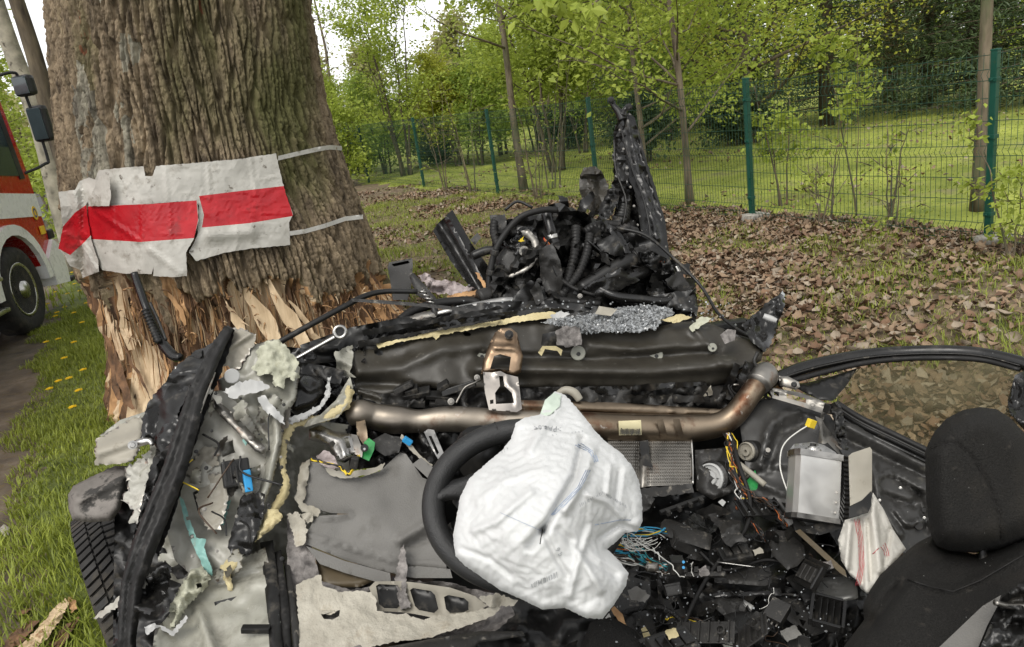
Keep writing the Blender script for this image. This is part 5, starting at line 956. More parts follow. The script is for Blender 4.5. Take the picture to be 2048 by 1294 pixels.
for i, (u0, w, m) in enumerate([(520, 26, m_k), (546, 16, m_rubk), (566, 12, m_k2)]):
    SH('sill_strip', m, [(u0, 1085+i*20, 1.9-.02*i), (u0+w, 1080+i*20, 1.9-.02*i), (u0+w+18, 1220, 1.66), (u0+w+24, 1340, 1.48), (u0+22, 1340, 1.48), (u0+14, 1220, 1.66)], th=.03, res=8, rnd=(6, .012), amp=.006, seed=84+i)
box('sill_clip', m_k, P(512, 1258, 1.60), (.07, .02, .015), car, (0, 10, 0))
SH('wheelhouse_panel', m_olive, [(300, 860, 2.42), (420, 800, 2.46), (560, 830, 2.42), (700, 850, 2.4), (700, 1000, 2.25), (600, 1110, 2.08), (440, 1200, 1.96), (320, 1150, 2.0), (300, 1000, 2.2)], th=.02, res=10, crump=.05, cfreq=4, seed=89)
# front left wheel
tyc = P(272, 1180, 2.3); tyc[2] = .335; wax = np.array([.84, .50, .04]); wax /= np.linalg.norm(wax)
V, F = lathegeo([(.20, -.10), (.27, -.115), (.305, -.108), (.322, -.085), (.328, -.03), (.328, .03), (.322, .085), (.305, .108), (.27, .115), (.20, .10)], tyc, wax, 64)
wh = mk('front_wheel', V, F, m_rub, car)
B = frame(wax); mb = MB()
for k in range(70):
    for j, (z0, z1, sk, hgt) in enumerate([(-.108, -.066, .35, .0), (-.06, -.022, .5, .004), (-.016, .016, .1, .004), (.022, .06, -.5, .004), (.066, .108, -.35, .0)]):
        a0 = (k+.5*(j % 2))/70*6.283; da = .030; V = []
        for rr in (.32, .341):
            for (z, da_) in ((z0, -da), (z1, -da), (z1, da), (z0, da)):
                a = a0+da_+sk*abs(z)/.33*1.2; r_t = rr-(.010 if abs(z) > .09 else 0); V.append(tyc+B@np.array([r_t*math.cos(a), r_t*math.sin(a), z]))
        mb.add(V, [(0, 3, 2, 1), (4, 5, 6, 7), (0, 1, 5, 4), (1, 2, 6, 5), (2, 3, 7, 6), (3, 0, 4, 7)])
mb.done('tread_blocks', m_rub, wh, False)
V, F = lathegeo([(.20, -.1), (.2, -.07), (.06, -.05), (0, -.05)], tyc, wax, 32); mk('rim', V, F, m_silverd, wh)
# ---------------------------------------------------------------- knee panel, footwell lining
kn, knD = SH('knee_panel', m_grey, [(612, 1088, 1.9), (617, 1060, 1.93), (632, 1032, 1.96), (660, 1030, 1.965), (700, 1028, 1.97), (662, 1026, 1.975), (640, 1020, 1.985), (598, 1008, 2.0), (604, 965, 2.06), (612, 930, 2.1), (618, 920, 2.11), (640, 925, 2.1), (680, 950, 2.07), (720, 955, 2.07), (760, 942, 2.09), (800, 905, 2.14), (812, 908, 2.13), (845, 955, 2.07), (862, 962, 2.06), (858, 1000, 2.01), (850, 1040, 1.97), (862, 1090, 1.92), (892, 1128, 1.87), (895, 1152, 1.85), (850, 1155, 1.85), (800, 1150, 1.86), (760, 1140, 1.87), (690, 1120, 1.88)],
   th=.012, res=8, amp=.012, freq=4, ridges=[([(615, 1068), (700, 1095), (800, 1125), (895, 1130)], 3, .012), ([(800, 1080), (850, 1050)], 9, .025), ([(815, 1092), (858, 1075)], 6, -.02), ([(640, 1035), (700, 1030)], 6, .02)], ctrl=[(730, 1020, 1.97), (750, 1080, 1.91)], seed=101)
SH('knee_panel_edge', m_beige, [(590, 1000, 2.0), (596, 960, 2.07), (604, 925, 2.12), (620, 918, 2.12), (616, 960, 2.06), (606, 1006, 2.0), (640, 1020, 1.97), (636, 1034, 1.95), (604, 1024, 1.97)], th=.015, res=6, ragged=2.5, crump=.015, seed=102)
SH('panel_lip', m_grey, [(690, 1122, 1.86), (780, 1146, 1.84), (782, 1166, 1.82), (775, 1170, 1.82), (690, 1146, 1.83), (640, 1128, 1.85), (612, 1092, 1.88)], th=.012, res=7, seed=103); SH('panel_lip', m_grey, [(800, 1134, 1.84), (835, 1132, 1.85), (900, 1138, 1.84), (905, 1156, 1.82), (830, 1156, 1.82), (800, 1152, 1.82)], th=.012, res=7, seed=104)
SH('vent_duct', m_grey, [(825, 928, 2.06), (842, 915, 2.08), (885, 950, 2.02), (880, 965, 2.0), (862, 962, 2.0)], th=.03, res=6, seed=105)
SH('brown_panel', m_brownp, [(630, 1112, 1.9), (690, 1128, 1.88), (748, 1148, 1.85), (752, 1160, 1.83), (720, 1174, 1.81), (655, 1176, 1.8), (642, 1165, 1.82)], th=.02, res=8, rnd=(8, .015), seed=106)
SH('felt_lining', m_felt, [(575, 1030, 1.98), (612, 1050, 1.94), (628, 1110, 1.87), (640, 1160, 1.81), (700, 1180, 1.78), (800, 1160, 1.8), (900, 1165, 1.78), (1010, 1195, 1.72), (1030, 1230, 1.66), (980, 1270, 1.6), (800, 1280, 1.58), (600, 1340, 1.5), (572, 1200, 1.74)], th=.02, res=9, ragged=2, amp=.012, freq=30, ctrl=[(700, 1230, 1.69), (775, 1195, 1.86), (845, 1202, 1.84), (912, 1210, 1.82)], seed=107)
win = [[(752, 1172), (758, 1168), (795, 1170), (801, 1178), (801, 1210), (794, 1217), (768, 1216), (758, 1208)], [(820, 1180), (826, 1176), (862, 1182), (870, 1190), (877, 1218), (868, 1226), (838, 1220), (830, 1212)], [(888, 1194), (896, 1190), (928, 1196), (937, 1204), (937, 1220), (928, 1224), (900, 1226), (892, 1218)]]
_, frD = SH('pedal_frame', m_beige, [(738, 1175, 1.76), (750, 1163, 1.78), (800, 1162, 1.78), (830, 1165, 1.77), (900, 1175, 1.75), (950, 1192, 1.72), (975, 1212, 1.69), (930, 1232, 1.67), (880, 1238, 1.66), (830, 1228, 1.68), (800, 1224, 1.69), (755, 1222, 1.69)], th=.012, res=6, holes=win, ridges=[(win[0]+[win[0][0]], 4, .008), (win[1]+[win[1][0]], 4, .008), (win[2]+[win[2][0]], 4, .008)], seed=108)
for w_ in win: SH('opening_dark_fill', m_k, [(u, v) for u, v in w_], th=.004, res=8, depthfn=lambda u, v: frD(u, v)+.006, seed=109)  # black sheet fills each frame window, standing in for the shade inside
SH('felt_strip', m_felt, [(800, 1100, 1.86), (808, 1088, 1.87), (815, 1130, 1.82), (812, 1180, 1.74), (822, 1215, 1.68), (800, 1218, 1.68), (790, 1160, 1.78)], th=.015, res=5, ragged=2.5, amp=.01, freq=40, seed=110)
SH('fleece_sheet', m_cream, [(592, 1170, 1.74), (612, 1160, 1.75), (642, 1150, 1.76), (646, 1172, 1.73), (662, 1178, 1.72), (680, 1184, 1.71), (720, 1182, 1.71), (742, 1184, 1.71), (752, 1198, 1.69), (754, 1222, 1.66), (790, 1228, 1.65), (812, 1226, 1.65), (822, 1234, 1.64), (848, 1240, 1.63), (864, 1232, 1.64), (905, 1228, 1.64), (950, 1222, 1.64), (988, 1212, 1.65), (1000, 1216, 1.64), (985, 1232, 1.62), (930, 1252, 1.59), (860, 1275, 1.56), (780, 1285, 1.55), (720, 1300, 1.53), (600, 1345, 1.47), (598, 1250, 1.62)],
   th=.006, res=6, ragged=2, amp=.006, freq=8, buck=(.03, dict(bend=.15)), holes=[[(642, 1228), (655, 1226), (680, 1220), (678, 1232), (664, 1240), (648, 1238)]], seed=111)
SH('fleece_flap', m_cream, [(634, 1182, 1.71), (650, 1175, 1.715), (672, 1180, 1.71), (684, 1190, 1.70), (680, 1218, 1.66), (660, 1230, 1.65), (640, 1228, 1.65)], th=.005, res=4, ragged=1.5, buck=(.04, {}), seed=112)
SH('fleece_flap', m_cream, [(573, 1030, 1.93), (596, 1024, 1.95), (608, 1040, 1.93), (615, 1062, 1.9), (606, 1090, 1.87), (592, 1094, 1.87), (583, 1062, 1.9)], th=.006, res=4, ragged=3, buck=(.06, {}), seed=113); SH('fleece_flap', m_cream, [(600, 1028, 1.96), (625, 1026, 1.96), (626, 1040, 1.95), (615, 1048, 1.94)], th=.006, res=5, ragged=2, crump=.015, seed=114)
SH('fleece_flap', m_cream, [(958, 1196, 1.67), (990, 1186, 1.68), (1036, 1200, 1.66), (1028, 1212, 1.64), (980, 1215, 1.64)], th=.006, res=6, ragged=3, crump=.02, seed=115)
SH('console_trim', m_k2, [(740, 1300, 1.5), (860, 1278, 1.53), (960, 1262, 1.55), (1045, 1262, 1.55), (1050, 1272, 1.53), (960, 1285, 1.5), (900, 1340, 1.42), (760, 1340, 1.42)], th=.03, res=9, rnd=(8, .02), seed=116)
# steel hinge bracket, circuit board, wires under the tube
SH('pressed_bracket', m_silver, [(618, 858, 2.2), (640, 850, 2.22), (668, 862, 2.2), (700, 868, 2.18), (718, 880, 2.16), (722, 900, 2.12), (702, 918, 2.1), (690, 926, 2.09), (674, 922, 2.09), (668, 905, 2.11), (655, 890, 2.14), (632, 882, 2.17), (618, 880, 2.18)], th=.008, res=5, holes=[[(659, 884), (666, 881), (671, 887), (667, 894), (660, 892)], [(688, 876), (696, 874), (702, 895), (694, 897)], [(670, 912), (678, 911), (680, 920), (672, 921)]], rnd=(5, .012), ridges=[([(640, 868), (680, 880), (690, 910)], 7, .015)], seed=117)
SH('pressed_bracket', m_silverd, [(702, 868, 2.14), (714, 870, 2.14), (726, 900, 2.09), (724, 915, 2.07), (710, 908, 2.08)], th=.006, res=5, seed=118)
bd, _ = SH('circuit_board', m_pcb, [(728, 884, 2.12), (738, 876, 2.13), (750, 885, 2.12), (748, 900, 2.1), (738, 922, 2.07), (722, 915, 2.08)], th=.005, res=5, seed=119); disc('board_knob', m_k, 729, 896, 2.08, 8, bd, .01); disc('board_pin', m_white2, 729, 898, 2.066, 2.5, bd, .002)
SH('black_module', m_k2, [(745, 880, 2.2), (770, 866, 2.22), (805, 880, 2.2), (798, 905, 2.16), (770, 912, 2.15), (752, 900, 2.17)], th=.05, res=7, crump=.03, seed=120); SH('cloth_scrap', m_ins, [(632, 912, 2.1), (650, 900, 2.12), (665, 910, 2.1), (680, 935, 2.07), (660, 940, 2.07), (640, 928, 2.09)], th=.02, res=5, ragged=2, crump=.02, seed=121)
SH('cardboard_edge', m_beige, [(650, 935, 2.06), (690, 945, 2.05), (750, 935, 2.07), (770, 925, 2.09), (765, 938, 2.07), (735, 950, 2.05), (690, 957, 2.04), (660, 950, 2.05)], th=.006, res=5, ragged=1.5, seed=122)
def wire(pts, c, r=1.3, par=None, name='wire', wob=1.5, n=3):
    q = [pts[0]]
    for a, b in zip(pts[:-1], pts[1:]):
        for k in range(1, n+1): t = k/n; q.append((a[0]+(b[0]-a[0])*t+rs.gauss(0, wob), a[1]+(b[1]-a[1])*t+rs.gauss(0, wob), a[2]+(b[2]-a[2])*t+rs.gauss(0, .004)))
    return tube(name, WC[c], q, r, par or car, n=3, sides=5)
for c in ('yellow', 'yellow', 'black', 'yellow', 'brown', 'black'): wire([(622, 918+rs.gauss(0, 2), 2.05), (650, 925, 2.04), (680, 932, 2.03), (695, 950, 2.0), (705, 940, 2.02), (716, 912, 2.05)], c, 1.5)
box('wire_plug', m_k2, P(709, 925, 2.02), (.022, .02, .035), car, (0, 20, 0))
SH('link_bracket', m_silver, [(848, 864, 2.18), (856, 858, 2.19), (868, 860, 2.18), (890, 912, 2.1), (888, 928, 2.07), (878, 922, 2.08), (860, 890, 2.13)], th=.008, res=4, holes=[[(857, 872), (863, 872), (878, 905), (874, 910)]], seed=123)
SH('blue_clip_harness', m_beige, [(803, 868, 2.2), (815, 880, 2.18), (840, 910, 2.12), (866, 930, 2.09), (860, 934, 2.08), (828, 908, 2.12), (800, 876, 2.19)], th=.008, res=5, ragged=1, seed=124); box('blue_clip', m_blue, P(815, 882, 2.15), (.03, .015, .018), car, (0, 45, 0))
for i, (a, b) in enumerate([((740, 850), (905, 870)), ((760, 870), (830, 905)), ((895, 862), (960, 900)), ((870, 880), (990, 880))]): TB('pipe', m_k, [(a[0], a[1], 2.36), ((a[0]+b[0])/2, (a[1]+b[1])/2+rs.gauss(0, 6), 2.38), (b[0], b[1], 2.36)], 9, sides=8)
SH('dash_innards', m_k, [(690, 850, 2.42), (1050, 860, 2.42), (1050, 960, 2.3), (900, 1000, 2.25), (800, 930, 2.3), (700, 940, 2.3)], th=.03, res=10, crump=.08, cfreq=7, seed=125)
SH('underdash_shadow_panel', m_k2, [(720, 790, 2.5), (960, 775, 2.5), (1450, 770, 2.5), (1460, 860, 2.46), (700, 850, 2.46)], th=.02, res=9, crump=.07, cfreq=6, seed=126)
for i in range(9): u = rs.uniform(790, 950); v = rs.uniform(770, 810); box('air_vent_part', m_k2 if i % 2 else m_k, P(u, v, 2.42), (rs.uniform(.04, .12), .04, rs.uniform(.012, .03)), car, (rs.uniform(-20, 20), rs.uniform(-25, 25), 0))
for (o, m) in [([(1060, 785), (1180, 775), (1290, 768), (1410, 762), (1412, 770), (1300, 782), (1160, 795)], m_kg), ([(1180, 790), (1400, 790), (1412, 805), (1200, 806)], m_k2), ([(1385, 785), (1412, 765), (1420, 800), (1395, 812)], m_k), ([(1405, 795), (1422, 770), (1425, 790)], m_beige), ([(1440, 790), (1470, 725), (1480, 730), (1460, 800)], m_k), ([(1470, 780), (1490, 720), (1510, 730), (1490, 790)], m_kg)]: SH('broken_duct', m, [(u, v, 2.42) for u, v in o], th=.025, res=7, crump=.02, ragged=1.5, seed=rs.randint(0, 99))
TB('drain_spout', m_beige, [(1115, 788, 2.38), (1130, 780, 2.38), (1148, 785, 2.37), (1160, 800, 2.36)], [6, 8, 9, 8])
# ---------------------------------------------------------------- steering wheel and airbag
sw = [(1050+184*math.cos(a), 1014+154*math.sin(a), 1.53-.12*math.sin(a)) for a in np.linspace(0, 6.283, 28, endpoint=False)]
swo = TB('steering_wheel', m_leather, sw, 23, closed=True, n=3, sides=16)
for a in (2.72, 3.95):
    i0 = [(1050+(184+23*s_)*math.cos(a), 1014+(154+23*s_)*math.sin(a)) for s_ in (-1, 1)]
SH('wheel_hub', m_leather, [(905, 985, 1.55), (935, 950, 1.57), (985, 935, 1.58), (1050, 925, 1.58), (1120, 960, 1.56), (1120, 1090, 1.48), (1000, 1110, 1.47), (955, 1075, 1.49), (912, 1075, 1.48), (885, 1060, 1.49), (905, 1040, 1.5)], parent=swo, th=.03, res=8, rnd=(22, .035), holes=[[(893, 1020), (905, 1005), (925, 1030), (930, 1062), (905, 1060)]], seed=130)
SH('wheel_spoke', m_leather, [(862, 985, 1.53), (905, 960, 1.55), (960, 945, 1.56), (960, 1000, 1.53), (900, 1000, 1.52), (868, 1010, 1.51)], parent=swo, th=.025, res=8, rnd=(12, .02), seed=131)
TB('wheel_seam', m_rubk, [(989, 845, 1.65), (996, 862, 1.625), (1000, 895, 1.635)], 2, parent=swo)
TB('column_shroud', m_k, [(960, 910, 1.70), (1000, 890, 1.8), (1040, 880, 1.95)], [60, 45, 35], sides=16)
ABo = [(1085, 828, 1.64), (1092, 800, 1.72), (1110, 783, 1.78), (1130, 790, 1.78), (1150, 812, 1.70), (1172, 838, 1.62), (1190, 862, 1.57), (1210, 882, 1.54), (1242, 906, 1.50), (1264, 932, 1.47), (1278, 962, 1.47), (1284, 1000, 1.43), (1285, 1042, 1.40), (1276, 1062, 1.38), (1250, 1066, 1.37), (1236, 1080, 1.35), (1214, 1098, 1.33), (1236, 1120, 1.31), (1257, 1146, 1.29), (1252, 1172, 1.27), (1226, 1212, 1.23), (1205, 1238, 1.21), (1172, 1236, 1.20), (1130, 1216, 1.21), (1085, 1219, 1.21), (1040, 1197, 1.23), (1000, 1180, 1.25), (960, 1152, 1.27), (928, 1130, 1.28), (911, 1112, 1.29), (906, 1070, 1.32), (914, 1030, 1.35), (920, 995, 1.38), (938, 958, 1.42), (975, 925, 1.47), (1005, 900, 1.51), (1022, 878, 1.54), (1032, 846, 1.58), (1048, 836, 1.60), (1066, 832, 1.62)]
ab, abD = SH('airbag', m_airbag, ABo, parent=swo, ctrl=[(1080, 1000, 1.27), (1000, 1040, 1.25), (1180, 1000, 1.3), (1100, 1120, 1.2), (1110, 900, 1.42), (1200, 1130, 1.24), (1010, 1110, 1.23)], th=.02, res=4.5, ragged=.6, rnd=(15, .022), amp=.005, freq=5, buck=(.034, dict(it=240, bend=.16, a0=.014, wl=.085, anchor=.005, bda=.02)), crease=(.004, 1.5),
   ridges=[([(1165, 880), (1150, 950), (1110, 1020), (1085, 1060)], 7, -0.0280), ([(1185, 900), (1168, 960), (1130, 1020)], 9, 0.0240), ([(1085, 1060), (1060, 1090)], 10, -0.0240), ([(1085, 1060), (1110, 1110), (1135, 1150)], 6, -0.0112), ([(925, 1098), (980, 1118), (1020, 1150)], 6, -0.0064), ([(1060, 985), (990, 1045), (950, 1060)], 9, 0.0128), ([(1200, 1075), (1240, 1050), (1275, 1060)], 6, -0.0160), ([(1175, 990), (1215, 1005), (1245, 1035)], 5, 0.0128), ([(1220, 930), (1215, 985)], 5, 0.0112), ([(1240, 940), (1232, 1000)], 5, -0.0112), ([(1115, 820), (1090, 850), (1060, 900)], 10, 0.0240), ([(1150, 1090), (1200, 1180)], 8, 0.0144), ([(1120, 1060), (1180, 1120), (1230, 1150)], 8, -0.0128), ([(1180, 1060), (1160, 1110), (1140, 1190)], 7, 0.0112), ([(960, 1000), (1010, 960), (1080, 940)], 12, 0.0096)], seed=133)
SH('airbag_lining', M('airbag_inner_face', (.48, .55, .47), .8, var=.1, bump=.3, bscale=200), [(1078, 835), (1090, 800), (1108, 785), (1122, 790), (1120, 812), (1100, 830)], parent=swo, th=.004, res=5, crump=.01, depthfn=lambda u, v: abD(u, v)-.004-.0*np.asarray(u), seed=134)
def stitch(pts, m=None, r=.8, name='stitching', par=None, D=None):
    D = D or abD; q = rag([(a[0], a[1]) for a in pts], .3, 5, rs, False); q = [(u, v, float(D(u, v))-.0015) for u, v in q]
    return tube(name, m or m_thread, q, r, par or ab, n=1, sides=4, straight=True)
for o in (0, 6, 12):
    stitch([(1150+o, 890-o*.3), (1180+o*.8, 905), (1190+o*.5, 925-o*.2)]); stitch([(1172+o*.7, 940), (1155+o*.6, 975), (1120+o*.8, 1010), (1102+o*.5, 1030)])
stitch([(1000, 1025), (1090, 1065)], r=.4); stitch([(1190, 1050), (1240, 1040), (1262, 1040)], r=.6); stitch([(1085, 1060), (1080, 1088)], m_inkd, 1.2)
for (a, b, n, h) in (((1062, 1172), (1112, 1150), 20, 10), ((1160, 1010), (1205, 985), 14, 6), ((1205, 985), (1250, 1012), 16, 6), ((1003, 904), (1014, 898), 3, 6), ((1105, 870), (1165, 862), 9, 2)):
    mb = MB()
    for i in range(n):
        t = i/(n-1)+rs.uniform(-.02, .02); u = a[0]+(b[0]-a[0])*t; v = a[1]+(b[1]-a[1])*t; hh_ = h*rs.uniform(.6, 1.2); q = [(u, v-hh_/2, float(abD(u, v-hh_/2))-.001), (u+1.5, v+hh_/2, float(abD(u+1.5, v+hh_/2))-.001)]; V, F = tube(None, None, q, .55, straight=True, sides=4); mb.add(V, F)
    mb.done('printed_ticks', m_ink, ab, False)
def write(s, u, v, h, ang, m, D, par):
    V, F = textgeo(s); ca, sa = math.cos(ang), math.sin(ang); U = u+h*(V[:, 0]*ca+V[:, 1]*sa); Vv = v+h*(V[:, 0]*sa-V[:, 1]*ca); F = [f for f in F]
    return mk('writing', P(U, Vv, D(U, Vv)-.0015), F, m, par, False)
write('>PA6.6<', 1095, 856, 16, math.radians(183), m_ink, abD, ab); write('9 b', 1118, 1104, 14, math.radians(60), m_ink, abD, ab)
# ---------------------------------------------------------------- engine pile
eng, _ = SH('engine_block', m_k, [(830, 650, 2.9), (900, 610, 2.95), (960, 600, 3.0), (985, 560, 3.05), (985, 480, 3.15), (1010, 440, 3.2), (1060, 425, 3.25), (1120, 405, 3.3), (1200, 440, 3.3), (1260, 470, 3.3), (1330, 520, 3.2), (1385, 570, 3.1), (1395, 610, 3.0), (1390, 650, 2.9)], th=.5, res=10, crump=.12, cfreq=7, amp=.06, freq=8, ragged=3, smooth=False, seed=140)
mp = [m_k, m_kg, m_k2, m_rubk]
SH('timing_cover', m_k2, [(990, 545, 2.98), (992, 515, 3.0), (1012, 490, 3.02), (1040, 500, 3.0), (1052, 520, 2.98), (1040, 545, 2.96), (1015, 553, 2.96)], th=.06, res=6, rnd=(14, .03), seed=141)
SH('cylinder_cover', m_kg, [(1000, 480, 3.1), (1030, 450, 3.12), (1070, 455, 3.1), (1080, 500, 3.05), (1050, 520, 3.03), (1010, 500, 3.06)], th=.08, res=5, crump=.05, cfreq=14, seed=142); disc('pulley', m_silverd, 1048, 502, 2.99, 11, car, .02); disc('pulley_bolt', m_k, 1048, 502, 2.975, 5, car, .01)
mb = MB()
for a in np.linspace(0, 6.28, 9)[:-1]: V, F = lathegeo([(.004, 0), (.004, .012)], P(1048+8*math.cos(a), 502+8*math.sin(a), 2.985), -ray(1048, 502), 6); mb.add(V, F)
mb.done('pulley_teeth', m_silverd, car, False)
SH('aluminium_arm', m_silverd, [(1042, 462, 3.02), (1058, 458, 3.02), (1078, 482, 3.0), (1084, 506, 2.97), (1078, 520, 2.95), (1052, 545, 2.93), (1010, 560, 2.93), (1012, 553, 2.93), (1048, 535, 2.94), (1068, 508, 2.97), (1062, 482, 3.0), (1046, 472, 3.02)], th=.03, res=5, rnd=(4, .01), seed=143)
SH('yellow_scrap', WC['yellow'], [(1036, 482, 3.0), (1044, 476, 3.0), (1048, 472, 3.0), (1046, 480, 3.0), (1050, 482, 3.0), (1042, 484, 3.0)], th=.004, res=4, ragged=1, seed=144)
for (o, Y, m) in [([(1075, 500), (1105, 485), (1120, 520), (1128, 565), (1115, 595), (1098, 600), (1082, 560)], 2.95, m_k2), ([(1190, 480), (1225, 470), (1245, 490), (1250, 515), (1225, 510), (1200, 500)], 3.0, m_k), ([(1160, 400), (1185, 382), (1190, 392), (1168, 430), (1150, 428), (1140, 425), (1135, 395), (1115, 390), (1118, 402), (1150, 440)], 3.25, m_kg), ([(1165, 440), (1185, 420), (1195, 425), (1178, 445)], 3.2, m_k2), ([(1195, 425), (1240, 465), (1275, 520), (1262, 520), (1215, 460)], 3.05, m_kg), ([(1245, 500), (1290, 490), (1310, 525), (1300, 545), (1265, 510)], 3.05, m_k2), ([(1250, 460), (1300, 480), (1330, 520), (1300, 520), (1265, 495)], 3.1, m_k), ([(1020, 600), (1060, 560), (1090, 580), (1100, 620), (1040, 625)], 2.9, m_k), ([(1060, 580), (1075, 560), (1090, 600), (1075, 612)], 2.86, m_k2), ([(1165, 575), (1240, 535), (1280, 560), (1200, 600)], 2.92, m_kg), ([(1000, 600), (1020, 575), (1045, 590), (1040, 622), (1010, 620)], 2.88, m_k2), ([(1300, 590), (1385, 580), (1395, 605), (1390, 625), (1310, 610)], 2.88, m_k), ([(1385, 580), (1392, 575), (1394, 632), (1380, 640), (1370, 610)], 2.9, m_kg), ([(1330, 560), (1360, 540), (1395, 600), (1370, 610)], 2.95, m_k2), ([(1275, 505), (1310, 500), (1330, 560), (1310, 570)], 3.0, m_kg), ([(980, 430), (1010, 428), (1016, 470), (1000, 490), (985, 470)], 3.1, m_k2)]:
    SH('broken_engine_part', m, [(u, v, Y+rs.gauss(0, .02)+(v-500)*-.0006) for u, v in o], th=.03, res=6, ragged=1.5, crump=.02, rnd=(4, .006), seed=rs.randint(0, 999))
for i in range(150):
    u, v = rs.uniform(1000, 1385), 0; v = 455+abs(u-1160)*.36+rs.uniform(0, 1)*(640-455-abs(u-1160)*.36); Y = 3.12-(v-430)*.0011+rs.gauss(0, .03); L = rs.uniform(12, 44); a = rs.uniform(0, 3.14); w_ = rs.uniform(.25, .8)
    k_ = rs.randint(4, 6); o = [(u+L*math.cos(q+rs.gauss(0, .2))*.5, v+L*w_*math.sin(q)*.5, Y+rs.gauss(0, .02)) for q in np.linspace(0, 6.28, k_, endpoint=False)]; o = [(u+(x-u)*math.cos(a)-(y-v)*math.sin(a), v+(x-u)*math.sin(a)+(y-v)*math.cos(a), Y_) for x, y, Y_ in o]
    SH('engine_fragment', rs.choice(mp+[m_k, m_kg]), o, th=rs.uniform(.006, .03), res=7, ragged=2, crump=rs.uniform(0, .015), smooth=False, seed=i)
H = lambda pts, r, c=True, m=m_rubk, name='hose': TB(name, m, pts, r, sides=12, n=5, corr=(.016, .13) if c else None)
H([(980, 600, 2.93), (978, 560, 2.95), (988, 510, 2.98), (1005, 475, 3.0), (1040, 435, 3.02), (1085, 420, 3.04), (1115, 420, 3.05)], 6.5, False, name='cooling_hose')
for q in ((980, 600), (981, 545), (989, 505)): TB('hose_band', m_k2, [(q[0]-1, q[1]+5, 2.945), (q[0]+1, q[1]-5, 2.945)], 8.5)
H([(1092, 425, 3.1), (1100, 455, 3.06), (1108, 485, 3.04), (1125, 500, 3.03)], [11, 11, 13, 12], False, m_kg); TB('hose_clamp', m_silver, [(1103, 470, 3.045), (1105, 478, 3.04)], 14)
H([(1152, 455, 3.08), (1150, 500, 3.0), (1140, 545, 2.96), (1120, 600, 2.88)], 10); H([(1180, 470, 3.05), (1172, 510, 2.98), (1155, 550, 2.94), (1128, 585, 2.9), (1118, 615, 2.87)], 9); H([(1170, 465, 3.08), (1190, 455, 3.1), (1225, 462, 3.1), (1260, 455, 3.1)], 10); H([(1175, 458, 3.1), (1200, 448, 3.12), (1240, 450, 3.12)], 8, False)
H([(1160, 580, 2.92), (1200, 555, 2.95), (1240, 530, 2.98), (1270, 520, 3.0)], 16, False, m_k); H([(1215, 580, 2.9), (1260, 555, 2.93), (1300, 540, 2.96)], 13, False, m_kg)
H([(1195, 575, 2.86), (1230, 592, 2.83), (1280, 598, 2.82), (1330, 602, 2.82), (1345, 590, 2.84)], [8, 10, 9, 9, 7], False, m_kg); H([(1080, 610, 2.82), (1110, 600, 2.82), (1160, 605, 2.82), (1200, 608, 2.82)], 7, False)
H([(1105, 500, 2.93), (1112, 545, 2.9), (1145, 575, 2.87), (1190, 590, 2.84)], 4, False); H([(1005, 570, 2.92), (1020, 580, 2.9), (1040, 590, 2.88)], 6); H([(990, 440, 3.15), (988, 465, 3.1), (996, 490, 3.05)], 9)
H([(1250, 395, 3.3), (1246, 420, 3.26), (1242, 440, 3.22)], [15, 16, 17], True, m_k); H([(1222, 412, 3.3), (1205, 430, 3.28), (1195, 450, 3.25)], [6, 5, 4], False)
for pts, r in ([[(1232, 455, 3.05), (1290, 470, 3.0), (1340, 510, 2.95), (1400, 570, 2.85), (1435, 625, 2.72), (1470, 655, 2.62), (1500, 672, 2.55)], 3.2], [[(1175, 480, 3.0), (1225, 520, 2.98), (1280, 535, 2.96)], 2], [[(1270, 500, 3.0), (1310, 545, 2.95), (1380, 615, 2.85)], 2], [[(1010, 420, 3.2), (1035, 403, 3.22), (1065, 415, 3.2)], 3], [[(1330, 520, 3.0), (1350, 560, 2.95), (1375, 600, 2.9)], 3]): H(pts, r, False, m_k, 'cable')
SH('wire_cluster', m_k, [(1275, 505, 2.98), (1300, 500, 2.98), (1340, 520, 2.95), (1350, 545, 2.93), (1320, 550, 2.94), (1290, 530, 2.96)], th=.03, res=5, crump=.06, cfreq=18, seed=146)
for c in ('orange', 'red', 'orange', 'black'): wire([(1088, 478+rs.gauss(0, 2), 3.0), (1098, 490, 2.97), (1105, 500, 2.95)], c, 1.2); wire([(1310, 522, 2.93), (1325+rs.gauss(0, 3), 525, 2.92)], c, 1)
bolt(1078, 561, 2.86, 5, m_k2, car); bolt(1084, 577, 2.86, 5, m_k2, car); bolt(1160, 592, 2.82, 5, m_silverd, car); TB('screw_end', m_silver, [(1352, 533, 2.93), (1358, 545, 2.92)], 5)
# upright torn suspension tower
SH('upright_wing', m_kg, [(1240, 232, 3.42), (1258, 225, 3.42), (1270, 236, 3.42), (1276, 270, 3.4), (1290, 330, 3.36), (1308, 385, 3.32), (1322, 430, 3.28), (1332, 490, 3.22), (1340, 530, 3.18), (1310, 520, 3.16), (1285, 480, 3.2), (1278, 430, 3.24), (1268, 380, 3.28), (1255, 350, 3.32), (1246, 290, 3.38)], th=.012, res=7, amp=.006, freq=9, ragged=1.6, edge=(m_silverd, .9), ridges=[([(1256, 240), (1272, 320), (1297, 400), (1316, 480)], 4, .04), ([(1270, 260), (1284, 330), (1312, 430)], 4, -.03)], seed=150)
SH('upright_wing', m_k, [(1270, 240, 3.44), (1278, 262, 3.43), (1296, 330, 3.39), (1314, 385, 3.35), (1330, 440, 3.3), (1338, 500, 3.22), (1344, 540, 3.16), (1334, 535, 3.16), (1322, 470, 3.24), (1304, 400, 3.32), (1288, 340, 3.37)], th=.02, res=7, ragged=.8, seed=148)
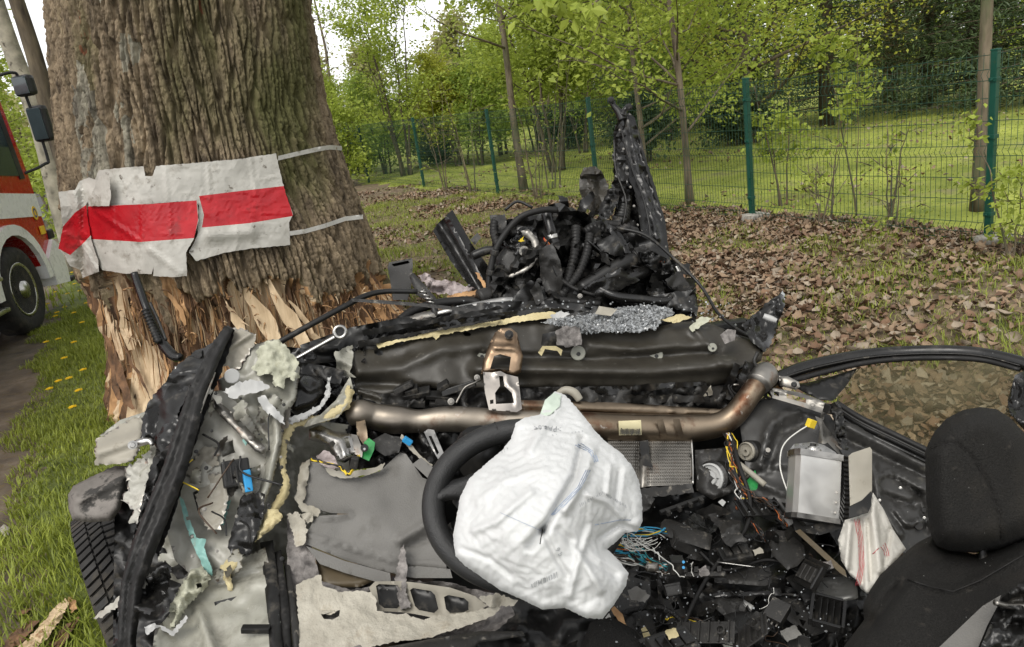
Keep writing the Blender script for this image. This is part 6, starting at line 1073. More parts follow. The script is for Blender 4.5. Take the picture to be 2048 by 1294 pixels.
SH('upright_wing', m_kg, [(1228, 262, 3.4), (1240, 236, 3.42), (1252, 250, 3.4), (1250, 300, 3.36), (1258, 345, 3.32), (1252, 372, 3.28), (1262, 410, 3.25), (1246, 436, 3.24), (1232, 425, 3.25), (1238, 395, 3.28), (1222, 372, 3.3), (1234, 340, 3.34), (1224, 310, 3.36), (1230, 290, 3.38)], th=.02, res=6, amp=.015, freq=14, crump=.02, cfreq=9, ragged=2.2, smooth=False, seed=151)
SH('upright_wing', m_k, [(1230, 250, 3.46), (1265, 238, 3.47), (1290, 330, 3.42), (1315, 430, 3.36), (1325, 520, 3.26), (1270, 500, 3.28), (1235, 430, 3.34), (1226, 340, 3.4)], th=.03, res=7, crump=.03, cfreq=7, ragged=2, smooth=False, seed=159)
for i in range(7): u = 1240+i*7; v = 260+i*38; bolt(u, v, 3.33-(v-300)*.0007, 2.6, m_silverd, car)
TB('brake_line', m_k, [(1240, 250, 3.36), (1262, 330, 3.3), (1290, 410, 3.24), (1300, 480, 3.16), (1280, 520, 3.1)], 2); TB('brake_line', m_k2, [(1228, 280, 3.36), (1232, 340, 3.3), (1252, 400, 3.22), (1246, 450, 3.18)], 1.8)
TB('upright_fork', m_kg, [(1222, 198, 3.44), (1228, 212, 3.43), (1238, 225, 3.42), (1245, 240, 3.41)], [5, 6, 8, 10]); TB('upright_fork', m_kg, [(1258, 212, 3.42), (1250, 220, 3.42), (1244, 232, 3.41)], [6, 6, 9]); bolt(1222, 200, 3.42, 7, m_kg, car); bolt(1258, 214, 3.4, 7, m_k, car)
SH('strut_pot', m_cowl, [(1160, 350, 3.45), (1168, 335, 3.46), (1190, 332, 3.46), (1205, 345, 3.44), (1216, 370, 3.42), (1222, 400, 3.38), (1215, 425, 3.34), (1190, 430, 3.34), (1172, 415, 3.38), (1158, 380, 3.42)], th=.05, res=6, amp=.015, freq=12, ridges=[([(1165, 350), (1200, 345)], 5, .03), ([(1180, 340), (1195, 420)], 6, .03)], smooth=False, ragged=1, edge=(m_silverd, .8), seed=152)
SH('torn_strut', m_k, [(1195, 420, 3.3), (1215, 380, 3.34), (1236, 360, 3.34), (1238, 395, 3.28), (1225, 430, 3.24), (1205, 445, 3.22)], th=.03, res=6, crump=.06, cfreq=12, ragged=2, seed=153)
SH('dark_well', m_k, [(1225, 430, 3.25), (1270, 440, 3.25), (1290, 490, 3.2), (1300, 530, 3.15), (1250, 510, 3.2), (1220, 470, 3.22)], th=.1, res=8, crump=.05, seed=154)
# diagonal channel beam, duct, wadding
SH('channel_beam', m_kg, [(866, 462, 3.3), (874, 448, 3.31), (892, 432, 3.32), (898, 436, 3.31), (960, 545, 3.12), (985, 600, 3.02), (965, 600, 3.0), (940, 575, 3.04), (900, 520, 3.15)], th=.02, res=7, ridges=[([(880, 448), (965, 590)], 9, -.06)], crump=.008, seed=155)
SH('channel_beam', m_kg, [(892, 430, 3.34), (905, 420, 3.36), (912, 432, 3.35), (945, 490, 3.25), (975, 530, 3.18), (992, 570, 3.1), (985, 600, 3.04), (955, 540, 3.14), (920, 480, 3.24)], th=.02, res=7, crump=.01, seed=156)
SH('beam_tab', m_k, [(940, 480, 3.2), (955, 465, 3.22), (962, 475, 3.2), (950, 490, 3.18)], th=.03, res=5, seed=157); TB('beam_pipe', m_k, [(945, 512, 3.1), (970, 502, 3.1), (990, 500, 3.1)], 9)
SH('square_duct', m_k2, [(775, 535, 3.05), (778, 525, 3.06), (824, 516, 3.05), (826, 530, 3.03), (822, 575, 2.95), (815, 600, 2.9), (786, 600, 2.9), (780, 560, 2.98)], th=.07, res=6, holes=[[(783, 528), (816, 521), (820, 526), (788, 533)]], seed=158); SH('duct_inside', m_k, [(778, 526, 3.12), (824, 516, 3.12), (822, 540, 3.08), (780, 545, 3.08)], th=.01, res=8, seed=159)
SH('bent_lever', m_k2, [(818, 552, 2.92), (826, 545, 2.93), (850, 570, 2.88), (875, 600, 2.82), (860, 605, 2.82), (832, 590, 2.86)], th=.03, res=5, rnd=(6, .01), seed=160)
SH('torn_wadding', m_ins, [(835, 552, 3.05), (850, 545, 3.06), (870, 560, 3.04), (905, 562, 3.04), (925, 570, 3.02), (955, 580, 3.0), (930, 590, 2.98), (890, 588, 2.98), (865, 585, 3.0)], th=.06, res=5, ragged=3, amp=.05, freq=40, rnd=(8, .03), seed=161)
SH('splinter_of_wood', m_wood2, [(893, 592, 2.96), (930, 583, 2.98), (958, 580, 2.99), (955, 588, 2.97), (900, 598, 2.95)], th=.015, res=5, ragged=1.5, crump=.01, smooth=False, seed=162); SH('splinter_of_wood', m_wood2, [(950, 545, 3.0), (956, 545, 3.0), (975, 572, 2.96), (970, 578, 2.95)], th=.012, res=5, ragged=1.5, smooth=False, seed=163)
# wiper linkage in front of the tree
TB('wiper_rod', m_k, [(552, 688, 2.5), (620, 650, 2.56), (690, 612, 2.64), (730, 592, 2.7), (770, 583, 2.74), (835, 583, 2.76)], [6, 6, 6, 6, 5.5, 5], sides=10)
SH('wiper_blade', m_k2, [(702, 597, 2.66), (760, 600, 2.66), (850, 607, 2.66), (940, 617, 2.66), (1010, 628, 2.65), (1008, 631, 2.645), (930, 623, 2.65), (840, 613, 2.65), (704, 603, 2.65)], th=.01, res=5, seed=164)
sp = TB('link_arm', m_silver, [(590, 718, 2.5), (625, 698, 2.52), (650, 684, 2.54), (672, 672, 2.55)], [7, 7, 8, 9], flat=.6); lathe('link_eye', m_silver, [(.014, -.012), (.026, -.012), (.026, .012), (.014, .012), (.014, -.012)], P(680, 664, 2.54), -ray(680, 664), sp, 20, True); lathe('link_bush', m_k, [(.0135, -.008), (.0135, .006), (0, .006)], P(680, 664, 2.54), -ray(680, 664), sp, 16)
TB('steering_rod', m_silver, [(858, 632, 2.72), (900, 622, 2.74), (950, 612, 2.76), (1002, 603, 2.78), (1008, 601, 2.78), (1026, 599, 2.78)], [6, 7, 8, 9, 7, 7.5], sides=14, straight=True); SH('support_arm', m_silverd, [(800, 645, 2.7), (830, 628, 2.72), (862, 620, 2.73), (878, 622, 2.73), (872, 634, 2.7), (850, 638, 2.7), (815, 648, 2.69)], th=.015, res=5, rnd=(4, .008), seed=165)
spv = [(842+t*26+6*math.cos(t*31), 580+t*34+2*math.sin(t*31), 2.76+.012*math.sin(t*31)) for t in np.linspace(0, 1, 46)]
TB('coil_spring', m_silver, spv, 1.8, n=2, sides=6); TB('spring_stud', m_k, [(866, 612, 2.74), (870, 625, 2.73), (872, 634, 2.72)], [6, 8, 6])
TB('drain_hose', m_rubk, [(800, 640, 2.74), (830, 620, 2.78), (880, 606, 2.82), (940, 602, 2.84), (960, 612, 2.82)], 9, sides=10); TB('motor_body', m_k2, [(958, 595, 2.86), (978, 590, 2.88), (985, 600, 2.88)], [16, 15, 9], sides=14)
SH('bulkhead_plate', m_k, [(600, 690, 2.62), (700, 655, 2.66), (800, 635, 2.72), (960, 605, 2.8), (1100, 600, 2.8), (1400, 640, 2.72), (1500, 680, 2.62), (1400, 700, 2.66), (1000, 680, 2.7), (700, 720, 2.6), (610, 730, 2.56)], th=.03, res=11, crump=.04, seed=166)
ext = empty('torn_black_rod', tuple(P(350, 715, 2.5)), 'thin black ribbed rod sticking up in front of the splintered trunk', 'rod')
TB('rod', m_kg, [(268, 545, 2.62), (280, 580, 2.6), (298, 630, 2.56), (318, 675, 2.5), (345, 710, 2.44), (362, 715, 2.42)], [7, 8, 8, 10, 11, 8], ext, sides=6); TB('coil', m_k, [(290, 620, 2.53), (305, 655, 2.5), (318, 685, 2.46)], 8, ext, corr=(.012, .3)); TB('edge_wire', m_k2, [(300, 605, 2.56), (318, 645, 2.53), (332, 680, 2.48)], 3, ext)
for o in ext.children: pass
# right corner shard
SH('corner_shard', m_kg, [(1482, 648, 2.62), (1510, 628, 2.66), (1540, 600, 2.7), (1566, 583, 2.74), (1570, 605, 2.7), (1556, 650, 2.64), (1540, 690, 2.56), (1528, 705, 2.52), (1500, 680, 2.56)], th=.02, res=6, ragged=2, crump=.03, rnd=(7, .015), seed=167)
SH('glass_edge', m_crumb, [(1558, 600, 2.7), (1566, 580, 2.73), (1570, 590, 2.72), (1562, 620, 2.68)], th=.006, res=4, ragged=2, seed=168); TB('white_clip', m_white2, [(1527, 632, 2.6), (1540, 637, 2.59), (1553, 642, 2.58)], [6, 7, 5], sides=6)
SH('scrap_lump', m_felt, [(1440, 670, 2.52), (1455, 658, 2.53), (1472, 660, 2.52), (1470, 680, 2.5), (1450, 688, 2.49)], th=.03, res=5, crump=.02, seed=169)
for i in range(16): u, v = rs.uniform(1480, 1530), rs.uniform(700, 790); TB('torn_strip', rs.choice(mp+[m_silverd]), [(u, v, 2.44), (u+rs.gauss(0, 14), v+rs.uniform(10, 30), 2.42), (u+rs.gauss(0, 20), v+rs.uniform(30, 60), 2.4)], [rs.uniform(2, 5)]*3, sides=5)
# ---------------------------------------------------------------- right side: heater core, wiring, canister
hc, hcD = SH('heater_core', m_silverd, [(1215, 882, 2.3), (1300, 880, 2.3), (1382, 880, 2.3), (1384, 970, 2.16), (1300, 972, 2.16), (1230, 985, 2.15), (1228, 930, 2.22)], th=.03, res=8, ridges=[([(1288, 880), (1284, 975)], 8, -.025)], seed=201)
mb = MB()
for i in range(44):
    u = 1222+i*3.65
    if 1280 < u < 1292: continue
    q = []
    for k, v in enumerate(np.arange(883, 970, 3.2)): q.append((u+(1.1 if k % 2 else -1.1), v, float(hcD(u, v))-.004))
    V, F = tube(None, None, q, .75, straight=True, sides=4); mb.add(V, F)
mb.done('cooling_fins', m_silverd, hc, False)
SH('core_gap', m_k, [(1278, 882, 2.27), (1296, 880, 2.27), (1300, 925, 2.2), (1306, 935, 2.18), (1285, 930, 2.19)], th=.01, res=6, ragged=1.5, seed=202); TB('core_edge', m_silver, [(1383, 880, 2.28), (1386, 930, 2.21), (1386, 968, 2.15)], 2)
SH('core_tray', m_k2, [(1225, 985, 2.12), (1300, 975, 2.13), (1385, 968, 2.13), (1388, 985, 2.1), (1300, 995, 2.09), (1232, 1002, 2.09)], th=.03, res=7, ragged=1.5, crump=.01, seed=203)
def dial(u, v, Y, r, tilt):
    ax = -ray(u, v)/np.linalg.norm(ray(u, v)); ax = ax+CX*tilt; s_ = r*float(mpp(u, v, Y)); d = lathe('actuator_dial', m_white2 if r > 24 else m_beige, [(s_*1.05, -.03), (s_*1.05, 0), (s_*.93, .004), (s_*.9, -.004), (s_*.55, -.006), (s_*.5, .004), (s_*.2, .004), (s_*.16, -.01), (0, -.01)], P(u, v, Y), ax, car, 28)
    lathe('actuator_case', m_k, [(s_*1.25, -.06), (s_*1.25, -.012), (s_*1.06, -.006), (s_*1.04, -.02)], P(u, v, Y), ax, car, 24)
dial(1420, 956, 2.14, 28, -.75); dial(1492, 903, 2.24, 18, -.9); dial(1489, 948, 2.14, 9, -.5)
SH('blower_housing', m_k2, [(1390, 900, 2.26), (1450, 895, 2.26), (1480, 930, 2.2), (1470, 985, 2.12), (1425, 1000, 2.1), (1392, 980, 2.14)], th=.08, res=8, crump=.03, rnd=(8, .02), seed=204)
SH('green_board', m_pcb, [(1488, 968, 2.08), (1510, 940, 2.12), (1518, 965, 2.08), (1512, 980, 2.06), (1490, 984, 2.06)], th=.006, res=6, ragged=1, seed=205)
SH('right_firewall_skin', m_skin, [(1480, 850, 2.34), (1520, 800, 2.42), (1560, 790, 2.42), (1660, 830, 2.3), (1685, 870, 2.22), (1690, 1060, 2.0), (1580, 1060, 2.04), (1500, 1000, 2.14)], th=.02, res=9, amp=.015, freq=5, ridges=[([(1520, 930), (1540, 850), (1570, 830), (1600, 822)], 6, .03), ([(1535, 935), (1560, 865), (1610, 845)], 7, -.03), ([(1510, 935), (1600, 925)], 5, .02), ([(1505, 960), (1580, 990)], 6, .02)], seed=206)
TB('grey_strut', m_beige, [(1478, 928, 2.12), (1500, 945, 2.09), (1530, 970, 2.05)], 6); bolt(1534, 905, 2.2, 10, m_k, car); disc('bolt_cap', m_silverd, 1536, 900, 2.17, 5, car, .01)
for i in range(30):
    c = rs.choice(['yellow', 'orange', 'black', 'black', 'white', 'brown', 'black', 'black', 'brown', 'black']); wire([(1458+rs.gauss(0, 5), 866, 2.28), (1464+rs.gauss(0, 8), 900, 2.18), (1470+rs.gauss(0, 7), 945, 2.1), (1485+rs.gauss(0, 8), 985, 2.03), (1500+rs.gauss(0, 14), 1020, 1.98)], c, rs.uniform(.8, 1.4), wob=3)
for i in range(12): c = rs.choice(['orange', 'black', 'black', 'brown', 'black', 'brown', 'black']); wire([(1462+rs.gauss(0, 3), 940, 2.08), (1490, 985+rs.gauss(0, 4), 2.02), (1530, 1003+rs.gauss(0, 4), 1.98), (1558, 1025, 1.95), (1572, 1055, 1.92)], c, 1.3, wob=2)
for i in range(9): wire([(1470, 1000+rs.gauss(0, 5), 1.99), (1500, 1040, 1.95), (1530, 1080+rs.gauss(0, 4), 1.9)], rs.choice(['black', 'black', 'orange', 'brown']), 1.3, wob=3)
# canister (airbag module) with mounting plate
ca = P(1628, 915, 1.95); cb_ = P(1622, 1035, 1.86); cax = cb_-ca; cL = float(np.linalg.norm(cax)); s1 = float(mpp(1628, 960, 1.92))
def prism(name, m, prof, a, b, parent, xd=None, smooth=False):
    B = frame(b-a, xd); L = float(np.linalg.norm(b-a)); n = len(prof); V = np.vstack([a+(np.c_[np.array(prof), np.full(n, z)]@B.T) for z in (0, L)]); F = [tuple(range(n))[::-1], tuple(range(n, 2*n))]+[(i, (i+1) % n, n+(i+1) % n, n+i) for i in range(n)]
    return mk(name, V, F, m, parent, smooth)
cp = [(-44*s1, -14*s1), (-41*s1, -28*s1), (-30*s1, -38*s1), (-14*s1, -41*s1), (-2*s1, -36*s1), (8*s1, -41*s1), (26*s1, -40*s1), (36*s1, -34*s1), (40*s1, -24*s1), (41*s1, 34*s1), (-38*s1, 34*s1), (-44*s1, 20*s1)]
can = prism('steel_canister', m_alu, cp, ca, cb_, car); u_ax = cax/cL
prism('canister_lid', m_silver, [(x*1.07, y*1.07) for x, y in cp], ca-u_ax*.012, ca+u_ax*.006, can); prism('canister_base', m_silver, [(x*1.05, y*1.05) for x, y in cp], cb_-u_ax*.004, cb_+u_ax*.01, can)
cc = ca-u_ax*.012+frame(cax)[:, 1]*-8*s1; lathe('lid_nut', m_silver, [(24*s1, 0), (24*s1, .004), (17*s1, .006), (16*s1, .014), (11*s1, .016), (10*s1, .02), (4*s1, .02), (0, .018)], cc, -u_ax, can, 24); lathe('lid_stud', m_k, [(6*s1, 0), (6*s1, .03), (0, .032)], cc, -u_ax, can, 10)
for k in range(6): a = k*1.05; bp_ = ca-u_ax*.012+frame(cax)@np.array([38*s1*math.cos(a), 27*s1*math.sin(a), 0]); lathe('lid_rivet', m_silverd, [(3*s1, 0), (2.5*s1, .003), (0, .004)], bp_, -u_ax, can, 8)
for x in (-22, 6): prism('canister_groove', m_silverd, [((x-3)*s1, -41.5*s1), ((x+3)*s1, -41.5*s1), ((x+3)*s1, -34*s1), ((x-3)*s1, -34*s1)], ca+u_ax*.02, cb_-u_ax*.02, can)
SH('mounting_plate', m_silver, [(1580, 898, 1.97), (1588, 888, 2.0), (1625, 884, 2.01), (1648, 890, 2.0), (1672, 905, 1.97), (1676, 915, 1.95), (1640, 912, 1.95), (1612, 900, 1.97)], th=.005, res=5, ridges=[([(1595, 892), (1640, 898)], 4, .008)], seed=207)
SH('support_arm', m_silverd, [(1630, 832, 2.22), (1645, 838, 2.2), (1650, 850, 2.18), (1672, 880, 2.1), (1690, 910, 2.02), (1684, 915, 2.02), (1655, 885, 2.08), (1650, 888, 2.08), (1636, 886, 2.1), (1640, 855, 2.16)], th=.01, res=5, ridges=[([(1642, 840), (1645, 885)], 4, .012)], seed=208); box('clip_block', m_k, P(1660, 818, 2.24), (.03, .03, .03), car, (0, 20, 20))
TB('support_rod', m_silverd, [(1672, 890, 2.05), (1688, 910, 2.0), (1690, 960, 1.93), (1684, 1040, 1.86)], 2.4)
pk, pkD = SH('black_mount_strip', m_k, [(1660, 930, 1.93), (1694, 905, 1.95), (1700, 915, 1.93), (1694, 1030, 1.82), (1685, 1050, 1.8), (1660, 1055, 1.82), (1655, 1000, 1.88)], th=.02, res=7, seed=209)
for i in range(15): t = i/14; box('mount_rib', m_k, P(1692+4*math.sin(t*3), 908+t*130, 1.92-.12*t), (.03, .03, .0055), pk, (14, 20, 0), .001)
for i in range(6): disc('rivet', m_silverd, 1678-i*1.5, 925+i*20, 1.905-i*.018, 2.5, pk, .003)
SH('canister_bracket', m_k, [(1575, 1000, 1.92), (1583, 1030, 1.88), (1605, 1052, 1.84), (1670, 1040, 1.83), (1690, 1055, 1.8), (1640, 1070, 1.8), (1590, 1062, 1.83)], th=.02, res=6, seed=210)
wp = tube('sensor_wire', WC['white'], [(1618, 850, 2.12), (1598, 862, 2.1), (1575, 880, 2.06), (1563, 900, 2.03), (1560, 930, 2.0), (1565, 955, 1.97), (1575, 985, 1.94), (1576, 1010, 1.92)], 1.4, car, n=4, sides=6); box('yellow_plug', WC['yellow'], P(1622, 847, 2.12), (.026, .018, .026), wp, (0, 30, 20), .002)
SH('beige_flap', m_beige, [(1697, 912, 1.86), (1704, 906, 1.87), (1740, 894, 1.88), (1744, 900, 1.87), (1744, 980, 1.79), (1740, 992, 1.77), (1700, 1012, 1.76)], th=.006, res=6, amp=.006, freq=6, seed=211)
SH('black_flap', m_k, [(1698, 1014, 1.755), (1720, 1004, 1.76), (1742, 982, 1.785), (1743, 1010, 1.75), (1736, 1026, 1.73), (1698, 1036, 1.73)], th=.006, res=6, seed=212)
# white curtain bag with red stitching
cu, cuD = SH('curtain_airbag', m_curtain, [(1690, 1040, 1.75), (1718, 1032, 1.76), (1738, 1022, 1.77), (1746, 985, 1.82), (1768, 1020, 1.8), (1786, 1058, 1.76), (1812, 1098, 1.72), (1785, 1128, 1.66), (1760, 1160, 1.6), (1738, 1190, 1.56), (1722, 1178, 1.57), (1712, 1160, 1.59), (1700, 1150, 1.6), (1682, 1120, 1.64), (1676, 1080, 1.69)], th=.01, res=4, rnd=(9, .02), buck=(.09, dict(bend=.12, dirn=CX, wl=.06)), ridges=[([(1722, 1040), (1724, 1180)], 5, -.02), ([(1700, 1050), (1692, 1140)], 7, .025), ([(1745, 1010), (1760, 1140)], 9, .025), ([(1735, 1040), (1742, 1160)], 4, -.014), ([(1780, 1060), (1770, 1130)], 5, -.014)], seed=213)
for o in (-5, -2, 1, 4): stitch([(1714+o, 1038), (1722+o, 1080), (1724+o, 1130), (1716+o, 1172)], m_redt, .5, par=cu, D=cuD)
for o in (0, 4, 8): stitch([(1762+o, 1094-o), (1768+o, 1102), (1770+o, 1112)], m_redt, .6, par=cu, D=cuD)
stitch([(1745, 1108), (1758, 1096)], m_redt, .7, par=cu, D=cuD)
# ---------------------------------------------------------------- front passenger door, folded outwards
door, dD = SH('passenger_door', m_skin, [(1664, 805, 2.3), (1690, 830, 2.26), (1760, 862, 2.2), (1856, 912, 2.12), (1870, 960, 2.05), (1870, 1080, 1.88), (1810, 1110, 1.86), (1740, 1040, 1.95), (1690, 990, 2.02), (1670, 880, 2.2)], th=.05, res=7, amp=.012, freq=5, ridges=[([(1758, 955), (1775, 945), (1850, 980)], 5, .025), ([(1765, 990), (1830, 1012), (1835, 985), (1790, 955)], 5, -.03), ([(1790, 1020), (1815, 1050), (1850, 1040)], 6, .03), ([(1745, 930), (1760, 1010), (1800, 1070)], 8, .03), ([(1690, 850), (1850, 930)], 8, .025), ([(1695, 880), (1855, 955)], 5, -.03), ([(1840, 990), (1855, 1060)], 6, -.03)], seed=220)
for (u, v, r) in ((1758, 1000, 6), (1838, 1052, 8), (1848, 1020, 5)): disc('door_plug', m_k, u, v, float(dD(u, v))-.01, r, door, .008)
for (u, v) in ((1758, 1000), (1800, 975), (1848, 1035)): bolt(u+1, v+1, float(dD(u, v))-.014, 3, m_silver, door)
for i, (dv, r, m) in enumerate([(0, 7, m_rubk), (13, 6, m_k), (24, 5, m_kg), (8, 2.5, m_k2)]): TB('window_seal', m, [(1672, 806+dv, 2.27-.01*i), (1720, 836+dv, 2.23-.01*i), (1790, 870+dv, 2.16-.01*i), (1862, 905+dv, 2.1-.01*i)], r, door, sides=8)
TB('window_frame', m_kg, [(1530, 772, 2.44), (1570, 750, 2.47), (1620, 732, 2.49), (1712, 713, 2.5), (1800, 705, 2.48), (1897, 703, 2.42), (1970, 709, 2.35), (2045, 727, 2.26), (2110, 752, 2.18)], [11, 13, 13, 13, 13, 13, 13, 14, 14], door, sides=12); TB('window_frame_lip', m_rubk, [(1560, 770, 2.42), (1600, 757, 2.45), (1712, 729, 2.47), (1800, 718, 2.455), (1897, 716, 2.4), (1970, 721, 2.33), (2040, 740, 2.24)], 6, door, sides=8); TB('window_frame_lip', m_k2, [(1540, 764, 2.42), (1620, 738, 2.46), (1712, 718, 2.47), (1800, 709, 2.455), (1897, 707, 2.4), (1970, 713, 2.33), (2040, 731, 2.24)], 1.6, door, sides=6)
SH('mirror_triangle', m_k, [(1585, 772, 2.44), (1620, 764, 2.45), (1665, 752, 2.46), (1715, 736, 2.465), (1708, 748, 2.45), (1690, 775, 2.4), (1665, 802, 2.32), (1640, 800, 2.33), (1610, 786, 2.38)], parent=door, th=.03, res=7, rnd=(6, .012), ridges=[([(1612, 780), (1700, 745)], 3, .012), ([(1600, 775), (1690, 742)], 2.5, .01)], seed=221)
m_win = bpy.data.materials.new('dirty_window_glass'); m_win.use_nodes = True; _n = m_win.node_tree.nodes; _l = m_win.node_tree.links; _b = _n['Principled BSDF']; _b.inputs['Base Color'].default_value = (.11, .095, .05, 1); _b.inputs['Roughness'].default_value = .12
_t = _n.new('ShaderNodeBsdfTransparent'); _t.inputs[0].default_value = (.84, .85, .79, 1); _x = _n.new('ShaderNodeMixShader'); _ns = _n.new('ShaderNodeTexNoise'); _ns.inputs['Scale'].default_value = 3; _ns.inputs['Detail'].default_value = 7; _mr = _n.new('ShaderNodeMapRange'); _mr.inputs[1].default_value = .35; _mr.inputs[2].default_value = .65; _mr.inputs[3].default_value = .42; _mr.inputs[4].default_value = .04
_tc = _n.new('ShaderNodeTexCoord'); _l.new(_tc.outputs['Object'], _ns.inputs['Vector']); _l.new(_ns.outputs[0], _mr.inputs[0]); _l.new(_mr.outputs[0], _x.inputs[0]); _l.new(_t.outputs[0], _x.inputs[1]); _l.new(_b.outputs[0], _x.inputs[2]); _l.new(_x.outputs[0], _n['Material Output'].inputs[0])
SH('window_pane', m_win, [(1672, 798, 2.3), (1690, 775, 2.36), (1714, 738, 2.45), (1800, 724, 2.44), (1897, 720, 2.38), (1970, 726, 2.31), (2042, 744, 2.22), (2070, 800, 2.12), (2000, 960, 1.98), (1856, 908, 2.1), (1720, 838, 2.22)], parent=door, th=.004, res=30, seed=222)
SH('door_rear_edge', m_kg, [(2030, 750, 2.15), (2060, 735, 2.16), (2110, 760, 2.1), (2110, 900, 1.95), (2048, 860, 2.0), (2018, 825, 2.05), (2015, 800, 2.08)], parent=door, th=.05, res=8, crump=.03, rnd=(6, .015), seed=223); bolt(2040, 762, 2.1, 6, m_k2, door)
SH('torn_seal', m_k, [(1660, 808, 2.24), (1678, 800, 2.26), (1690, 850, 2.18), (1698, 910, 2.08), (1688, 915, 2.06), (1672, 870, 2.14)], th=.02, res=6, crump=.05, cfreq=16, ragged=2, seed=224)
# ---------------------------------------------------------------- passenger seat
seat, seD = SH('front_seat', m_seat, [(1640, 1420, 1.18), (1690, 1290, 1.28), (1728, 1240, 1.33), (1726, 1210, 1.35), (1740, 1180, 1.37), (1760, 1150, 1.39), (1796, 1116, 1.42), (1835, 1085, 1.44), (1868, 1068, 1.45), (1885, 1095, 1.42), (1950, 1108, 1.4), (2050, 1075, 1.38), (2110, 1045, 1.36), (2220, 1090, 1.3), (2240, 1500, 1.0), (1900, 1500, 1.05), (1640, 1450, 1.15)], ctrl=[(1820, 1160, 1.36), (1905, 1185, 1.33), (2040, 1130, 1.31), (1800, 1260, 1.25), (1900, 1260, 1.22), (2000, 1240, 1.19)], th=.06, res=9, rnd=(34, .08), amp=.006, freq=6, ridges=[([(1740, 1250), (1770, 1200), (1815, 1158), (1865, 1120)], 12, -.02), ([(1816, 1158), (1860, 1172), (1906, 1182), (1960, 1160), (2048, 1108)], 5, .014), ([(1868, 1090), (1830, 1120), (1800, 1150)], 10, -.02), ([(1700, 1290), (1760, 1225), (1816, 1160)], 6, -.012)], seed=230)
TB('seam', m_rubk, [(u, v, float(seD(u, v))-.002) for u, v in rag([(1816, 1159), (1860, 1173), (1906, 1183), (1960, 1161), (2048, 1109)], 0, 8, rs, False)], 1.4, seat, n=1, sides=4)
hr, hrD = SH('headrest', m_seat, [(1850, 905, 1.36), (1856, 888, 1.37), (1870, 862, 1.38), (1892, 838, 1.39), (1925, 820, 1.39), (1960, 814, 1.39), (1992, 818, 1.39), (2020, 835, 1.39), (2048, 865, 1.38), (2085, 930, 1.37), (2100, 1000, 1.35), (2085, 1050, 1.33), (2050, 1080, 1.32), (2000, 1098, 1.31), (1950, 1106, 1.31), (1900, 1102, 1.31), (1874, 1092, 1.31), (1862, 1070, 1.31), (1852, 1000, 1.33)], parent=seat, th=.03, res=6, rnd=(48, .12), back=.5, ridges=[([(1854, 905), (1880, 890), (1912, 886), (1945, 915), (1975, 965), (1998, 1030), (2002, 1085)], 4, -.007)], seed=231)
TB('seam', m_rubk, [(u, v, float(hrD(u, v))-.001) for u, v in rag([(1862, 897), (1880, 890), (1912, 886), (1945, 915), (1975, 965), (1998, 1030), (2002, 1078)], 0, 7, rs, False)], 1.1, hr, n=1, sides=4)
for u in (1965, 2030): TB('headrest_post', m_k, [(u, 1085, 1.42), (u+2, 1130, 1.40)], 8, hr, sides=10)
SH('seat_back_panel', m_grey, [(1850, 1320, 1.1), (1885, 1288, 1.13), (1925, 1250, 1.155), (1965, 1212, 1.18), (2002, 1190, 1.19), (1996, 1210, 1.17), (1975, 1250, 1.14), (1946, 1320, 1.09)], parent=seat, th=.02, res=8, seed=232)
SH('seat_side_cover', m_k, [(1950, 1320, 1.07), (1975, 1260, 1.11), (2004, 1195, 1.16), (2048, 1160, 1.17), (2120, 1150, 1.16), (2120, 1340, 1.04)], parent=seat, th=.03, res=8, crump=.03, ridges=[([(1995, 1210), (2048, 1215)], 5, .03)], seed=233); TB('recliner_rod', m_silverd, [(1990, 1205, 1.12), (2020, 1212, 1.12), (2060, 1210, 1.12)], 6, seat)
# seat cushion edge and tunnel at the bottom of the picture
SH('driver_seat_edge', m_seat, [(1150, 1330, 1.45), (1180, 1245, 1.56), (1220, 1232, 1.58), (1270, 1260, 1.54), (1310, 1310, 1.48), (1330, 1360, 1.42), (1160, 1380, 1.4)], th=.05, res=8, rnd=(18, .04), seed=234)
SH('tunnel_cover', m_k2, [(1205, 1210, 1.75), (1255, 1150, 1.84), (1300, 1165, 1.82), (1305, 1240, 1.7), (1330, 1320, 1.56), (1250, 1300, 1.6)], th=.03, res=9, amp=.01, seed=235)
# wire loom from under the airbag
for i in range(46):
    c = rs.choice(['teal', 'teal', 'blue', 'orange', 'brown', 'white', 'white', 'black', 'black', 'yellow', 'teal']); sp_ = rs.gauss(0, 9)
    wire([(1205, 1092+sp_, 1.62), (1250, 1098+sp_*1.3, 1.64), (1285, 1118+sp_*.7, 1.66), (1308, 1132+sp_*.4, 1.67), (1340, 1136+sp_*.6, 1.66)], c, rs.uniform(1.0, 1.7), wob=2.5)
for i in range(10): wire([(1225, 1070+rs.gauss(0, 6), 1.66), (1280, 1066+rs.gauss(0, 6), 1.7), (1330, 1062+rs.gauss(0, 4), 1.74)], rs.choice(['blue', 'white', 'black', 'yellow', 'orange']), 1.2, wob=3)
for i in range(14): wire([(1240+rs.gauss(0, 8), 1078+rs.gauss(0, 5), 1.63), (1262, 1090+rs.gauss(0, 6), 1.62), (1300+rs.gauss(0, 12), 1085+rs.gauss(0, 10), 1.63)], 'white', .6, wob=4)
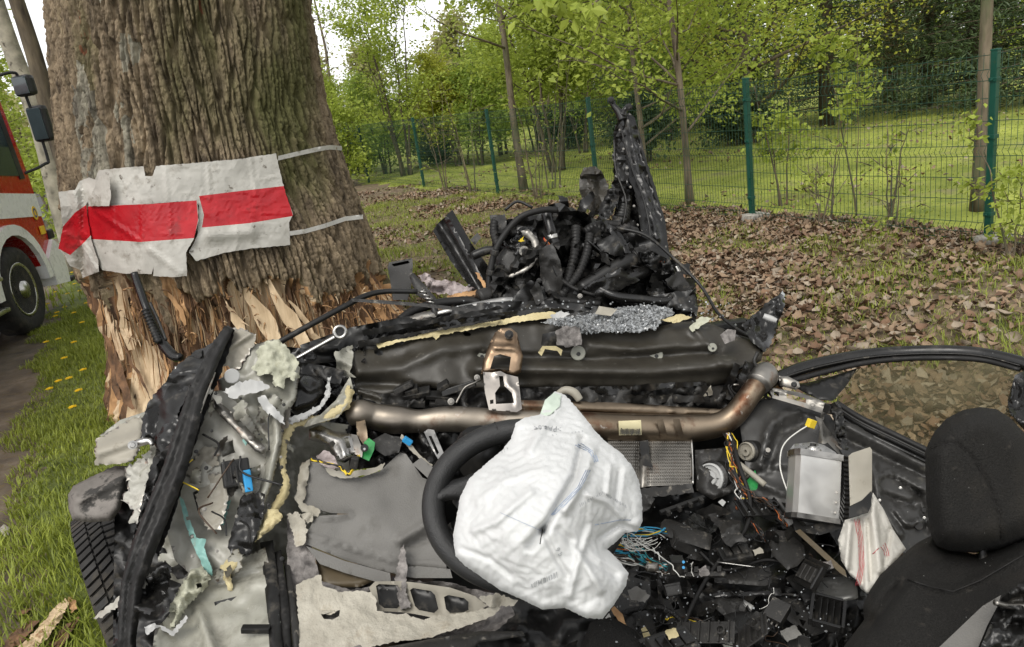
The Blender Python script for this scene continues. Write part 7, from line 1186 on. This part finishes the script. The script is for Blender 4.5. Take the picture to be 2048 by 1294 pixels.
wire([(1270, 1080, 1.62), (1310, 1105, 1.62), (1345, 1130, 1.62), (1355, 1150, 1.6), (1368, 1155, 1.6)], 'white', 1.1); wire([(1460, 1260, 1.6), (1440, 1262, 1.62), (1400, 1245, 1.66), (1345, 1235, 1.68), (1330, 1240, 1.68)], 'yellow', 1.4); wire([(1460, 1262, 1.6), (1420, 1256, 1.62), (1370, 1240, 1.66), (1320, 1248, 1.68)], 'black', 1.8); wire([(1460, 1258, 1.6), (1430, 1250, 1.63), (1380, 1234, 1.67), (1345, 1230, 1.69)], 'brown', 1.3)
SH('loom_tape', m_silverd, [(1292, 1125, 1.62), (1318, 1126, 1.62), (1318, 1143, 1.61), (1294, 1143, 1.61)], th=.012, res=4, rnd=(6, .01), crump=.006, seed=236); box('loom_plug', m_k, P(1352, 1130, 1.64), (.035, .03, .04), car, (0, 10, 0))
for dv in (-6, 5): disc('blue_pin', m_blue, 1367, 1130+dv, 1.61, 3, car, .004)
box('white_plug', m_grom, P(1452, 1278, 1.56), (.028, .02, .045), car, (-30, -25, 0), .003)
# ---------------------------------------------------------------- loose broken pieces lying in the footwell
def thing(name, m, o, label, cat, grp=None, Y=None, zf=None, **k):
    ob, D = sheet(name, m, o, None, Y=Y, **k); tag(ob, label, cat, grp); return ob, D
def fl(o, z, tilt=0): return [(u, v, float(G(u, v, z)[1])+tilt*(u-o[0][0])*.001) for u, v in o]
def TH(name, m, o, z, label, cat='debris', grp=None, **k):
    k.setdefault('th', .012); k.setdefault('res', 7); return thing(name, m, fl(o, z), label, cat, grp, **k)
S_ = dict(rnd=(5, .008))
TH('console_box', m_k2, [(1322, 1045), (1330, 1038), (1345, 1040), (1425, 1070), (1420, 1100), (1410, 1098), (1330, 1072), (1320, 1062)], .52, 'long charcoal box shaped trim piece below the heater core', seed=301, **S_)
TH('rubber_flap', m_k2, [(1415, 1030), (1445, 1022), (1452, 1036), (1482, 1042), (1480, 1065), (1495, 1082), (1470, 1086), (1462, 1095), (1445, 1080), (1440, 1060)], .55, 'grey torn rubber flap between the console box and the canister', crump=.03, ragged=1.5, seed=302)
TH('speaker_cover', m_k2, [(1544, 1070), (1552, 1060), (1575, 1062), (1608, 1092), (1610, 1115), (1595, 1132), (1575, 1140), (1545, 1110), (1538, 1090)], .50, 'rounded charcoal cover plate below the steel canister', seed=303, **S_)
TH('lidded_tray', m_k2, [(1432, 1122), (1540, 1135), (1545, 1165), (1530, 1172), (1428, 1165)], .47, 'charcoal tray with a thin light strip along its upper edge', amp=.01, seed=304, **S_)
tube('tray_strip', m_silver, [(u, v, float(G(u, v, .52)[1])) for u, v in ((1434, 1124), (1510, 1134))], 1.2, bpy.data.objects['lidded_tray'], sides=5)
TH('curved_spoiler', m_kg, [(1420, 1185), (1450, 1178), (1470, 1186), (1500, 1183), (1560, 1175), (1565, 1190), (1490, 1192), (1425, 1194)], .46, 'long black curved strip under the charcoal tray', crump=.01, seed=305, **S_)
TH('ashtray_surround', m_k, [(1570, 1155), (1600, 1143), (1680, 1150), (1690, 1165), (1640, 1200), (1610, 1205)], .45, 'black ashtray frame left of the satin lid', holes=[[(1600, 1155), (1670, 1156), (1625, 1185)]], seed=306, **S_)
lid, _ = TH('ashtray', M('satin_dark_metal', (.10, .10, .095), .35, .5, var=.1), [(1622, 1165), (1632, 1156), (1705, 1152), (1714, 1160), (1716, 1195), (1708, 1200), (1640, 1206), (1625, 1200)], .5, 'satin grey ashtray lid with rounded corners right of the heap', rnd=(5, .01), ridges=[([(1656, 1172), (1692, 1169)], 4, .008)], seed=307, th=.03)
TH('olive_strip', m_brownp, [(1590, 1062), (1600, 1058), (1690, 1140), (1694, 1155), (1680, 1146)], .56, 'long thin olive brown strip slanting down from the canister to the lid', seed=308)
wl = empty('white_lever', P(1478, 1205, 1.75), 'white crank shaped plastic lever lying on the black heap', 'lever')
tube('lever_arm', m_white2, [(1505, 1218, 1.70), (1485, 1206, 1.72), (1478, 1200, 1.73), (1472, 1208, 1.72), (1476, 1214, 1.71)], [7, 7.5, 7, 5, 5], wl, sides=12); tube('lever_eye', m_white2, [(1474, 1212, 1.71), (1466, 1212, 1.71), (1460, 1210, 1.715)], [5, 4, 5], wl, sides=10)
TH('sensor_housing', m_k, [(1448, 1228), (1480, 1222), (1508, 1225), (1512, 1262), (1490, 1276), (1462, 1268), (1450, 1250)], .44, 'square black housing directly under the white lever', seed=309, th=.06, **S_)
TH('torn_bracket', m_k2, [(1490, 1245), (1512, 1222), (1548, 1242), (1545, 1255), (1530, 1272), (1525, 1290), (1510, 1284), (1508, 1262)], .47, 'grey torn bracket right below the white lever', ragged=1, crump=.015, seed=310)
TH('perforated_plate', m_k2, [(1545, 1210), (1565, 1194), (1600, 1200), (1655, 1250), (1648, 1265), (1618, 1275), (1600, 1262)], .43, 'charcoal plate with ragged holes left of the seat', holes=[[(1598, 1238), (1612, 1242), (1606, 1254)], [(1590, 1222), (1600, 1226), (1594, 1232)]], ragged=1, seed=311, **S_)
TH('gear_console', m_k2, [(1312, 1160), (1340, 1148), (1368, 1215), (1400, 1300), (1370, 1310), (1335, 1250), (1318, 1200)], .42, 'long charcoal console strip with a round socket beside the airbag', holes=[[(1322, 1182), (1334, 1178), (1344, 1188), (1336, 1200), (1325, 1196)], [(1342, 1206), (1354, 1202), (1360, 1218), (1348, 1220)]], seed=312, **S_)
TH('orange_bark_piece', m_wood2, [(1222, 1218), (1228, 1212), (1245, 1228), (1250, 1245), (1256, 1254), (1248, 1258), (1238, 1244), (1228, 1230)], .5, 'small orange brown wood scrap just right of the airbag tip', 'wood scrap', ragged=1, seed=313)
TH('foam_scrap', m_foam, [(1282, 1258), (1290, 1252), (1302, 1272), (1308, 1300), (1292, 1300), (1288, 1280)], .45, 'pale yellow foam strip at the bottom edge right of the airbag', ragged=1, seed=314)
TH('blue_grey_chip', m_silver, [(1210, 1236), (1218, 1226), (1222, 1234), (1218, 1240)], .52, 'tiny shiny metal chip at the tip of the airbag', seed=315)
TH('plastic_stub', m_white2, [(1436, 1004), (1444, 998), (1452, 1004), (1446, 1013)], .62, 'small white knob under the white actuator dial', seed=316, th=.02)
TH('glossy_box', m_kg, [(1290, 1060), (1320, 1062), (1400, 1100), (1418, 1105), (1405, 1125), (1360, 1140), (1300, 1110)], .45, 'glossy black box half buried under the charcoal console box', seed=317, th=.05)
TH('map_pocket', m_k, [(1380, 1200), (1420, 1170), (1440, 1200), (1445, 1230), (1400, 1240)], .4, 'black pocket shaped trim left of the white lever', seed=318, crump=.02)
for i in range(150):
    u = rs.uniform(1195, 1750); v = rs.uniform(1005, 1310)
    if v > 1310-(u-1200)*.0 or (u > 1690 and v < 1060) or (1575 < u < 1700 and v < 1065) or (u < 1260 and v < 1215): continue
    L = rs.uniform(12, 30) if rs.random() < .55 else rs.uniform(30, 88); w_ = rs.uniform(.22, .75); a = rs.uniform(0, 3.14); k_ = rs.randint(4, 8); z = .34+.12*rs.random()+.1*(1150-v)/150*(v < 1150); Y0 = float(G(u, v, z)[1]); gu, gv = rs.gauss(0, .0014), -float(G(u, v, z)[1]-G(u, v+1, z)[1])*rs.uniform(.1, 1)
    o = []
    for q in np.linspace(0, 6.28, k_, endpoint=False):
        x = L*rs.uniform(.7, 1.15)*math.cos(q)*.6; y = L*w_*rs.uniform(.7, 1.15)*math.sin(q)*.6; x, y = x*math.cos(a)-y*math.sin(a), x*math.sin(a)+y*math.cos(a); o.append((u+x, v+y, Y0+gu*x+gv*y))
    mm_ = rs.choice([m_k, m_k, m_k2, m_kg, m_k2]); fin_ = {m_k: 'matt black', m_k2: 'charcoal grey', m_kg: 'glossy black'}[mm_]; siz = 'small' if L < 26 else 'medium sized' if L < 42 else 'large'; shp = 'narrow' if w_ < .42 else 'broad'
    LMK = [((1240, 1190), 'beside the airbag tip'), ((1300, 1130), 'by the coloured wire loom'), ((1320, 1030), 'below the heater core'), ((1440, 1020), 'below the white dial'), ((1530, 1040), 'left of the steel canister'), ((1620, 1100), 'below the steel canister'), ((1480, 1150), 'around the charcoal tray'), ((1670, 1180), 'next to the ashtray'), ((1480, 1215), 'next to the white lever'), ((1600, 1240), 'around the perforated plate'), ((1370, 1230), 'beside the long console strip'), ((1300, 1290), 'at the bottom edge near the foam strip'), ((1440, 1290), 'at the bottom edge near the white plug'), ((1560, 1290), 'at the bottom edge left of the seat'), ((1700, 1240), 'against the seat side')]
    lm = min(LMK, key=lambda q: (q[0][0]-u)**2+(q[0][1]-v)**2)[1]
    thing('plastic_shard', mm_, o, f'{siz} {shp} {fin_} plastic shard {lm}', 'shard', 'black shards heaped in the cabin', th=rs.uniform(.004, .03), res=8, ragged=1.8, amp=.01, freq=8, crump=rs.uniform(0, .012), rnd=(3, .004), smooth=False, seed=400+i)
for i, (lab, pts, r_) in enumerate([('thick black wire loom running down from the dash tube through the debris', [(1462, 872, 2.26), (1478, 930, 2.1), (1500, 1000, 1.99), (1490, 1060, 1.9), (1440, 1120, 1.8), (1395, 1190, 1.7), (1350, 1290, 1.56)], 4.5), ('black cable lying across the charcoal tray towards the seat', [(1400, 1105, 1.83), (1450, 1140, 1.77), (1540, 1120, 1.8), (1600, 1150, 1.75), (1660, 1230, 1.64)], 3.2), ('black corrugated cable sleeve curving below the airbag tip', [(1200, 1250, 1.68), (1250, 1225, 1.71), (1320, 1215, 1.7), (1370, 1250, 1.64), (1400, 1310, 1.55)], 5.5), ('thin black cable looping around the perforated plate', [(1520, 1230, 1.66), (1560, 1190, 1.71), (1630, 1205, 1.68), (1650, 1270, 1.58), (1590, 1300, 1.55)], 2.4)]):
    tag(tube('cable', m_rubk, pts, r_, None, n=8, sides=8, corr=(.009, .14) if i == 2 else None), lab, 'cable')
for i, (o_, m_, lab) in enumerate([([(1255, 1180), (1275, 1172), (1300, 1190), (1290, 1206), (1262, 1200)], m_grey, 'torn grey plastic scrap beside the long console strip'), ([(1560, 1262), (1590, 1250), (1604, 1270), (1575, 1284)], m_grey, 'torn grey plastic scrap near the bottom left of the seat'), ([(1395, 1138), (1412, 1130), (1420, 1148), (1402, 1154)], m_felt, 'grey felt scrap left of the charcoal tray'), ([(1640, 1126), (1662, 1120), (1668, 1136), (1648, 1142)], m_felt, 'grey felt scrap below the white curtain bag'), ([(1330, 1262), (1352, 1256), (1358, 1272), (1338, 1280)], m_foam, 'crumb of yellow foam near the bottom edge'), ([(1505, 1100), (1520, 1094), (1528, 1106), (1510, 1112)], m_beige, 'beige plastic chip above the charcoal tray'), ([(1440, 1064), (1452, 1058), (1458, 1066), (1446, 1074)], m_white2, 'white plastic chip on the grey torn rubber flap')]):
    TH('torn_scrap', m_, o_, .56, lab, ragged=2, crump=.012, seed=700+i)
rg = random.Random(21)
def slab(name, u, v, z, size, rot, m, par=None): V, F = boxgeo((0, 0, 0), size, None, min(size)*.18); return V, F
KIND = [('vent_grille', 'air vent grille'), ('switch_housing', 'switch housing'), ('ribbed_cover', 'ribbed cover'), ('relay_box', 'relay box'), ('clip_rail', 'clip rail')]
for i, (u, v) in enumerate([(1370, 1085), (1470, 1108), (1520, 1015), (1345, 1180), (1405, 1150), (1555, 1225), (1620, 1150), (1410, 1265), (1600, 1290), (1365, 1010), (1655, 1225), (1345, 1290), (1500, 1270)]):
    kd = 3 if i in (5, 15) else i % 5; kn_, kt = KIND[kd]; z = .50+rg.uniform(-.02, .05); c = G(u, v, z); R_ = eul(rg.gauss(18, 22), rg.gauss(0, 22), rg.uniform(0, 360)); m = [m_k2, m_k, m_kg, m_k2][i % 4]; sx, sy, sz = rg.uniform(.06, .13), rg.uniform(.04, .075), rg.uniform(.015, .035)
    lm = min(LMK, key=lambda q: (q[0][0]-u)**2+(q[0][1]-v)**2)[1]
    t = empty(kn_, tuple(c), f'broken {"charcoal" if m is m_k2 else "glossy black" if m is m_kg else "black"} {kt} lying {lm}', 'debris', 'broken dashboard parts in the cabin')
    def ad(nm, cc, s_, mm=m, bev=.002): V, F = boxgeo(cc, s_, None, bev); return mk(nm, V@R_.T+c, F, mm, t, False)
    if kd == 0:
        for sgn in (-1, 1): ad('frame_bar', (0, sgn*sy/2, 0), (sx, .008, sz)); ad('frame_bar', (sgn*sx/2, 0, 0), (.008, sy-.009, sz))
        for k in range(4): V, F = boxgeo((0, 0, 0), (sx-.01, .002, sz*.9), eul(35, 0, 0), 0); mk('slat', (V+np.array([0, -sy/2+sy*(k+1)/5, 0]))@R_.T+c, F, m_k, t, False)
    elif kd == 1:
        ad('body', (0, 0, 0), (sx, sy, sz), m, .004); [ad('button', ((k-.9)*sx*.27, 0, sz/2+.003), (sx*.22, sy*.6, .008), m_k2 if m is not m_k2 else m_kg, .002) for k in range(3)]; ad('flange', (0, sy/2+.006, -sz*.3), (sx*1.15, .012, .004))
    elif kd == 2:
        ad('plate', (0, 0, 0), (sx*1.2, sy, .004)); [ad('rib', (-sx*.5+sx*k/5, 0, .006), (.003, sy*.95, .009), m, .0005) for k in range(6)]; V, F = lathegeo([(.012, 0), (.012, .014), (.008, .014), (.008, .002), (0, .002)], (sx*.35, 0, .003), (0, 0, 1), 14); mk('screw_boss', V@R_.T+c, F, m, t, False)
    elif kd == 3:
        ad('body', (0, 0, 0), (sx*.6, sy*.8, sz*1.2), m, .004); ad('lid', (0, 0, sz*.62), (sx*.62, sy*.83, .006), m_k2, .002); [ad('pin', ((k-1)*.012, -sy*.42, -sz*.2), (.004, .012, .002), m_silverd, .0004) for k in range(3)]
    else:
        ad('rail', (0, 0, 0), (sx*1.4, .014, .012)); [ad('clip', ((k-1.5)*sx*.35, .012, .003), (.012, .018, .016), m_k2, .002) for k in range(4)]
mb = MB()
for i in range(240):
    u, v = rg.uniform(1190, 1720), rg.uniform(1000, 1294); z = .47+rg.uniform(0, .1); s_ = rg.uniform(.0015, .0042); V, F = boxgeo(G(u, v, z), (s_, s_, s_*.6), eul(rg.uniform(0, 180), rg.uniform(0, 180), 0)); mb.add(V, F)
tag(mb.done('glass_crumbs', m_crumb, None, False), kind='stuff')
for i in range(70): u = rs.uniform(1230, 1700); v = rs.uniform(1020, 1290); Y0 = float(G(u, v, .5)[1]); wire([(u, v, Y0), (u+rs.gauss(0, 20), v+rs.uniform(8, 30), Y0-.02), (u+rs.gauss(0, 30), v+rs.uniform(30, 60), Y0-.08)], rs.choice(['black']*20+['brown', 'white']), rs.uniform(.6, 1.2), wob=3, name='loose_wire')
# wood chips at the lower left
def chip(o, lab, m): 
    ob, _ = sheet('wood_chip', m, [(u, v, float(G(u, v, .05)[1])) for u, v in o], None, th=.03, res=6, ragged=2, crump=.02, cfreq=10, aniso=(-.7, 4), smooth=False, seed=len(o)); return tag(ob, lab, 'wood chip', 'pale wood chips torn from the trunk')
chip([(30, 1300), (70, 1262), (110, 1215), (130, 1195), (138, 1205), (120, 1240), (100, 1270), (60, 1310)], 'largest pale wood chip lying in the grass at the lower left corner', m_wood)
chip([(136, 1194), (148, 1192), (154, 1218), (142, 1226)], 'small orange wood chip on top of the largest chip', m_wood2); chip([(96, 1290), (130, 1252), (158, 1232), (150, 1252), (120, 1300)], 'dark splinter beside the largest pale chip at the lower left', m_inner); chip([(0, 1300), (20, 1270), (60, 1240), (80, 1240), (40, 1290)], 'brown bark strip at the bottom left corner', m_inner)
chip([(30, 1225), (60, 1215), (64, 1220), (36, 1232)], 'thin bark splinter on the dirt at the left edge', m_inner)
SH_ = [(0, 1160, .02), (12, 1110, .03)]
st, _ = sheet('stone', m_conc, [(u, v, float(G(u, v, .03)[1])) for u, v in [(-4, 1060), (8, 1048), (20, 1056), (18, 1070), (4, 1078)]], None, th=.03, res=5, rnd=(6, .02), seed=3); tag(st, 'small dark rounded stone on the dirt at the left edge', 'stone')
